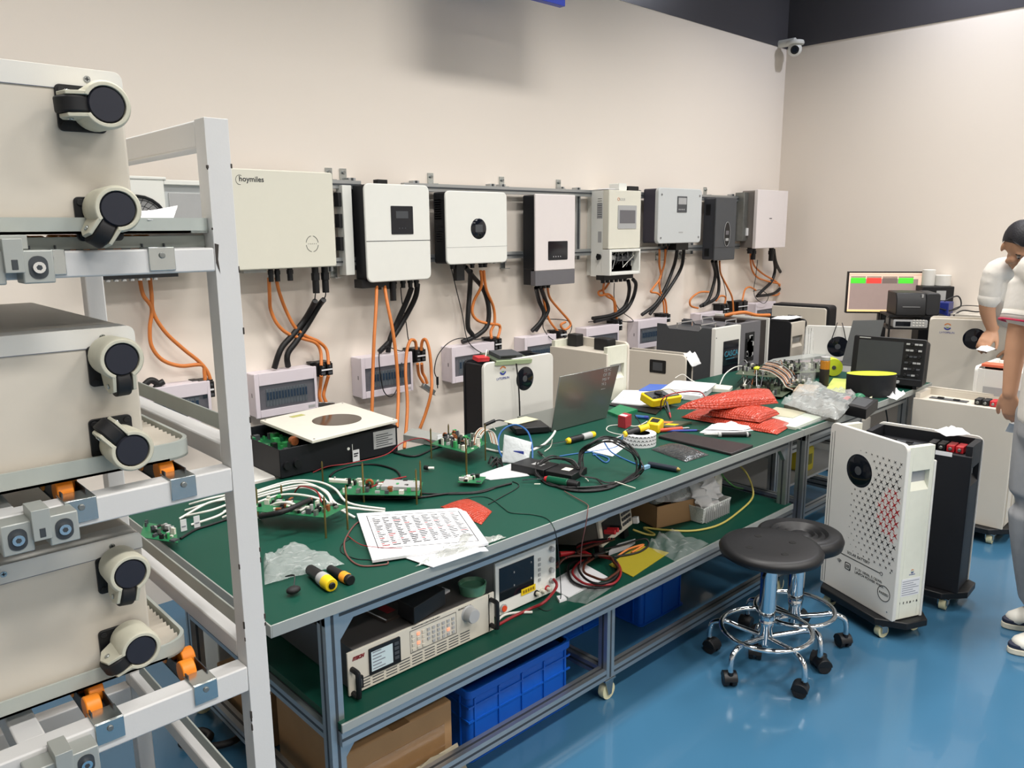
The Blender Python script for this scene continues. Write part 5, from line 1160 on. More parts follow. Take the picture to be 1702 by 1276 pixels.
wire('black cable running left under the rack from the near board', [(380, 862), (350, 872), (325, 880), (300, 895)], .004, CABB, name='black_cable', cat='cable')
wire('black cable lying in a wide loop behind the heat sink board', [(548, 792), (560, 782), (590, 773), (625, 772), (655, 780), (666, 792), (662, 800)], .004, CABB, name='black_cable', cat='cable')
wire('black cable running from the heat sink board towards the green screwdriver', [(600, 826), (650, 828), (700, 826), (745, 820), (790, 818), (830, 808), (850, 803)], .0045, CABB, name='black_cable', cat='cable')
wire('second black cable running just below towards the small plug', [(640, 822), (700, 820), (750, 821), (800, 818), (835, 806)], .003, CABB, name='black_cable', cat='cable')
wire('black and red lead pair running to the tall-legged board, black one', [(655, 752), (690, 758), (725, 744), (750, 738, .03)], .0045, CABB, name='black_cable', cat='cable')
wire('thin red wire running along the black inverter to the aluminium bar', [(520, 785), (545, 775, .01), (580, 770, .01), (640, 756, .01), (668, 736, .03), (700, 728, .03), (722, 738, .01)], .0022, CABR)
wire('dark red wire over the heat sink board', [(612, 812, .03), (640, 800, .03), (675, 792, .02)], .003, CABR)
wire('red wire arching over the near circuit board', [(490, 818, .05), (500, 808, .08), (525, 815, .08), (535, 835, .06)], .0025, CABR)
wire('thin dark green wire straying from the red pouch to the bench front edge', [(760, 832), (790, 825), (815, 828), (838, 845), (850, 852), (885, 855), (910, 862), (921, 878)], .0018, mat('dark_green_wire', '#12352c', .5))
wire('thin black wire between the small plug and the red pouch', [(812, 838), (835, 825), (858, 812), (862, 805), (852, 800)], .0018, CABB)
cable('wire', 'thin brown wire hanging over the bench front edge into the shelf', [T(938, 816), T(955, 826), T(976, 838), P(977, 846, 'y', 1.59), P(974, 870, 'y', 1.585), P(967, 905, 'y', 1.6), P(965, 940, 'y', 1.63)], .0018, CABM, 'wire', n=5)
cable('wire', 'thin dark wire dropping over the bench front edge by the power supply', [T(921, 878), P(925, 893, 'y', 1.59), P(928, 915, 'y', 1.6), P(930, 945, 'y', 1.62)], .0016, CABB, 'wire', n=5)
wire('dark brown wire loop left of the paper stack', [(605, 862), (590, 872), (577, 890), (572, 905), (578, 925), (600, 940), (640, 938), (645, 934)], .0026, CABM)
wire('thin black wire loop left of the paper stack', [(582, 895), (568, 905), (568, 918), (590, 928), (612, 930), (640, 932), (665, 920, .008)], .0014, CABB)
wire('thin red wire lying over the lower left of the paper stack', [(578, 890), (600, 905, .01), (635, 910, .012), (668, 911, .012)], .0014, CABR)
# papers
def paper_stack(name, label, pts, z, n, seed, lines=None):
    t = thing(name, label, 'papers', tuple(quadT(pts, z)[0])); rn = random.Random(seed)
    q = quadT(pts, z+n*.0012); h = n*.0012
    b = MB(); b.loft([[p-Vector((0, 0, h)) for p in q], q], PAPER); b.build('top_sheets', t)
    if lines:
        b = MB(); up = Vector((0, 0, .0004))
        def at(u, w): return (q[0]*(1-u)+q[1]*u)*(1-w)+(q[3]*(1-u)+q[2]*u)*w+up
        def ln(u0, w0, u1, w1, s=.0012, m=INK):
            a, c = at(u0, w0), at(u1, w1); d = (c-a).normalized().cross(Vector((0, 0, 1)))*s/2
            b.add([a-d, c-d, c+d, a+d], [(0, 1, 2, 3)], m)
        lines(ln, rn)
        b.build('printed_table', t)
    return t
def table_lines(ln, rn):
    for u0, w0, u1, w1 in ((.08, .08, .8, .08), (.8, .08, .92, .93), (.92, .93, .1, .93), (.1, .93, .08, .08)): ln(u0, w0, u1, w1, .0024, INKD)
    for k in range(17):
        u = .14+k*.038; ln(u, .09, u+.012, .92, .0013, INKD)
        for j in range(9):
            w = .12+j*.09; l = rn.uniform(.02, .07); ln(u+.014, w, u+.014, w+l, .0045, INKD if rn.random() < .85 else REDINK)
flat('paper_sheet', 'white sheet sticking out under the front of the paper stack', [(655, 926), (700, 912), (800, 902), (812, 915)], PAPER, HB+.001, .002)
flat('paper_sheet', 'white sheet turned askew beneath the paper stack', [(640, 915), (720, 942), (800, 915), (770, 880)], PAPER, HB+.0035, .002)
paper_stack('paper_stack', 'stack of printed test sheets lying at the front edge of the bench', [(593, 853), (619, 931), (812, 902), (770, 843)], HB+.006, 6, 1, table_lines)
crump('foil_bag', 'shiny clear plastic bag hanging over the bench front edge under the papers', [(690, 942), (770, 918), (842, 893), (770, 890)], mat('shiny_film', '#c9cdc8', .12, .3, alpha=.6, var=.4, scale=60, bump=1, bscale=70), HB+.003, .008, 4)
crump('zip_bag', 'clear zip bag lying near the rack post beside the knives', [(438, 930), (488, 903), (573, 938), (440, 973)], CLEARM, HB+.004, .016, 7)
flat('paper_sheet', 'white printed sheet under the black adapters', [(790, 790), (850, 770), (880, 790), (815, 797)], mat('greyish_paper', '#c9cacc', .8))
flat('paper_sheet', 'white sheet with orange print inside the cable coil', [(975, 748), (1010, 727), (1046, 737), (1018, 758)], PAPER)
# knives
def handle(name, label, cat, a, b_, r, segs, shaft=None, z=None, sc=1):
    a = T(*a, HB+r) if len(a) == 2 else Vector(a); b_ = T(*b_, HB+r) if len(b_) == 2 else Vector(b_); d = (b_-a); t = thing(name, label, cat, tuple(a))
    for nm, u0, u1, r0, r1, m in segs:
        k = MB(); p0, p1 = a+d*u0, a+d*u1; k.cyl(p0, p1, r*r0, m, r1=r*r1, n=14); k.build(nm, t, bev=min(.002, r*.2))
    if shaft:
        p = T(*shaft, HB+r*.6); k = MB(); k.cyl(a, p, .003, CHROME, n=8); k.build('shaft', t)
    return t
handle('utility_knife', 'black utility knife with yellow rounded end, nearest thing on the bench', 'knife', (515, 946), (553, 974), .017, [('grip', 0, .55, .8, 1, BLACK), ('grey_band', .5, .72, 1.02, 1.08, LGREY), ('yellow_end', .7, .96, 1.08, 1.0, YELL), ('button', .96, 1.0, .55, .5, BLACK)])
handle('utility_knife', 'black utility knife with orange slider, right behind the yellow-ended one', 'knife', (548, 945), (584, 965), .0125, [('grip', 0, .98, .9, 1.1, BLACK), ('slider', .6, .85, 1.14, 1.14, mat('orange_slider', '#e79a2a', .4))])
c = T(488, 985); b = MB(); b.sph(c+Vector((0, 0, .008)), .016, BLACKR, 10, (1.2, .9, .6)); b.tube([c+Vector((0, 0, .01)), c+Vector((.02, .03, .03)), c+Vector((.01, .06, .02)), c+Vector((.04, .07, .01))], .0015, BLACK, n=5); b.build('rubber_cap', label='small black rubber cap with a wire, left of the knives', cat='cap')
pillow('bubble_pouch', 'red bubble-wrap pouch half under the paper stack', [(732, 842), (778, 829), (818, 850), (800, 872)], REDB, HB+.001, .018, seed=3)
# adapters
def boxq(name, label, pts, z, h, m, cat='box', parts=None, bev=.002, build_marks=None):
    q = quadT(pts, z+h); t = thing(name, label, cat, tuple(q[0]-Vector((0, 0, h)))); b = MB(); b.loft([[p-Vector((0, 0, h)) for p in q], q], m); b.build('casing', t, bev=bev)
    if parts:
        up = Vector((0, 0, .0006)); at = lambda u, w: (q[0]*(1-u)+q[1]*u)*(1-w)+(q[3]*(1-u)+q[2]*u)*w
        for nm, (u0, w0, u1, w1), mm in parts: b = MB(); b.loft([[at(u0, w0), at(u1, w0), at(u1, w1), at(u0, w1)], [p+up for p in (at(u0, w0), at(u1, w0), at(u1, w1), at(u0, w1))]], mm); b.build(nm, t)
    return t
boxq('adapter_box', 'flat black device with a small pale mark, left one behind the green screwdriver', [(849, 770), (903, 781), (929, 770), (878, 760)], HB, .03, BLACK, 'device', [('mark', (.45, .35, .75, .65), LGREY)])
boxq('adapter_box', 'flat black device with a white mark, right one inside the cable coil', [(906, 782), (950, 790), (976, 776), (932, 769)], HB, .026, BLACK, 'device', [('mark', (.4, .35, .7, .65), COMPW)])
handle('screwdriver', 'screwdriver with translucent green and black handle in front of the black devices', 'screwdriver', (905, 795), (962, 806), .015, [('neck', 0, .12, .5, .9, REDP), ('green_grip', .1, .7, .9, 1, mat('green_grip', '#14503a', .2)), ('black_end', .7, 1, 1, .9, BLACK)], shaft=(868, 798))
b = MB(); rn = random.Random(21)
base = [(962, 778, .02), (966, 752, .06), (982, 735, .10), (1008, 728, .12), (1036, 736, .11), (1058, 755, .08), (1066, 778, .03), (1050, 796, 0), (1010, 808, 0), (960, 812, 0), (915, 803, .0), (894, 788, .01), (896, 770, .03), (920, 760, .045), (948, 765, .04)]
for k in range(6):
    j = [(p[0]+rn.uniform(-4, 4), p[1]+rn.uniform(-3, 3), max(0, p[2]+rn.uniform(-.006, .008))) for p in base]
    if k in (2, 4): j = [(1010+(p[0]-1010)*.92, 772+(p[1]-772)*.9, p[2]) for p in j[:9]]+[(990, 795, .01), (965, 790, .02)]
    b.tube([P(p[0], p[1], 'z', HB+.004+p[2]) for p in j], .0032, CABB, n=5, sub=5, closed=True)
b.build('cable_coil', label='big coil of black cable standing half upright in the middle of the bench', cat='cable')
wire('thick black lead tail of the coil lying along its front', [(900, 798), (950, 815), (1010, 812), (1050, 790), (1078, 772)], .005, CABB, name='black_cable', cat='cable')
wire('blue patch cable crossing inside the black coil', [(985, 752), (1005, 768), (1012, 762), (995, 755), (985, 756)], .003, CABBL, name='blue_cable', cat='cable')
wire('blue patch cable running out of the coil to its plug', [(1005, 736, .03), (1015, 750, .02), (1032, 760), (1050, 768), (1072, 776)], .003, CABBL, name='blue_cable', cat='cable')
wire('pale blue patch cable behind the coil', [(930, 758), (955, 754), (985, 750), (1025, 742), (1035, 725)], .0028, CABBL, name='blue_cable', cat='cable')
c = T(1073, 777); b = MB(); b.box(c.x-.02, c.x+.02, c.y-.007, c.y+.007, HB+.001, HB+.014, mat('pale_blue_plug', '#7fa6c4', .3)); b.build('network_plug', label='pale blue network plug right of the black coil', cat='plug', bev=.001)
wire('blue cable hoop standing around the white labelled bag', [(842, 768), (830, 750, .02), (829, 726, .05), (840, 711, .08), (858, 706, .09), (876, 716, .08), (884, 738, .05), (885, 762, .01)], .004, CABBL, name='blue_cable', cat='cable')
pillow('labelled_bag', 'milky plastic bag with a small dark blue print inside the blue hoop', [T(834, 768), T(878, 770), P(884, 735, 'y', T(878, 770).y+.02), P(838, 722, 'y', T(834, 768).y+.02)], mat('labelled_bag_film', '#d2d8da', .3, alpha=.8, bump=.8, bscale=50), 0, .012, 'plastic bag', 5)
p = P(852, 757, 'z', HB+.045); b = MB(); X, L_ = fr2(T(840, 765), T(878, 767)); b.box(.035, .075, -.012, -.010, .03, .044, BLUEINK, X); b.build('blue_print', label='small dark blue printed sticker on the milky bag', cat='sticker')
wire('white plastic tube bending right below the silver laptop', [(808, 746), (840, 752), (875, 750), (900, 741), (916, 727, .02), (923, 716, .04)], .005, CABW, name='white_tube', cat='tube')
b = MB(); 
for k in range(7): a = T(812+k*3, 770+(k % 3)*3); c = T(822+(k*7) % 15, 764+(k*5) % 12); b.tube([a, (a+c)/2+Vector((0, 0, .02)), c], .004, CABB, n=5)
b.build('black_connector_tangle', label='tangle of short black connectors in front of the milky bag', cat='connectors')
b = MB(); a, c = T(706, 780), T(718, 782); b.cyl(a+Vector((0, 0, .008)), (a+c)/2+Vector((0, 0, .008)), .009, BLACK, n=10); b.cyl((a+c)/2+Vector((0, 0, .008)), c+Vector((.01, 0, .008)), .005, CABW, n=8); b.build('small_plug', label='small black plug with white tip alone on the mat behind the boards', cat='plug')
handle('screwdriver', 'long screwdriver with black, grey and yellow handle in front of the silver laptop', 'screwdriver', (942, 733), (988, 721), .0145, [('neck', 0, .1, .7, 1, YELL), ('black_grip', .08, .55, 1, .95, BLACK), ('grey_grip', .55, .86, 1, 1.05, LGREY), ('yellow_end', .86, 1, 1.05, .8, YELL)], shaft=(884, 744))
wire('white needle leaning on the black device', [(905, 750), (915, 742, .01), (918, 730, .04)], .002, COMPW)
for k, (a, c, l) in enumerate((((895, 752), (916, 771), 'thin steel probe with black end lying behind the black devices'), ((970, 793), (978, 800), 'short white cable tie end in front of the coil'), ((888, 806), (898, 805), 'short white cable tie by the green screwdriver'), ((1022, 802), (1056, 812), 'white cable tie strip at the bench front edge'), ((812, 703), (824, 715), 'thin brass pin standing by the ribbon cable'))):
    b = MB(); p, q_ = T(*a)+Vector((0, 0, .004)), T(*c)+Vector((0, 0, .002)); b.cyl(p, q_, .002, COMPW if k else STEEL, n=6)
    if k == 0: b.cyl(p, p+(q_-p)*.3, .005, BLACK, n=8)
    b.build('probe' if k in (0, 4) else 'cable_tie', label=l, cat='probe' if k in (0, 4) else 'cable tie')
# laptop 1
A_, B_ = T(917, 718, HB+.002), T(1008, 694, HB+.002); Yh = (A_.y+B_.y)/2
lt = thing('laptop', 'open silver laptop seen from behind its lid, in the middle of the bench', 'laptop', tuple(A_))
def lidpt(px, py, base, lean): 
    n = Vector((0, 0, 1)).cross((B_-A_).normalized()); # horizontal, away from camera
    # plane through the hinge leaning by 'lean'
    d = (_R*((px-851)/FPX)-_U*((py-638)/FPX)+_F); pn = (B_-A_).normalized().cross(Vector((n.x*sin(lean), n.y*sin(lean), cos(lean))))
    s = (A_-CAM).dot(pn)/d.dot(pn); return CAM+d*s
lean = radians(-8)
q = [A_, B_, lidpt(1030, 606, 0, lean), lidpt(931, 626, 0, lean)]; nrm = (q[1]-q[0]).cross(q[3]-q[0]).normalized()
b = MB(); b.loft([q, [p-nrm*.006 for p in q]], SILV); b.build('lid', lt, bev=.002)
u_ = (q[1]-q[0]).normalized(); v_ = (q[3]-q[0]).normalized(); oo = q[0]+(q[2]-q[0])*.80+nrm*.0006; H = (q[3]-q[0]).length
for k in range(5): txt(['CE FC', 'OK EE', 'MD V', 'N 2', '-----'][k], oo+u_*(-.03)+v_*(H*.12-k*.022), .02, LGREY, lt, u_, v_, name='etched_marks')
n_ = Vector((0, 0, 1)).cross(u_); n_ = n_ if n_.dot(CAM-A_) < 0 else -n_
dk = [A_+Vector((0, 0, .02)), B_+Vector((0, 0, .02)), B_+n_*.22+Vector((0, 0, .035)), A_+n_*.22+Vector((0, 0, .035))]
b = MB(); b.loft([[p-Vector((0, 0, .014)) for p in dk], dk], SILV); b.build('keyboard_deck', lt, bev=.002)
dk2 = [p+Vector((0, 0, .0008)) for p in (dk[0]+(dk[2]-dk[0])*.08, dk[1]+(dk[3]-dk[1])*.08, dk[1]+(dk[3]-dk[1])*.08+n_*.1, dk[0]+(dk[2]-dk[0])*.08+n_*.1)]
b = MB(); b.loft([[p-Vector((0, 0, .0006)) for p in dk2], dk2], BLACK); b.build('keyboard', lt)
X, L_ = fr2(T(866, 722), T(915, 718)); b = MB(); b.prism([(-.02, 0), (L_, 0), (L_*.95, .028), (-.03, .03)], 0, .12, BLACK, X=X); b.build('black_pouch', label='black bag bunched under the left side of the silver laptop', cat='bag', bev=.004)
c = P(866, 698, 'z', .80); b = MB(); b.box(c.x-.07, c.x+.07, c.y-.04, c.y+.04, .797, .799, mat('cream_note', '#d9d8b8', .7)); b.build('paper_note', label='cream paper note on the left of the silver laptop', cat='paper')
b = MB(); b.tube([P(a, c, 'z', HB+h) for a, c, h in [(818, 702, .03), (830, 698, .04), (845, 702, .03), (858, 705, .03)]], .003, CABB); a, c = P(806, 706, 'z', HB+.03), P(822, 699, 'z', HB+.04); b.cyl(a, c, .008, BLACK); b.build('power_lead', label='black power lead with plug running to the silver laptop', cat='cable')
# the display module on top of the battery with round display
c = P(848, 592, 'y', 2.70); t = thing('display_module', 'grey-green electronic module lying on the battery with round display', 'module', (c.x, 2.72, 1.04)); X = Matrix.Translation(Vector((c.x, 2.72, 1.052))) @ Matrix.Rotation(radians(4), 4, 'Y') @ Matrix.Rotation(radians(12), 4, 'X')
b = MB(); b.box(-.115, .115, -.05, .07, -.008, 0, PCBD, X); b.box(-.115, .115, -.055, -.045, -.02, 0, mat('pale_green_edge', '#a8b893', .5), X); b.build('board', t)
b = MB(); b.box(-.08, .07, -.03, .05, 0, .018, DGREY, X); b.box(-.07, .03, -.031, -.029, .003, .014, BLACK, X); b.build('chip_cover', t, bev=.001)
b = MB(); b.box(-.20, -.13, -.02, .02, -.01, .008, REDP, X); b.tube([X @ Vector(p) for p in [(-.14, 0, 0), (-.12, .02, .03), (-.1, .03, .01)]], .003, CABW); b.build('red_connector', t)
cable('black_lead', 'black lead running down over the round display of the upright battery', [P(858, 604, 'y', 2.66), P(861, 630, 'y', 2.655), P(863, 660, 'y', 2.655), P(864, 694, 'y', 2.655)], .0035, CABB)
# right half of the bench
def ring(name, label, px, py, r0, r1, h, m, cat='tape', z=HB, mi=None):
    c = T(px, py, z); t = thing(name, label, cat, (c.x, c.y, z)); b = MB()
    b.lathe([(r0, 0), (r1, 0), (r1, h), (r0, h)], m, c=(c.x, c.y, z), n=40); bm = b
    v = b.v; n = 40; b.f = [f for f in b.f if len(f) == 4]; b.m = b.m[:len(b.f)]; b.f += [(j, (j+1) % n, 3*n+(j+1) % n, 3*n+j) for j in range(n)]; b.m += [b.mi(mi or m)]*n
    b.build('roll', t, bev=.001); return t, c
t, c = ring('tape_roll', 'white tape roll with dark arrow print, lying flat under a screwdriver', 1063, 738, .042, .068, .05, PAPER, mi=BLACK)
b = MB()
for k in range(26):
    for j in range(3):
        a = 2*pi*(k+.5*(j % 2))/26; X = Matrix.Translation(Vector((c.x, c.y, HB+.009+j*.015))) @ Matrix.Rotation(a, 4, 'Z'); b.add([(.0685, -.006, 0), (.0685, 0, .006), (.0685, .006, 0), (.0685, .006, .004), (.0685, 0, .010), (.0685, -.006, .004)], [(0, 1, 4, 5), (1, 2, 3, 4)], INKD, X)
b.build('arrow_print', t)
a_, b__ = T(1037, 722, HB+.05), T(1078, 708, HB+.075)
handle('screwdriver', 'short screwdriver with black and yellow handle resting on the arrow tape roll', 'screwdriver', tuple(a_), tuple(b__), .015, [('neck', 0, .1, .8, .9, YELL), ('black_grip', .1, .6, .9, 1, BLACK), ('yellow_grip', .6, 1, 1, .8, YELL)], shaft=(1010, 733))
flat('flat_sheet', 'thin flat black panel lying at the front edge of the bench', [(1094, 724), (1120, 716), (1252, 739), (1216, 753)], mat('panel_black', '#221f21', .45), HB, .012, 'panel', bev=.003)
pillow('antistatic_bag', 'crinkled silver-black antistatic bag in front of the flat black panel', [(1082, 747), (1118, 737), (1178, 756), (1140, 768)], mat('antistatic_film', '#55585a', .2, .6, var=.7, scale=60, bump=1, bscale=80), HB+.001, .022, 'bag', 6)
handle('marker', 'thick dark tube-like marker near the front edge, right of the coil', 'marker', (1078, 771), (1131, 781), .011, [('barrel', 0, .9, 1, 1, mat('dark_navy_plastic', '#1b2430', .4)), ('tip', .9, 1, .9, .4, BRASS)])
wire('white wire loop behind the arrow tape roll', [(1062, 714), (1035, 722), (1010, 716), (1012, 708), (1035, 706), (1058, 708), (1076, 700, .01)], .0022, CABW)
boxq('red_box', 'small red and white carton standing right of the silver laptop lid', [(1027, 690), (1040, 693), (1050, 688), (1038, 685)], HB, .055, mat('carton_red', '#a8323a', .5), 'box', [('label', (.1, .1, .9, .5), PAPER)])
flat('green_card', 'green card lying behind the small red carton', [(1010, 683), (1028, 690), (1060, 680), (1030, 672)], mat('green_card', '#1d7a50', .5), HB, .012, 'card')
t = boxq('tape_measure', 'yellow and black tape measure in front of the papers', [(1074, 702), (1096, 705), (1104, 696), (1082, 692)], HB, .045, YELL, 'tape measure', [('black_top', (.2, .2, .8, .8), BLACK)], bev=.008)
handle('marker', 'blue marker pen beside the tape measure', 'marker', (1056, 692), (1078, 694), .008, [('barrel', 0, .9, 1, 1, CABBL), ('cap', .7, 1, 1.1, 1.1, BLUEINK)])
handle('hand_tool', 'red-handled tool lying left of the flat black panel', 'tool', (1084, 716), (1146, 711), .010, [('grip', 0, .8, .8, 1, mat('orange_red_grip', '#b8452c', .4)), ('jaw', .8, 1, .6, .4, STEEL)])
handle('pen', 'blue pen lying behind the flat black panel', 'pen', (1108, 716), (1164, 715), .005, [('barrel', 0, .9, 1, 1, BLUEINK), ('tip', .9, 1, 1, .2, BLACK)])
boxq('cutter_pad', 'dark olive plastic pouch with small tools behind the red-handled tool', [(1078, 706), (1120, 709), (1150, 700), (1100, 698)], HB, .012, mat('olive_pouch', '#4b5140', .4, var=.5, scale=60), 'pouch', [('yellow_strip', (.5, .2, .9, .45), YELL), ('orange_strip', (.1, .5, .5, .8), ORNG)])
wire('thin steel rod leaning over the tape measure', [(1055, 690, .02), (1062, 700, .01), (1066, 708)], .0025, BLACK)
# papers behind
flat('paper_sheet', 'black-edged flat folder under the printed schematics', [(1012, 672), (1090, 688), (1110, 668), (1030, 660)], BLACK, HB, .006)
def schem(ln, rn):
    for k in range(60):
        u, w = rn.uniform(.05, .9), rn.uniform(.1, .85); s = rn.uniform(.01, .07); ln(u, w, u+(s if k % 2 else 0), w+(0 if k % 2 else s), .002, INK if k % 4 else REDINK)
paper_stack('paper_stack', 'white printed schematic sheets between the laptop and the multimeter', [(1016, 668), (1098, 676), (1158, 650), (1036, 648)], HB+.008, 5, 5, schem)
flat('blue_folder', 'blue plastic folder behind the schematic sheets', [(1062, 648), (1120, 650), (1150, 640), (1080, 638)], mat('folder_blue', '#4d6fc4', .4), HB, .02, 'folder')
t = boxq('document_pile', 'thick pile of white stapled documents behind the multimeter', [(1094, 650), (1165, 658), (1186, 640), (1120, 632)], HB, .03, PAPER, 'documents')
for k in range(4):
    q = quadT([(1096+k*3, 649-k), (1160+k*5, 656-k*2), (1182+k*3, 640-k), (1122+k*2, 632)], HB+.032+k*.003); b = MB(); b.loft([[p-Vector((0, 0, .001)) for p in q], q], PAPER); b.build('loose_sheet', t)
boxq('white_adapter', 'white rectangular power adapter with its lead, left of the electronics heap', [(1183, 645), (1212, 647), (1218, 641), (1190, 638)], HB, .022, COMPW, 'adapter', bev=.003)
wire('thin white lead of the white power adapter', [(1185, 642), (1170, 640, .02), (1150, 632, .05), (1135, 622, .07), (1122, 628, .05)], .0022, CABW)
mm = thing('multimeter', 'yellow multimeter with dark face, leaning on the papers behind the red bags', 'multimeter', tuple(T(1085, 672)))
X, L_ = fr2(T(1083, 678, HB+.02), T(1168, 664, HB+.02)); X = X @ Matrix.Rotation(radians(14), 4, 'X')
b = MB(); b.rr(0, .2, 0, .10, .014, 0, .04, YELL, ax='z', X=X); b.build('casing', mm, bev=.005); b = MB(); b.rr(.012, .188, .012, .088, .008, .04, .043, DGREY, ax='z', X=X); b.build('face', mm); b = MB(); b.box(.13, .178, .02, .08, .043, .045, LGREY, X); b.build('display', mm); b = MB(); b.cyl(X @ Vector((.075, .05, .042)), X @ Vector((.075, .05, .054)), .02, BLACK, n=18); b.build('dial', mm)
b = MB()
for i in range(4): b.box(.02+i*.022, .034+i*.022, .016, .024, .043, .047, BLACK, X)
b.build('button', mm)
wire('dark red test lead looping over the multimeter', [(1098, 682), (1100, 665, .08), (1112, 656, .1), (1130, 652, .1), (1150, 650, .1), (1165, 652, .08), (1172, 660, .06)], .003, CABR, cat='test lead', name='test_lead')
wire('black test lead curling at the left of the multimeter', [(1094, 662, .05), (1100, 656, .08), (1108, 660, .07), (1104, 672, .06), (1110, 688, .02), (1114, 696)], .003, CABB, cat='test lead', name='test_lead')
handle('test_probe', 'grey and red test probe hanging in front of the multimeter', 'probe', tuple(P(1108, 668, 'z', .83)), tuple(P(1115, 694, 'z', .775)), .006, [('grip', 0, .7, 1, .9, DGREY), ('tip', .7, 1, .8, .3, REDP)])
# red bubble wrap bags
pillow('bubble_bag', 'longest red bubble-wrap bag, topmost of the pile', [T(1122, 680, HB+.075), T(1190, 680, HB+.08), P(1294, 670, 'z', HB+.085), P(1280, 650, 'z', HB+.10)], REDB, 0, .05, 'bag', 11, e=.33)
pillow('bubble_bag', 'middle red bubble-wrap bag, its right end showing under the topmost', [T(1172, 690, HB+.035), T(1262, 702, HB+.035), T(1296, 688, HB+.045), T(1210, 675, HB+.05)], REDB, 0, .045, 'bag', 12, e=.33)
pillow('bubble_bag', 'lowest red bubble-wrap bag, reaching nearest the bench front edge', [T(1132, 693, HB+.006), T(1292, 722, HB+.003), T(1318, 706, HB+.004), T(1170, 680, HB+.006)], REDB, 0, .034, 'bag', 13, e=.35)
flat('paper_sheet', 'folded white papers under the pliers', [(1163, 718), (1188, 704), (1268, 712), (1195, 722)], PAPER, HB+.001, .004)
crump('paper_sheet', 'loose curled white sheet above the pliers', [(1170, 714), (1192, 703), (1262, 710), (1230, 716)], PAPER, HB+.007, .012, 14, 8, 'paper')
handle('pliers', 'black-handled pliers with steel jaws in front of the red bags', 'pliers', (1192, 722), (1248, 722), .011, [('jaw', -.4, .05, .35, .8, STEEL), ('band', .02, .12, 1.05, 1.05, LGREY), ('grip', .1, .9, .9, 1, BLACK), ('end_band', .86, .92, 1.08, 1.08, LGREY), ('tip', .9, 1, 1, .7, BLACK)])
flat('paper_sheet', 'greenish printed papers right of the red bags', [(1262, 700), (1322, 710), (1382, 686), (1310, 676)], mat('greenish_paper', '#c3cdbd', .7), HB+.001, .012)
flat('paper_sheet', 'pale brown leaflet on the greenish papers', [(1268, 687), (1318, 694), (1342, 684), (1290, 676)], mat('leaflet', '#b5b29a', .6), HB+.0135, .002)
crump('plastic_sleeve', 'clear plastic sleeve on the papers at the bench front edge', [(1282, 705), (1330, 712), (1386, 692), (1345, 684)], CLEARP, HB+.016, .006, 15, 12, 'plastic sleeve')
boxq('flat_box', 'flat dark grey box wrapped in a clear plastic bag near the bench edge', [(1303, 672), (1388, 692), (1415, 672), (1335, 655)], HB, .03, mat('box_dark_grey', '#58564f', .5), 'box')
crump('plastic_bag', 'shiny clear plastic bag spread over the flat dark grey box', [(1298, 672), (1392, 700), (1428, 660), (1340, 640)], CLEARM, HB+.036, .028, 16, 22)
q = quadT([(1318, 650), (1352, 652), (1362, 640), (1328, 638)], HB+.05); b = MB(); b.loft([[p-Vector((0, 0, .045)) for p in q], q], mat('tan_carton', '#a08f7a', .7)); b.build('small_carton', label='small tan carton behind the flat dark grey box', cat='carton')
# standing clear bag
c = T(1350, 645); rn = random.Random(17); rings = []
for k in range(12):
    h = k/11; w = .075*(1-.25*h)+(.012*sin(6*h)); rings.append([Vector((c.x+.02*h+w*cos(a*pi/9)*(1+.12*sin(a*3+k))*.9+rn.uniform(-.004, .004), c.y+.03+.03*sin(a*pi/9)*(1-.6*h)+rn.uniform(-.004, .004)+.02*h, HB+.002+.32*h+.02*sin(a+k)*h)) for a in range(18)])
b = MB(); b.loft(rings, CLEARP, caps=False); b.build('clear_bag', label='tall crumpled clear plastic bag standing upright near the electronics heap', cat='plastic bag', ang=25)
c = T(1369, 640); t = thing('glue_bottle', 'slim bottle with amber top half beside the standing clear bag', 'bottle', (c.x, c.y, HB))
b = MB(); b.lathe([(.024, 0), (.026, .005), (.026, .10)], mat('brown_black', '#2c2624'), c=(c.x, c.y, HB), n=20); b.build('lower_body', t)
b = MB(); b.lathe([(.026, .10), (.026, .145), (.022, .15)], mat('amber', '#b77a24', .2), c=(c.x, c.y, HB), n=20); b.build('amber_body', t)
b = MB(); b.lathe([(.025, .15), (.026, .155), (.026, .168), (.024, .17)], LGREY, c=(c.x, c.y, HB), n=20); b.build('cap', t)
c = T(1382, 622); t = thing('tape_dispenser', 'lime-yellow tape roll standing left of the oscilloscope', 'tape', (c.x, c.y, HB))
b = MB(); X = Matrix.Translation(Vector((c.x, c.y, HB+.055))) @ Matrix.Rotation(radians(-50), 4, 'Z'); b.lathe([(.03, -.04), (.052, -.04), (.054, 0), (.052, .04), (.03, .04)], LIME, ax='y', n=28, X=X); b.build('roll', t); b = MB(); b.cyl(X @ Vector((0, -.045, 0)), X @ Vector((0, .045, 0)), .012, DGREY, n=12); b.build('core', t)
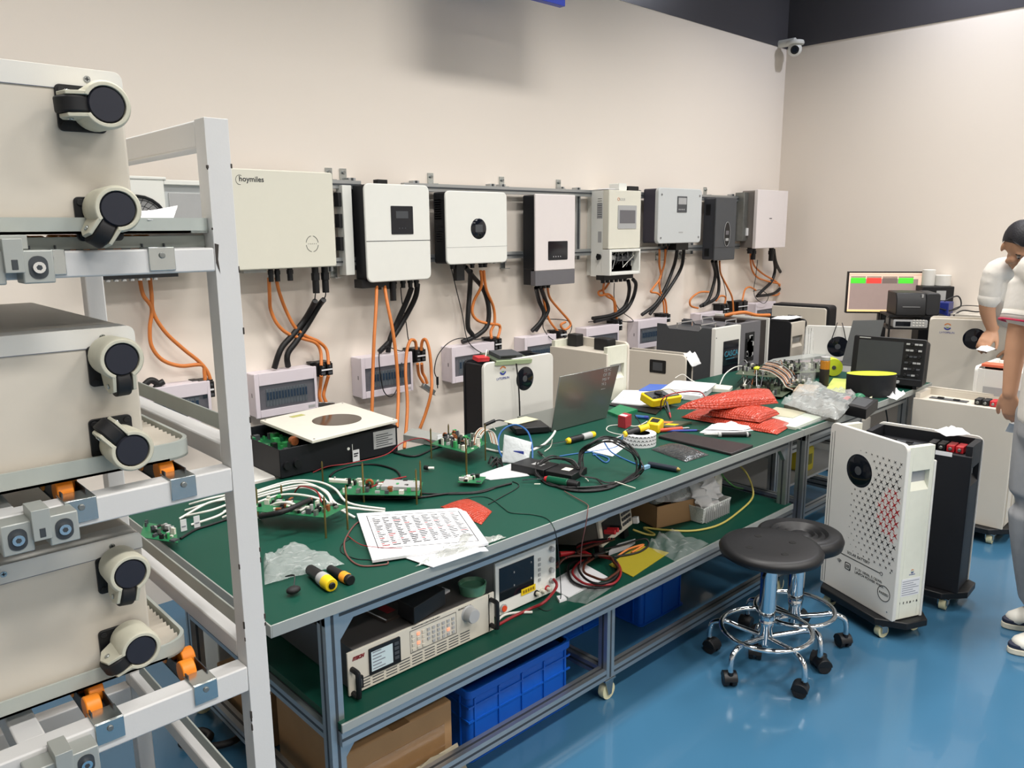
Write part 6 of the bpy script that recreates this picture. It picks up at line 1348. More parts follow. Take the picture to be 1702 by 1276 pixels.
# black roll with lime lining
c = T(1446, 655); t = thing('strap_roll', 'wide black strap coiled upright with a lime-yellow inside', 'strap', (c.x, c.y, HB)); rx, ry = .13, .07
X = Matrix.Translation(Vector((c.x, c.y, HB))) @ Matrix.Rotation(radians(-43), 4, 'Z'); pr_ = lambda s, h: [X @ Vector((rx*s*cos(a*pi/20), ry*s*sin(a*pi/20), h)) for a in range(40)]
b = MB(); b.loft([pr_(1, 0), pr_(1, .12)], BLACK, caps=False); b.build('outer_strap', t); b = MB(); b.loft([pr_(1, .12), pr_(.9, .121), pr_(.88, .10)], LIME, caps=True); b.build('lining', t)
boxq('clear_lid_case', 'black case with clear lid and steel parts, in front of the strap coil', [(1405, 672), (1440, 680), (1460, 664), (1425, 655)], HB, .05, BLACK, 'case', [('lid', (.15, .15, .85, .85), DGREY)])
boxq('black_tool', 'long black tool with a red switch beside the clear-lid case', [(1360, 652), (1412, 668), (1422, 660), (1372, 645)], HB, .025, BLACK, 'tool', [('red_switch', (.75, .2, .9, .8), REDP)])
flat('lime_paper', 'lime-yellow paper under the strap coil', [(1370, 650), (1440, 655), (1440, 632), (1385, 628)], mat('lime_paper', '#bcc668', .6), HB, .003)
c = T(1427, 672); b = MB(); b.sph(c+Vector((0, 0, .028)), .034, mat('green_ball', '#1c6b4a', .4), 12, (1, 1, .9)); b.build('bottle_top', label='rounded green cap in front of the clear-lid case', cat='cap')
flat('small_card', 'small cream card at the bench edge by the green cap', [(1437, 668), (1440, 662), (1450, 658), (1448, 664)], mat('cream_note', '#d9d8b8'), HB, .01, 'card')
crump('tissue', 'crumpled white tissue below the oscilloscope', [(1474, 660), (1490, 665), (1505, 655), (1485, 645)], PAPER, HB+.004, .012, 18, 8, 'tissue')
# oscilloscope
A_, B_ = T(1412, 628, HB+.03), T(1532, 641, HB+.03); X, L_ = fr2(A_, B_, HB+.02); D_ = (A_-CAM).dot(_F); hs_ = 75*D_/FPX
sc_ = thing('oscilloscope', 'black oscilloscope with large screen at the right end of the bench', 'oscilloscope', X=X)
X2 = Matrix.Rotation(radians(-7), 4, 'X')
b = MB(); b.rr(0, L_, 0, hs_, .012, 0, .03, BLACK, X=X2); b.build('front_bezel', sc_, local=True, bev=.004)
b = MB(); b.rr(.01, L_-.01, .005, hs_-.01, .02, .03, .15, BLACKR, X=X2); b.build('rear_casing', sc_, local=True, bev=.006)
b = MB(); b.rr(.03, L_*.70, .055, hs_-.022, .004, -.003, .002, mat('screen_off_grey', '#3f4244', .15), X=X2); b.build('screen', sc_, local=True)
b = MB(); b.box(.0, L_*.98, -.004, 0, .035, .039, DGREY, X2); b.box(.03, .09, -.003, 0, hs_-.014, hs_-.008, LGREY, X2); b.box(L_*.6, L_*.66, -.003, 0, .043, .048, LGREY, X2); b.build('trim_strip', sc_, local=True)
rn = random.Random(3)
for i in range(4):
    for j in range(6):
        b = MB(); x, z = L_*.76+i*L_*.055, .06+j*(hs_-.09)/5
        if (i+j) % 3 == 0: b.cyl(X2 @ Vector((x, 0, z)), X2 @ Vector((x, -.014, z)), .009, BLACK, n=12)
        else: b.box(x-.009, x+.009, -.006, 0, z-.005, z+.005, LGREY if j > 3 or rn.random() < .25 else DGREY, X2)
        b.build('knob' if (i+j) % 3 == 0 else 'key', sc_, local=True, bev=.001)
for k in range(4): b = MB(); x = L_*.2+k*L_*.16; b.cyl(X2 @ Vector((x, 0, .018)), X2 @ Vector((x, -.02, .018)), .009, LGREY if k > 1 else BLACK, n=12); b.build('input_socket', sc_, local=True)
for x in (.03, L_-.05): b = MB(); b.box(x, x+.02, .02, .13, -.02, .02, BLACK); b.build('foot', sc_, local=True)
# laptop 2, left behind the oscilloscope
A_, B_ = T(1398, 606), T(1462, 612); X, L_ = fr2(A_, B_, HB+.002)
l2 = thing('laptop', 'open grey laptop seen from behind its lid, left of the oscilloscope', 'laptop', X=X)
n2 = X.to_3x3() @ Vector((0, 1, 0)); tl = P(1418, 529, 'y', A_.y+.02); H2 = tl.z-HB
b = MB(); b.add([(0, 0, 0), (.19, 0, 0), (.23, .03, H2+.015), (.045, .03, H2), (0, .006, 0), (.19, .006, 0), (.23, .036, H2+.015), (.045, .036, H2)], [(0, 1, 2, 3), (7, 6, 5, 4), (0, 4, 5, 1), (1, 5, 6, 2), (2, 6, 7, 3), (3, 7, 4, 0)], mat('laptop_grey', '#75787a', .4, .4)); b.build('lid', l2, local=True)
b = MB(); b.box(0, .19, .0, .2, 0, .012, mat('laptop_grey', '#75787a')); b.build('keyboard_deck', l2, local=True, bev=.002)
X, L_ = fr2(T(1326, 607), T(1398, 600), HB+.001); b = MB(); b.box(0, L_, -.02, .1, 0, .012, mat('pinkish_grey', '#8d8086', .4, .3), X); b.build('closed_laptop', label='closed pinkish grey laptop left of the open grey one', cat='laptop', bev=.002)

# ================================================================= ON THE LOWER SHELF
SZ = .426
def S(px, py, z=SZ): return P(px, py, 'z', z)
FI = 1.685; ix0, ix1, iz0, iz1 = .975, 1.475, SZ+.006, SZ+.13
t = thing('bench_power_source', 'wide beige rack power source with keypad and knob on the lower shelf', 'power supply', (1.225, FI, SZ))
CRM = mat('instrument_cream', '#cfc9bb', .45, var=.02)
b = MB(); b.box(ix0+.02, ix1-.02, FI+.006, FI+.5, iz0, iz1, DGREY); b.box(ix0+.02, ix1-.02, FI+.006, FI+.5, iz1, iz1+.001, mat('dark_top_grey', '#4a4745', .5)); b.build('casing', t, bev=.002)
b = MB(); b.box(ix0, ix1, FI, FI+.006, iz0, iz1, CRM); b.build('front_panel', t, bev=.001)
s0, s1 = P(612, 1078, 'y', FI), P(665, 1060, 'y', FI); sx0, sx1 = Px(612, 1080, FI), Px(664, 1060, FI)
b = MB(); b.rr(sx0, sx1, iz0+.035, iz1-.012, .003, FI-.004, FI, BLACK); b.build('screen_bezel', t); b = MB(); b.box(sx0+.006, sx0+(sx1-sx0)*.74, FI-.0046, FI-.003, iz0+.045, iz1-.022, mat('lcd_pale', '#aebdc0', .3, emit=.25))
for k in range(6): b.box(sx0+.01, sx0+.05-(k % 2)*.012, FI-.005, FI-.0044, iz0+.05+k*.0095, iz0+.053+k*.0095, INK)
b.build('screen', t)
b = MB()
for k in range(4): b.box(sx0+(sx1-sx0)*.8, sx1-.006, FI-.005, FI-.003, iz0+.05+k*.014, iz0+.059+k*.014, DGREY)
b.build('soft_keys', t)
kx0, kx1 = Px(684, 1050, FI), Px(755, 1020, FI); b = MB(); rn = random.Random(3)
b.tube([(kx0-.006, FI-.001, iz0+.045), (kx1+.006, FI-.001, iz0+.045), (kx1+.006, FI-.001, iz1-.012), (kx0-.006, FI-.001, iz1-.012)], .0008, DGREY, n=4, sub=1, closed=True)
for i in range(9):
    for j in range(4):
        if i == 3 and j == 0: continue
        x = kx0+i*(kx1-kx0)/8.6; z = iz0+.05+j*.014; lit = (i, j) in ((1, 1), (1, 3), (7, 1)); b.box(x, x+.009, FI-.003, FI, z, z+.008, mat('lit_orange_key', '#ff9a78', .4, emit=.7) if lit else LGREY if i > 2 else CRM)
b.build('keypad', t)
c = P(778, 1019, 'y', FI); b = MB(); b.lathe([(.001, -.03), (.02, -.03), (.022, -.026), (.022, -.004), (.026, 0)], LGREY, c=(c.x, FI, c.z+.0), ax='y', n=32); b.build('knob', t)
b = MB()
for i in range(9):
    for j in range(4): x = ix0+.03+i*.044; b.box(x, x+.036, FI-.0008, FI, iz0+.008+j*.0085, iz0+.0105+j*.0085, DGREY) if iz0+.01+j*.0085 < iz0+.04 else None
b.build('vent_slots', t)
txt('ITECH', (Px(585, 1086, FI), FI-.0008, iz1-.026), .0125, mat('dark_red_print', '#7a2326'), t, bold=.0012, shear=.3)
txt('PROGRAMMABLE AC/DC POWER SUPPLY', (kx0, FI-.0006, iz1-.007), .0055, INKD, t); txt('BIDIRECTIONAL', (Px(770, 1000, FI)-.02, FI-.0006, iz1-.012), .007, INKD, t)
b = MB(); b.rr(ix0+.022, ix0+.042, iz0+.012, iz0+.048, .002, FI-.006, FI, BLACK); b.box(ix0+.028, ix0+.036, FI-.01, FI-.005, iz0+.02, iz0+.04, DGREY); b.build('power_switch', t)
for x, h0, h1 in ((ix0+.012, iz0+.005, iz0+.075), (ix1+.004, iz0+.02, iz1-.02)):
    b = MB(); b.tube([(x, FI, h0), (x, FI-.025, h0), (x, FI-.03, h0+.01), (x, FI-.03, h1-.01), (x, FI-.025, h1), (x, FI, h1)], .0075, BLACK, n=8, sub=2); b.build('handle', t)
b = MB(); b.box(ix1-.005, ix1+.018, FI, FI+.005, iz0, iz1, CRM); b.build('rack_ear', t)
zt = iz1+.002
def onI(px, py, z=zt): return P(px, py, 'z', z)
def slab(name, label, pts, z, h, m, cat, parts=None, **k):
    q = [P(a, c, 'z', z+h) for a, c in pts]; t_ = thing(name, label, cat, tuple(sum(q, Vector())/4-Vector((0, 0, h)))); b = MB(); b.loft([[p-Vector((0, 0, h)) for p in q], q], m); b.build('body', t_, **k)
    if parts:
        at = lambda u, w: (q[0]*(1-u)+q[1]*u)*(1-w)+(q[3]*(1-u)+q[2]*u)*w; up = Vector((0, 0, .0006))
        for nm, (u0, w0, u1, w1), mm in parts: b = MB(); r = [at(u0, w0), at(u1, w0), at(u1, w1), at(u0, w1)]; b.loft([r, [p+up for p in r]], mm); b.build(nm, t_)
    return t_
slab('magazine', 'dark-covered magazine with red picture lying on the beige power source', [(603, 1013), (641, 1031), (688, 1011), (650, 993)], zt, .008, mat('magazine_cover', '#3a322d', .35), 'magazine', [('red_picture', (.25, .3, .7, .6), REDINK), ('white_edge', (0, 0, 1, .04), PAPER)])
slab('magazine', 'white booklet lying under the black box on the beige power source', [(690, 1012), (712, 1000), (748, 980), (735, 975)], zt, .006, PAPER, 'booklet')
slab('black_box_device', 'black box standing on the beige power source, between two booklets', [(660, 995), (688, 1010), (740, 978), (712, 965)], zt+.007, .05, BLACK, 'box', bev=.002)
t = thing('round_lid', 'green round container lid on the beige power source, at its right end', 'container', (0, 0, 0)); 
c = onI(785, 968, zt+.03); t.location = (c.x, c.y, zt); WM[t.name] = Matrix.Translation((c.x, c.y, zt)); b = MB(); b.lathe([(.04, 0), (.044, .03), (.04, .032), (.036, .02)], mat('green_glass', '#4d7a62', .2), c=(c.x, c.y, zt), n=30); b.build('rim', t)
# power supply with dark display
FP = 1.735; px0, px1 = 1.545, 1.82; pz1 = P(820, 938, 'y', FP).z; pz0 = SZ+.008
t = thing('dc_power_supply', 'white and grey bench power supply with black display and red button', 'power supply', ((px0+px1)/2, FP, SZ))
b = MB(); b.box(px0+.003, px1-.003, FP+.008, FP+.26, pz0, pz1-.004, LGREY); b.box(px0, px1, FP+.01, FP+.25, pz1-.004, pz1, mat('mid_top_grey', '#8c8f91', .4)); b.build('casing', t, bev=.002)
b = MB(); b.box(px0, px1, FP, FP+.008, pz0, pz1, INVW); b.build('front_panel', t, bev=.001)
b = MB(); b.box(px0+.015, px0+.015+(px1-px0)*.56, FP-.002, FP, pz0+.048, pz1-.022, BLACKG)
for u, w in ((.4, .7), (.4, .3), (.9, .8), (.9, .3)): x, z = px0+.015+(px1-px0)*.56*u, pz0+.048+(pz1-pz0-.07)*w; b.box(x, x+.004, FP-.003, FP-.001, z, z+.006, LGREY)
b.build('display', t)
b = MB(); zz = (pz1-pz0)
for k in range(4): b.cyl((px1-.025, FP-.012, pz0+.045+k*zz*.21), (px1-.025, FP, pz0+.045+k*zz*.21), .009, LGREY, n=14)
b.build('knob', t)
b = MB()
for k in range(5): b.box(px0+.19, px0+.2, FP-.003, FP, pz0+.06+k*.018, pz0+.07+k*.018, LGREY)
b.build('key_column', t)
b = MB(); b.cyl((px0+.03, FP-.006, pz0+.022), (px0+.03, FP, pz0+.022), .014, LGREY, n=18); b.cyl((px0+.03, FP-.01, pz0+.022), (px0+.03, FP-.004, pz0+.022), .010, mat('orange_red_button', '#e0502c', .4), n=18); b.build('power_button', t)
b = MB(); b.box(px0+.11, px0+.175, FP-.003, FP-.0005, pz0+.036, pz0+.058, YELL)
for k in range(5): b.box(px0+.117+k*.011, px0+.124+k*.011, FP-.0036, FP-.002, pz0+.042, pz0+.052, mat('brown_print', '#8a6a10', .5))
b.build('yellow_sticker', t)
for k, m in enumerate((BLACK, COMPW, REDP)): b = MB(); x = px0+.18+k*.026; b.cyl((x, FP-.02, pz0+.022), (x, FP, pz0+.022), .007, COMPW, n=12); b.cyl((x, FP-.004, pz0+.022), (x, FP, pz0+.022), .011, m, n=12); b.build('output_terminal', t)
cable('red_cable', 'red lead curving from the power supply outputs down to its foot', [P(920, 962, 'y', FP-.02), P(925, 975, 'y', FP-.03), S(905, 1000, SZ+.03), S(880, 1012, SZ+.01), S(850, 1026, SZ+.006), S(825, 1040, SZ+.006)], .005, CABR)
cable('white_cable', 'white lead with plug tip lying in front of the power supply', [S(826, 1032, SZ+.02), S(838, 1022, SZ+.006), S(858, 1018, SZ+.006), S(885, 1017, SZ+.006)], .0045, CABW)
cable('black_cable', 'thin black lead drooping from the power supply to the shelf', [P(930, 945, 'y', FP-.05), S(932, 975, SZ+.05), S(930, 1000), S(910, 1015), S(892, 1008)], .0015, CABB)
# tilted meter
A_, B_ = S(1001, 911, SZ+.05), S(1052, 871, SZ+.05); X, L_ = fr2(A_, B_, SZ+.052); X = X @ Matrix.Rotation(radians(-10), 4, 'X')
t = thing('bench_meter', 'cream bench meter with red plugs, tilted up on the lower shelf', 'meter', X=X)
hm_ = .105
b = MB(); b.box(.004, L_-.004, .01, .27, .003, hm_-.003, mat('meter_grey', '#77736c', .5)); b.build('casing', t, local=True, bev=.003)
b = MB(); b.rr(0, L_, 0, hm_, .006, 0, .012, CRM); b.build('front_bezel', t, local=True, bev=.002)
b = MB(); b.rr(.02, L_*.62, .022, hm_-.015, .004, -.002, .001, BLACK); b.build('display', t, local=True)
b = MB()
for i in range(4):
    for j in range(4): b.box(L_*.67+i*.021, L_*.67+i*.021+.014, -.004, 0, .02+j*.02, .031+j*.02, DGREY)
b.build('keypad', t, local=True)
for k in range(3): b = MB(); x = .035+k*.026; b.cyl((x, -.045, .05), (x, 0, .05), .009, REDP if k < 2 else BLACK, n=12); b.build('lead_plug', t, local=True)
b = MB(); b.box(.01, .05, .02, .04, -.046, .004, BLACK); b.box(L_-.05, L_-.01, .02, .04, -.046, .004, BLACK); b.build('foot', t, local=True)
b = MB(); b.box(L_+.002, L_+.02, -.02, .0, .0, .026, PAPER); b.build('paper_tag', t, local=True)
slab('white_plug_box', 'small white box in front of the tilted meter', [(1012, 915), (1040, 905), (1056, 895), (1028, 903)], SZ, .02, PAPER, 'box')
rn = random.Random(31)
for k, (m, l) in enumerate(((CABB, 'black test lead coiled between the power supply and the meter, outer loop'), (CABR, 'dark red test lead coiled over the black one'), (CABB, 'black test lead coiled between the power supply and the meter, inner loop'), (mat('dark_orange_lead', '#4f2618', .4), 'rust coloured lead crossing the coiled test leads'))):
    cx, cy, rx, ry = 990+k*3, 950-k*2, 44-k*5, 28-k*3
    pts = [S(925, 935+k*3, SZ+.03), S(945, 925, SZ+.05)]+[S(cx+rx*cos(a)+rn.uniform(-3, 3), cy+ry*sin(a)+rn.uniform(-2, 2), SZ+.012+k*.008) for a in [radians(d) for d in range(-120+k*15, 260, 40)]]+[S(960, 905+k*4, SZ+.05), P(1010+k*4, 895, 'y', A_.y-.05)]
    cable('test_lead', l, pts, .0045, m, 'test lead')
for k, (a, c, l) in enumerate((((930, 921), (955, 918), 'red crocodile clip beside the power supply'), ((962, 915), (985, 924), 'red crocodile clip in front of the tilted meter'), ((985, 925), (1005, 918), 'black crocodile clip in front of the tilted meter'))):
    b = MB(); p, q_ = S(*a, SZ+.04), S(*c, SZ+.035); m = REDP if k < 2 else BLACK; b.cyl(p, q_, .011, m, r1=.006, n=10); b.cyl(q_, q_+(q_-p)*.25, .004, STEEL, n=8); b.build('crocodile_clip', label=l, cat='clip')
slab('paper_sheet', 'white papers under the coiled test leads on the lower shelf', [(905, 972), (945, 992), (1010, 958), (968, 935)], SZ, .004, PAPER, 'paper')
slab('paper_sheet', 'torn white paper scrap in front of the power supply', [(925, 990), (930, 998), (942, 994), (936, 988)], SZ, .008, PAPER, 'paper')
slab('yellow_sheet', 'mustard yellow sheet lying on the lower shelf by the front edge', [(1012, 938), (1052, 958), (1112, 918), (1062, 905)], SZ, .002, ESDY, 'sheet')
b = MB(); b.sheet([S(1075, 910), S(1125, 935), S(1178, 905), S(1100, 885)], CLEARP, 16, 12, .02, 33); b.build('plastic_bag', label='clear plastic bag lying beyond the yellow sheet on the lower shelf', cat='plastic bag', ang=70)
b = MB(); b.sheet([S(935, 998), S(975, 1004), S(1020, 975), S(985, 972)], CLEARP, 12, 10, .008, 34); b.build('plastic_bag', label='flat clear plastic wrap at the shelf front edge below the coiled leads', cat='plastic bag', ang=70)
rn = random.Random(8)
cable('orange_cable', 'orange lead on the yellow sheet below the tilted meter', [S(1025, 925, SZ+.006), S(1045, 912, SZ+.02), S(1070, 905, SZ+.006), S(1050, 918, SZ+.006)], .004, ORNG)
cable('black_cable', 'black lead looping over the yellow sheet', [S(1005, 912, SZ+.02), S(1035, 905, SZ+.03), S(1070, 895, SZ+.03), S(1078, 905, SZ+.01), S(1060, 918, SZ+.006), S(1020, 925, SZ+.01)], .004, CABB)
# cardboard box with bag
A_, B_ = S(1091, 879), S(1158, 863); 
t = thing('cardboard_box', 'open brown cardboard box on the lower shelf, full of bags', 'box', tuple(A_)); X, L_ = fr2(A_, B_, SZ+.001); hb = .095; 
b = MB()
for a in ((0, L_, 0, .003), (0, L_, .3, .303), (0, .003, 0, .3), (L_-.003, L_, 0, .3)): b.box(a[0], a[1], a[2], a[3], 0, hb, CARD, X)
b.box(0, L_, 0, .3, 0, .003, CARD, X); b.build('walls', t)
b = MB(); q = [X @ Vector(p) for p in ((.0, .02, hb), (L_, .01, hb), (L_, .25, hb+.01), (.0, .25, hb))]; b.sheet(q, CLEARM, 12, 12, .035, 41); b.build('plastic_bag', label='clear plastic bags bulging out of the cardboard box on the shelf', cat='plastic bag', ang=70)
b = MB(); q = [X @ Vector(p) for p in ((.02, .03, hb+.01), (L_+.03, .02, hb-.03), (L_+.05, .16, hb+.11), (.03, .18, hb+.12))]; b.sheet(q, mat('printed_bag_white', '#c3c6ca', .35, bump=.3), 8, 8, .012, 42, .002); dbag = b.build('printed_bag', label='white bag with red panel and letter D in the cardboard box', cat='bag', ang=60)
u = (q[1]-q[0]).normalized(); v = (q[3]-q[0]).normalized(); n = u.cross(v).normalized(); c = (q[0]+q[1]+q[2]+q[3])/4+n*.018+v*.01
b = MB(); r = [c+u*sx*.05+v*sy*.03 for sx, sy in ((-1, -1), (1, -1), (1, 1), (-1, 1))]; b.loft([r, [p+n*.001 for p in r]], mat('bag_red', '#a5283c', .4)); b.build('red_panel', dbag)
txt('D', c+n*.0016+u*.012-v*.012, .04, PAPER, dbag, u, v, bold=.001); txt('(2)', c-u*.09-v*.02+n*.001, .02, BLUEINK, dbag, u, v)
# basket with crumpled cloth
c = S(1187, 862); c = Vector((c.x, c.y+.07, SZ)); t = thing('basket', 'small white woven basket on the lower shelf, right of the cardboard box', 'basket', tuple(c))
b = MB(); w0, w1, d0, d1, hh = .09, .105, .07, .085, .075; r0 = [(c.x+a*w0, c.y+e*d0) for a, e in ((-1, -1), (1, -1), (1, 1), (-1, 1))]; r1 = [(c.x+a*w1, c.y+e*d1) for a, e in ((-1, -1), (1, -1), (1, 1), (-1, 1))]
BSK = mat('basket_white', '#c9ccc8', .5, var=.35, scale=160)
b.loft([[Vector((*p, SZ+.001)) for p in r0], [Vector((*p, SZ+hh)) for p in r1], [Vector((p[0]*.97+c.x*.03, p[1]*.97+c.y*.03, SZ+hh)) for p in r1], [Vector((p[0]*.97+c.x*.03, p[1]*.97+c.y*.03, SZ+.01)) for p in r0]], BSK)
b.build('woven_body', t, bev=.003)
b = MB()
for k in range(12):
    x = c.x-w0+.01+k*.0155; b.box(x, x+.002, c.y-d1-.001, c.y-d0-.004, SZ+.005, SZ+hh-.004, LGREY)
for k in range(5): b.box(c.x-w1*.96, c.x+w1*.96, c.y-d1+.001-(k-4)*.003, c.y-d1+.004-(k-4)*.003, SZ+.012+k*.013, SZ+.014+k*.013, LGREY)
b.build('weave', t)
rn = random.Random(50); rings = []
for k in range(14):
    h = k/13; r = .1*(1-.9*h**3); rings.append([Vector((c.x+r*cos(a*pi/12)*(1+.2*sin(a*1.7+k*.8))*.85+rn.uniform(-.01, .01), c.y+r*.75*sin(a*pi/12)*(1+.15*sin(a*2.3+k))+rn.uniform(-.01, .01), SZ+hh-.03+.17*h+rn.uniform(-.006, .006))) for a in range(24)])
b = MB(); b.loft(rings, mat('tissue_white', '#dedede', .7)); b.build('crumpled_tissue', label='crumpled white paper heaped in the small basket', cat='tissue', ang=60)
b = MB(); b.box(c.x+.06, c.x+.115, c.y-.03, c.y+.10, SZ+hh+.001, SZ+hh+.11, COMPW); b.build('white_card', label='white card box standing behind the tissue in the basket', cat='card')
cable('yellow_cable', 'pale yellow cable running in a wide bend across the lower shelf', [S(1052, 880, SZ+.03), S(1075, 888, SZ+.006), S(1088, 888, SZ+.006), S(1070, 877, SZ+.01), S(1100, 880, SZ+.005), S(1150, 882, SZ+.005), S(1195, 872, SZ+.005), S(1228, 850, SZ+.006), S(1250, 828, SZ+.02), S(1250, 808, SZ+.06), S(1240, 785, SZ+.12), S(1225, 770, SZ+.16)], .0045, CABY)
cable('green_lead', 'green and yellow lead hanging over the tissue in the basket', [S(1185, 790, SZ+.16), S(1195, 782, SZ+.2), S(1205, 795, SZ+.14), S(1220, 808, SZ+.1), S(1235, 812, SZ+.02)], .004, mat('green_cable', '#3f7a3a', .4))
# ================================================================= UNDER THE BENCH
def crate(label, x0, x1, y0, y1, h, z0=.002, ribs=3):
    t = thing('plastic_crate', label, 'crate', ((x0+x1)/2, (y0+y1)/2, 0), 0, 'blue plastic crates under the bench'); w = .004
    b = MB(); b.rr(x0, x1, y0, y1, .015, z0, z0+.005, BLUEC, ax='z')
    o = rrect(x0+.008, x1-.008, y0+.008, y1-.008, .018); i_ = rrect(x0+.012, x1-.012, y0+.012, y1-.012, .016)
    b.loft([[(p[0], p[1], z0) for p in o], [(p[0], p[1], z0+h) for p in o], [(p[0], p[1], z0+h) for p in i_], [(p[0], p[1], z0+.006) for p in i_]], BLUEC, caps=False); b.build('walls', t)
    b = MB(); oo = rrect(x0, x1, y0, y1, .02); 
    b.loft([[(p[0], p[1], z0+h-.025) for p in oo], [(p[0], p[1], z0+h) for p in oo], [(p[0], p[1], z0+h) for p in i_], [(p[0], p[1], z0+h-.025) for p in i_]], BLUEC, caps=False, closed=True); b.build('rim', t, bev=.001)
    b = MB()
    for z in (z0+h-.06, z0+h*.55): b.box(x0+.004, x1-.004, y0+.004, y0+.009, z, z+.006, BLUEC); b.box(x0+.004, x0+.009, y0+.01, y1-.01, z, z+.006, BLUEC)
    for k in range(ribs+2): x = x0+.03+k*(x1-x0-.06)/(ribs+1); b.box(x-.003, x+.003, y0+.003, y0+.009, z0, z0+h-.03, BLUEC)
    for k in range(3): y = y0+.05+k*(y1-y0-.1)/2; b.box(x0+.003, x0+.009, y-.003, y+.003, z0, z0+h-.03, BLUEC)
    b.build('rib', t); return t
crate('nearest blue crate under the bench, its long side to the aisle', 1.395, 1.865, 1.70, 2.05, .245, ribs=3)
crate('blue crate left of the middle bench leg, farther back', 2.12, 2.42, 2.0, 2.4, .28, ribs=1)
crate('blue crate right of the middle bench leg', 2.47, 2.78, 1.86, 2.25, .30, ribs=1)
for k in range(5):
    b = MB(); rn = random.Random(60+k); b.tube([(1.45+.08*k, 1.75+rn.uniform(0, .2), .2), (1.5+.07*k, 1.85, .215), (1.47+.08*k, 1.95, .2)], .01, [DGREY, BLACKR, MGREY, CABM, BLACK][k], n=6)
    b.build('scrap_part', label='dark scrap part lying inside the nearest blue crate', cat='scrap', group='dark parts in the nearest crate')
def carton(label, x0, x1, y0, y1, h, m=CARD, tape=True):
    t = thing('cardboard_box', label, 'box', ((x0+x1)/2, (y0+y1)/2, 0)); b = MB(); b.box(x0, x1, y0, y1, .003, h, m); b.build('body', t, bev=.006)
    if tape: b = MB(); b.box(x0+.05, x1-.03, y0-.0012, y0, h*.35, h*.75, TAPEB); b.box((x0+x1)/2-.03, (x0+x1)/2+.03, y0-.0014, y1, h, h+.0012, TAPEB); b.build('tape', t)
    return t
carton('brown taped cardboard box under the left end of the bench', .96, 1.33, 1.70, 2.1, .255)
b = MB(); b.sheet([(.98, 1.69, .10), (1.34, 1.69, .11), (1.36, 1.66, .01), (1.0, 1.66, .01)], mat('kraft_grey', '#a39a84', .7), 10, 8, .012, 71, .002); b.build('paper_wrap', label='greyish wrapping paper hanging before the taped cardboard box', cat='paper')
carton('small cardboard box farther under the bench, behind the left leg', .94, 1.14, 2.2, 2.5, .2, tape=False)
slab('floor_pad', 'dark flat part lying on the floor far under the bench', [(400, 1180), (440, 1200), (480, 1185), (440, 1168)], .002, .01, BLACK, 'pad')
cable('black_cable', 'black cables curled on the floor behind the rack', [P(a, c, 'z', .02) for a, c in [(300, 1238), (330, 1215), (350, 1222), (340, 1240), (390, 1230), (430, 1190), (470, 1170)]], .012, CABB)
ht = mat('hazard_yellow', '#a39a2c', .5)
b = MB()
for k in range(9): x = .35+k*.17; b.add([(x, 2.64, .0015), (x+.085, 2.64, .0015), (x+.125, 2.70, .0015), (x+.04, 2.70, .0015)], [(0, 1, 2, 3)], ht)
b.box(.3, 1.95, 2.64, 2.70, 0, .001, BLACK)
b.build('floor_tape', label='black and yellow hazard tape on the floor behind the rack', cat='floor tape')
# mid leg under the shelf
# behind the second bench: aluminium cart and a yellow jug
t = thing('aluminium_cart', 'bare aluminium profile cart with castors, seen under the bench beyond the shelf', 'cart', (4.2, 2.85, 0))
for x in (3.55, 4.5):
    for y in (1.88, 2.5): b = MB(); profile(b, (x, y, .1), (x, y, .55), .04); b.build('post', t); b = MB(); b.cyl((x-.012, y, .045), (x+.012, y, .045), .045, mat('caster_wheel_cream', '#cfcba6'), n=20); b.box(x-.02, x+.02, y-.02, y+.02, .085, .1, ZINC); b.build('caster', t)
for z in (.14, .53):
    for y in (1.88, 2.5): b = MB(); profile(b, (3.57, y, z), (4.48, y, z), .04); b.build('rail', t)
    for x in (3.55, 4.5): b = MB(); profile(b, (x, 1.90, z), (x, 2.48, z), .04); b.build('rail', t)
b = MB(); b.box(3.56, 4.49, 1.88, 2.5, .318, .33, LGREY); b.build('shelf_board', t)
c = P(1335, 785, 'y', 1.95); t = thing('yellow_jug', 'yellow jug on the shelf of the aluminium cart under the second bench', 'jug', (c.x, 1.97, .33)); zj = P(1335, 742, 'y', 1.95).z
b = MB(); b.rr(c.x-.055, c.x+.055, .331, zj, .02, 1.92, 2.02, mat('jug_yellow', '#b8a81e', .4)); b.build('body', t, bev=.008); b = MB(); b.cyl((c.x-.03, 1.95, zj), (c.x-.03, 1.95, zj+.03), .018, COMPW); b.build('cap', t)
b = MB(); b.box(c.x-.04, c.x+.03, 1.9185, 1.92, .37, zj-.04, mat('jug_label', '#6b6a1c', .5)); b.build('label', t)
cable('black_cable', 'black cable hanging from the bench edge behind the black battery', [P(1470, 665, 'y', 1.66), P(1474, 690, 'y', 1.66), P(1478, 715, 'y', 1.7), P(1490, 740, 'y', 1.8)], .004, CABB)
cable('black_cable', 'thin dark cable hanging under the bench edge near the jug', [P(1385, 705, 'y', 1.68), P(1388, 720, 'y', 1.68), P(1392, 745, 'y', 1.72)], .004, CABB)

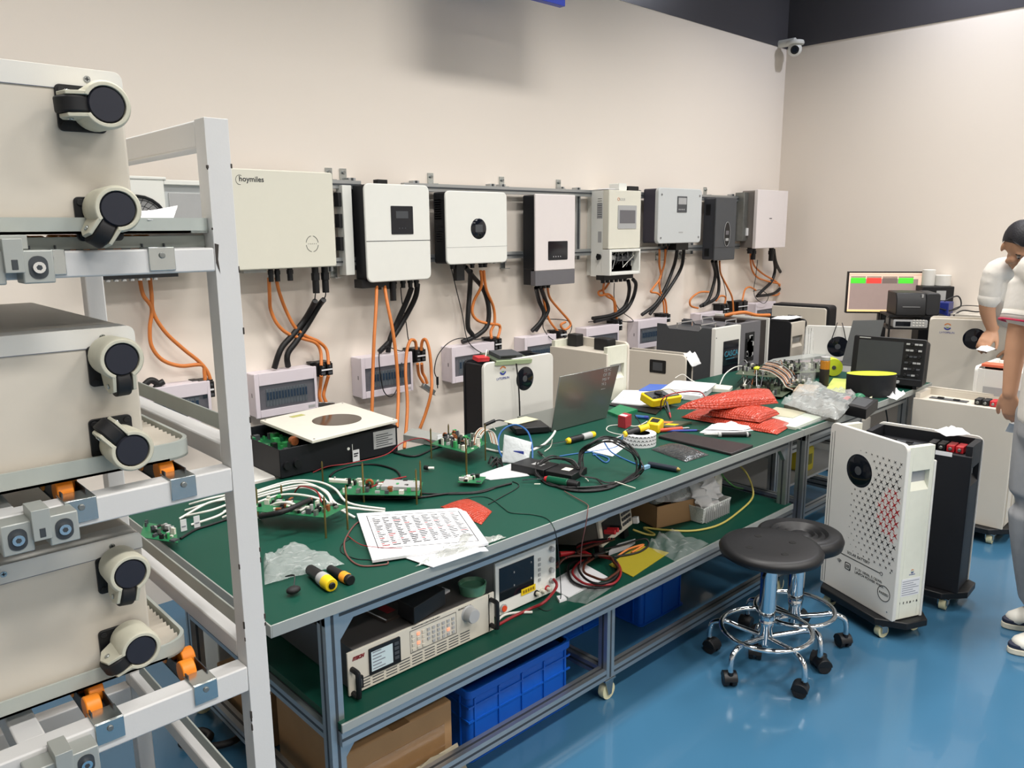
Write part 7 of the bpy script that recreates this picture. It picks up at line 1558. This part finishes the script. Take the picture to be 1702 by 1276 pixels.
# ================================================================= STOOLS
def stool(label, x, y, h, r, rot, ridged, rf=.165):
    t = thing('swivel_stool', label, 'stool', (x, y, 0), rot); L = dict(local=True)
    b = MB()
    if ridged:
        pr = [(.001, h-.012)]+[(r*(.12+.075*k), h-.012+(.006 if k % 2 else -.003)+.0012*k) for k in range(1, 9)]+[(r*.86, h+.004), (r*.95, h-.002), (r, h-.02), (r*.97, h-.045), (r*.9, h-.052), (.001, h-.052)]
    else: pr = [(.001, h-.006), (r*.5, h-.005), (r*.85, h-.001), (r*.94, h-.004), (r, h-.018), (r*.985, h-.034), (r*.9, h-.044), (.001, h-.044)]
    b.lathe(pr, LEATH, n=56)
    b.build('seat', t, ang=60, **L)
    if not ridged:
        for k in range(4):
            a = k*pi/2+.5; X = Matrix.Translation(Vector((r*.48*cos(a), r*.48*sin(a), h-.0038))); b = MB(); b.lathe([(.001, .0006), (.012, .0006), (.0135, -.001)], mat('deep_black_hole', '#030303', .8), n=16, X=X); b.build('seat_button', t, **L)
    b = MB(); b.lathe([(.001, h-.05), (.06, h-.05), (.06, h-.056), (.022, h-.06), (.022, h-.075), (.001, h-.075)], BLACK, n=20); b.cyl((.0, 0, h-.065), (-.14, .03, h-.075), .006, BLACK, n=8); b.build('seat_mount', t, **L)
    b = MB(); b.lathe([(.001, .09), (.018, .09), (.024, .1), (.024, .17), (.027, .175), (.027, .19), (.024, .195), (.024, .2)], CHROME, n=24); b.lathe([(.001, .2), (.031, .2), (.031, h-.08), (.001, h-.08)], CHROME, n=24); b.build('gas_column', t, **L)
    b = MB(); b.tube([(rf*cos(a*pi/20), rf*sin(a*pi/20), .155) for a in range(40)], .0095, CHROME, n=10, sub=1, closed=True); b.build('foot_ring', t, **L)
    for k in range(5):
        a = 2*pi*k/5; e = Vector((cos(a), sin(a), 0)); R_ = rf+.05
        b = MB(); b.tube([e*.02+Vector((0, 0, .125)), e*.1+Vector((0, 0, .135)), e*(rf-.01)+Vector((0, 0, .142)), e*(R_-.012)+Vector((0, 0, .125)), e*R_+Vector((0, 0, .09)), e*R_+Vector((0, 0, .055))], .0105, CHROME, n=10); lg = b.build('leg', t, **L)
        s = Vector((-e.y, e.x, 0)); rn = random.Random(k+int(x*100)); q = rn.uniform(0, 6.28); dr = Vector((cos(q), sin(q), 0)); ax = Vector((-dr.y, dr.x, 0)); c = e*R_+dr*.012+Vector((0, 0, .026))
        b = MB(); b.cyl(c-ax*.024, c-ax*.006, .026, BLACKR, n=20); b.cyl(c+ax*.006, c+ax*.024, .026, BLACKR, n=20)
        arc = [c+(dr*cos(w)+Vector((0, 0, 1))*sin(w))*.029 for w in [radians(d) for d in range(-10, 191, 20)]]
        arc = [c+(dr*cos(w)+Vector((0, 0, 1))*sin(w))*.0295 for w in [radians(d) for d in range(0, 181, 20)]]
        b.loft([[p-ax*.025 for p in arc]+[c-ax*.025], [p+ax*.025 for p in arc]+[c+ax*.025]], BLACK); b.cyl(e*R_+Vector((0, 0, .045)), e*R_+Vector((0, 0, .062)), .011, BLACK, n=10)
        b.build('caster', lg, local=True, bev=.002)
    return t
stool('black round stool with a smooth seat and four buttons, nearest to us', 2.575, 1.355, .497, .187, radians(32), False)
stool('black round stool with concentric seat rings, behind the smooth-seated one', 2.805, 1.36, .478, .165, radians(-52), True, .15)

# ================================================================= PEOPLE
def limb(mb, pts, rad, m, n=16, sub=5, flat_=None):
    "tapering limb; rad: radius or (across, along flat_) per point"
    P_ = smooth(pts, sub); R3 = smooth([Vector((r, r, 0)) if isinstance(r, (int, float)) else Vector((r[0], r[1], 0)) for r in rad], sub)
    k = len(P_); fd = Vector(flat_ or (0, 0, 1)); rings = []
    for i, p in enumerate(P_):
        t = (P_[min(i+1, k-1)]-P_[max(i-1, 0)]).normalized(); b_ = fd-t*fd.dot(t)
        if b_.length < .05: b_ = t.orthogonal()
        b_.normalize(); a = t.cross(b_); rings.append([p+a*(cos(2*pi*j/n)*R3[i].x)+b_*(sin(2*pi*j/n)*R3[i].y) for j in range(n)])
    t0 = (P_[0]-P_[1]).normalized(); t1 = (P_[-1]-P_[-2]).normalized()
    def cap(r, c, t, s): return [[c+(q-c)*.75+t*s*.55 for q in r], [c+(q-c)*.35+t*s*.85 for q in r]]
    s0, s1 = min(R3[0].x, R3[0].y), min(R3[-1].x, R3[-1].y)
    c0 = cap(rings[0], P_[0], t0, s0); c1 = cap(rings[-1], P_[-1], t1, s1)
    mb.loft([c0[1], c0[0]]+rings+c1, m)
def remesh(o, v, it=3):
    r = o.modifiers.new('surface', 'REMESH'); r.mode = 'VOXEL'; r.voxel_size = v; r.use_smooth_shade = True
    s = o.modifiers.new('smooth', 'SMOOTH'); s.iterations = it; s.factor = .5
def hand(mb, wrist, d, back, thumb, s, m, curl=.35, curls=None):
    "d: direction of the fingers, back: normal of the back of the hand, thumb: side the thumb leaves from"
    d = d.normalized(); back = (back-d*back.dot(d)).normalized(); th = (thumb-d*thumb.dot(d)-back*thumb.dot(back)).normalized()
    limb(mb, [wrist-d*.03*s, wrist, wrist+d*.045*s, wrist+d*.085*s], [(.026*s, .019*s), (.026*s, .018*s), (.040*s, .016*s), (.038*s, .013*s)], m, flat_=back)
    for k in range(4):
        base = wrist+d*(.083 if k in (1, 2) else .078)*s+th*((1.5-k)*.0195)*s; ln = (.072, .08, .074, .058)[k]*s; c = (curls[k] if curls else curl); pts = [base-d*.03*s, base]; dd = d
        for seg, f in enumerate((.45, .32, .23)):
            a = c*(.7+.45*seg); dd = (dd*cos(a)-back*sin(a)).normalized(); pts.append(pts[-1]+dd*ln*f)
        limb(mb, pts, [.0085*s, .0092*s, .0085*s, .0078*s, .0066*s], m, n=10, sub=3)
    b0 = wrist+d*.02*s+th*.022*s; d1 = (d*.75+th*.75-back*.25).normalized(); d2 = (d*.95+th*.25-back*.35).normalized()
    limb(mb, [b0-d*.01*s, b0+d1*.03*s, b0+d1*.045*s+d2*.022*s, b0+d1*.045*s+d2*.048*s], [.015*s, .0125*s, .0105*s, .0085*s], m, n=10, sub=3)
def head(mb, c, f, up, s, m):
    "skull, jaw, nose, brows, lips and ears; f = where the face looks"
    f = f.normalized(); up = (up-f*up.dot(f)).normalized(); l = up.cross(f); V = lambda a, b_, c_: c+f*a*s+l*b_*s+up*c_*s
    X = Matrix(((f.x, l.x, up.x, c.x), (f.y, l.y, up.y, c.y), (f.z, l.z, up.z, c.z), (0, 0, 0, 1)))
    mb.sph((0, 0, .03*s), .1*s, m, 18, (.98, .78, .92), X); mb.sph((.03*s, 0, -.045*s), .07*s, m, 14, (.85, .8, 1.0), X); mb.sph((.062*s, 0, -.088*s), .03*s, m, 10, (.9, 1.1, .8), X)
    limb(mb, [V(.092, 0, .02), V(.103, 0, -.005), V(.118, 0, -.03)], [.008*s, .010*s, .014*s], m, n=10); limb(mb, [V(.102, -.016, -.034), V(.108, 0, -.036), V(.102, .016, -.034)], [.007*s, .009*s, .007*s], m, n=8)
    limb(mb, [V(.085, -.04, .028), V(.097, -.018, .032), V(.099, 0, .028), V(.097, .018, .032), V(.085, .04, .028)], [.008*s]*5, m, n=8)
    for z in (-.06, -.068): limb(mb, [V(.088, -.02, z), V(.099, 0, z), V(.088, .02, z)], [.004*s, .0055*s, .004*s], m, n=8)
    for sg in (-1, 1): mb.sph((-.002*s, sg*.08*s, -.008*s), .03*s, m, 10, (.55, .28, 1), X); limb(mb, [V(.075, sg*.045, -.02), V(.06, sg*.055, -.045)], [.02*s, .018*s], m, n=8)
    return V, X
def eyes(V, X, s, par, f):
    for sg in (-1, 1):
        b = MB(); b.sph((.088*s, sg*.031*s, .010*s), .0085*s, mat('eye_white', '#a39a92', .3), 10, X=X); e = b.build('eye', par)
        b = MB(); b.sph((.0955*s, sg*.031*s, .008*s), .0045*s, BLACK, 8, X=X); b.build('iris', e)
        b = MB(); limb(b, [V(.089, sg*.018, .024), V(.097, sg*.031, .030), V(.086, sg*.045, .025)], [.0028*s]*3, HAIR, n=6); b.build('eyebrow', par)
def hair(mb, X, s, m, front=.055):
    rn = random.Random(4); rings = []
    for i in range(0, 13):
        t = radians(4+i*9.2); ring = []
        for j in range(28):
            a = 2*pi*j/28; lim = radians(62) if cos(a) > .35 else radians(108) if cos(a) < -.2 else radians(62+(.35-cos(a))/.55*40); tt = min(t, lim+.02*sin(j*3))
            r = .1*s*(1.10+.02*sin(j*5+i)); ring.append(X @ Vector((r*.99*sin(tt)*cos(a), r*.80*sin(tt)*sin(a), .03*s+r*.95*cos(tt))))
        rings.append(ring)
    mb.loft(rings, m)
# ---- the man bending over the battery (only his head, shoulder and one arm are in view)
pr = thing('person', 'person in white polo shirt bending over a battery, one hand on its top', 'person', (5.95, 1.35, 0))
hd = atD(1698, 408, 4.6); fA = Vector((-.62, -.40, -.68)); upA = Vector((-.45, -.25, .86))
shR, elR = atD(1656, 452, 4.74), atD(1641, 508, 4.8); hR = P(1642, 574, 'z', .925); wrR = hR+Vector((.06, -.0, .085))
neck = atD(1704, 440, 4.76); shL = neck+(neck-shR); shL.z = shR.z-.02; lat = (shR-shL).normalized(); chest = (neck*.45+(Vector((5.72, 1.36, 1.0))+lat*.14)*.55); pelv = Vector((5.98, 1.22, .93))+lat*.05
lat = (shR-shL).normalized()
b = MB(); head(b, hd, fA, upA, 1.18, SKIN)
limb(b, [hd-fA.normalized()*.03-Vector((-.02, 0, .05)), neck, chest], [.06, .065, .1], SKIN)
limb(b, [neck, shR, elR, wrR], [.06, .055, .046, .030], SKIN); limb(b, [neck, shL, shL+Vector((.05, 0, -.28)), shL+Vector((-.15, .1, -.45))], [.06, .055, .046, .03], SKIN)
hand(b, wrR, hR-wrR+Vector((-.03, .02, 0)), Vector((-.6, -.3, .8)), lat*-1, 1.05, SKIN, .45); hand(b, shL+Vector((-.15, .1, -.45)), Vector((-.3, .2, -.5)), Vector((-.6, -.3, .6)), lat, 1.0, SKIN)
limb(b, [chest, pelv], [(.16, .1), (.15, .1)], SKIN, flat_=(1, 0, .3))
for sg in (-1, 1): hp = pelv+lat*sg*.1; limb(b, [hp, hp+Vector((-.05, 0, -.42)), Vector((hp.x, hp.y, .09)), Vector((hp.x-.02, hp.y, .05))], [.09, .065, .042, .04], SKIN)
bo = b.build('body', pr); remesh(bo, .0065)
V, X = head(MB(), hd, fA, upA, 1.18, SKIN); eyes(V, X, 1.18, bo, fA)
b = MB(); hair(b, X, 1.18, HAIR); b.build('hair', pr, ang=80)
b = MB(); sl = shR+(elR-shR)*.78
limb(b, [neck+Vector((.02, 0, -.03)), shR+Vector((0, 0, .01)), sl], [.078, .066, .060], BSHIRT); sl2 = shL+Vector((.03, 0, -.2)); limb(b, [neck+Vector((.02, 0, -.03)), shL, sl2], [.085, .082, .075], BSHIRT)
limb(b, [neck+Vector((.03, 0, -.05)), chest, pelv+Vector((0, 0, .02))], [(.17, .11), (.20, .13), (.185, .13)], BSHIRT, flat_=(1, 0, .3), n=24); so = b.build('polo_shirt', pr); remesh(so, .009, 12)
b = MB(); limb(b, [sl-(sl-shR).normalized()*.012, sl+(sl-shR).normalized()*.012], [.0622, .0618], BSHIRT); b.build('sleeve_cuff', pr)
b = MB(); cn = (neck*.5+hd*.5-fA.normalized()*.02); ring = [neck+Vector((0, 0, .012))+lat*(.082*cos(a*pi/12))+Vector((-.7, -.35, -.15))*(.07*sin(a*pi/12)) for a in range(24)]; b.loft([ring, [p+Vector((.004, 0, .035))+(p-neck)*-.12 for p in ring]], BSHIRT, caps=False); cl = b.build('collar', pr); m_ = cl.modifiers.new('thickness', 'SOLIDIFY'); m_.thickness = .006
b = MB(); b.tube([p+Vector((.004, 0, .036))+(p-neck)*-.12 for p in ring], .003, mat('brown_trim', '#8a5a3c', .7), n=6, sub=1, closed=True); b.build('collar_trim', cl)
b = MB(); limb(b, [pelv+Vector((0, 0, .06)), pelv-Vector((0, 0, .06))], [(.18, .13), (.19, .14)], TROUS, flat_=(1, 0, 0))
for sg in (-1, 1): hp = pelv+lat*sg*.095; limb(b, [hp, hp+Vector((-.05, 0, -.42)), Vector((hp.x, hp.y, .08))], [.11, .085, .07], TROUS)
to_ = b.build('trousers', pr); remesh(to_, .01)
for sg in (-1, 1): hp = pelv+lat*sg*.1; b = MB(); limb(b, [Vector((hp.x+.06, hp.y+.02, .045)), Vector((hp.x-.1, hp.y-.02, .04)), Vector((hp.x-.18, hp.y-.04, .03))], [(.042, .042), (.045, .035), (.04, .025)], BLACK); b.build('shoe', pr)
b = MB(); b.sheet([P(1622, 581, 'z', .912), P(1640, 585, 'z', .910), P(1655, 580, 'z', .912), P(1636, 573, 'z', .914)], PAPER, 6, 6, .012, 3, .001); b.build('white_cloth', label='white cloth under the hand of the bending person', cat='cloth')
# ---- the person at the right picture edge
pr = thing('person', 'person in white polo and grey trousers, cut by the right picture edge', 'person', (3.60, .62, 0))
fB = Vector((-.73, .68, 0)); upz = Vector((0, 0, 1)); lB = upz.cross(fB)   # left hand side of the person, towards the camera
bc_ = P(1722, 1062, 'z', 0)
pel = bc_+Vector((0, 0, .92)); nk = bc_+Vector((0, 0, 1.46))+fB*.03; hdB = bc_+Vector((0, 0, 1.62))+fB*.08
shB = atD(1722, 452, 3.22); elB = atD(1692, 560, 3.25); wrB = atD(1678, 655, 3.28)
shB2 = nk-(shB-nk)*1; shB2.z = shB.z
b = MB(); head(b, hdB, fB+Vector((0, 0, -.35)), upz, 1.05, SKIN2); limb(b, [hdB-Vector((0, 0, .04))-fB*.03, nk, nk-Vector((0, 0, .15))], [.056, .06, .09], SKIN2)
limb(b, [nk-Vector((0, 0, .05)), shB, elB, wrB], [.06, .052, .043, .027], SKIN2); e2 = shB2+Vector((0, 0, -.29))+fB*.03; w2 = e2+Vector((0, 0, -.24))+fB*.08; limb(b, [nk-Vector((0, 0, .05)), shB2, e2, w2], [.06, .052, .043, .027], SKIN2)
hand(b, wrB, Vector((.04, -.02, -1))+fB*-.18, fB*.75+lB*.5, fB*.4-lB*.9, 1.0, SKIN2, .4, [.62, .55, .5, .45]); hand(b, w2, Vector((0, 0, -1)), -lB, fB, 1.0, SKIN2, .35)
limb(b, [nk-Vector((0, 0, .12)), bc_+Vector((0, 0, 1.15)), pel], [(.16, .1), (.14, .1), (.15, .11)], SKIN2, flat_=fB)
for sg in (-1, 1): hp = pel+lB*sg*.09; ft = bc_+lB*sg*.1+fB*(.05*sg-.045); limb(b, [hp, hp*.55+ft*.45+fB*.02, ft+Vector((0, 0, .08))], [.085, .06, .04], SKIN2)
bo = b.build('body', pr); remesh(bo, .005)
V, X = head(MB(), hdB, fB+Vector((0, 0, -.35)), upz, 1.05, SKIN2); eyes(V, X, 1.05, bo, fB); b = MB(); hair(b, X, 1.05, HAIR); b.build('hair', pr, ang=80)
b = MB(); sl = shB+(elB-shB)*.62; dn = (elB-shB).normalized(); limb(b, [nk-Vector((0, 0, .07)), shB+Vector((0, 0, .005)), sl], [.085, .078, .080], BSHIRT); s2 = shB2+(e2-shB2)*.6; limb(b, [nk-Vector((0, 0, .07)), shB2, s2], [.085, .078, .078], BSHIRT)
limb(b, [nk-Vector((0, 0, .10)), bc_+Vector((0, 0, 1.15)), pel+Vector((0, 0, -.02))], [(.18, .12), (.19, .135), (.19, .14)], BSHIRT, flat_=fB, n=24); so = b.build('polo_shirt', pr); remesh(so, .008, 4)
rg = lambda k, r: [sl+dn*k+(dn.orthogonal().normalized()*cos(a*pi/14)+dn.cross(dn.orthogonal().normalized())*sin(a*pi/14))*r for a in range(28)]
b = MB(); b.loft([rg(.0, .080), rg(.038, .083)], BSHIRT, caps=False); cu_ = b.build('sleeve_cuff', pr); m_ = cu_.modifiers.new('thickness', 'SOLIDIFY'); m_.thickness = .004
b = MB(); b.tube(rg(.042, .084), .0042, mat('red_trim', '#d0385a', .7), n=6, sub=1, closed=True); b.build('red_sleeve_edge', cu_)
b = MB(); b.tube(rg(.020, .0838), .0012, LGREY, n=5, sub=1, closed=True); b.build('seam', cu_)
b = MB(); limb(b, [pel+Vector((0, 0, .06)), pel-Vector((0, 0, .08))], [(.175, .13), (.185, .14)], TROUS, flat_=fB)
for sg in (-1, 1): hp = pel+lB*sg*.09; ft = bc_+lB*sg*.1+fB*(.05*sg-.045); limb(b, [hp, hp*.55+ft*.45+fB*.04, ft+Vector((0, 0, .14))+fB*.02], [.115, .10, .088], TROUS)
to_ = b.build('trousers', pr); remesh(to_, .009)
for sg in (-1, 1):
    ft = bc_+lB*sg*.1+fB*(.05*sg-.045); b = MB(); limb(b, [ft+Vector((0, 0, .062))-fB*.07, ft+Vector((0, 0, .058))+fB*.03, ft+Vector((0, 0, .040))+fB*.13], [(.045, .045), (.047, .042), (.040, .026)], mat('sneaker_white', '#d8d6cc', .5), n=18); sh_ = b.build('shoe', pr); 
    so_ = [(ft+fB*(.03+.145*cos(a*pi/12))+lB*(.05*sin(a*pi/12))) for a in range(24)]
    b = MB(); b.loft([[Vector((p.x, p.y, z)) for p in so_] for z in (.001, .026)], mat('sole_cream', '#d5d0bd', .5)); b.build('sole', sh_, bev=.004)
    b = MB(); so2 = [(ft+fB*(.03+.143*cos(a*pi/12))+lB*(.0505*sin(a*pi/12))) for a in range(24)]; b.loft([[Vector((p.x, p.y, z)) for p in so2] for z in (.026, .042)], mat('navy_suede', '#23283c', .6)); b.build('navy_panel', sh_, bev=.003)
    b = MB(); 
    for k in range(4): u = ft+fB*(.04+k*.02)+Vector((0, 0, .1-k*.01)); b.tube([u-lB*.03-Vector((0, 0, .01)), u, u+lB*.03-Vector((0, 0, .01))], .003, PAPER, n=6)
    b.build('laces', sh_)
b = MB(); b.sheet([wrB+Vector((0, 0, -.12))+lB*.02, wrB+Vector((0, 0, -.13))+lB*.02-fB*.05, wrB+Vector((0, 0, -.17))-fB*.05, wrB+Vector((0, 0, -.16))], PAPER, 5, 5, .01, 3, .001); b.build('tissue', label='small white tissue held in the hanging hand at the right edge', cat='tissue')
print('objects', len(bpy.data.objects))
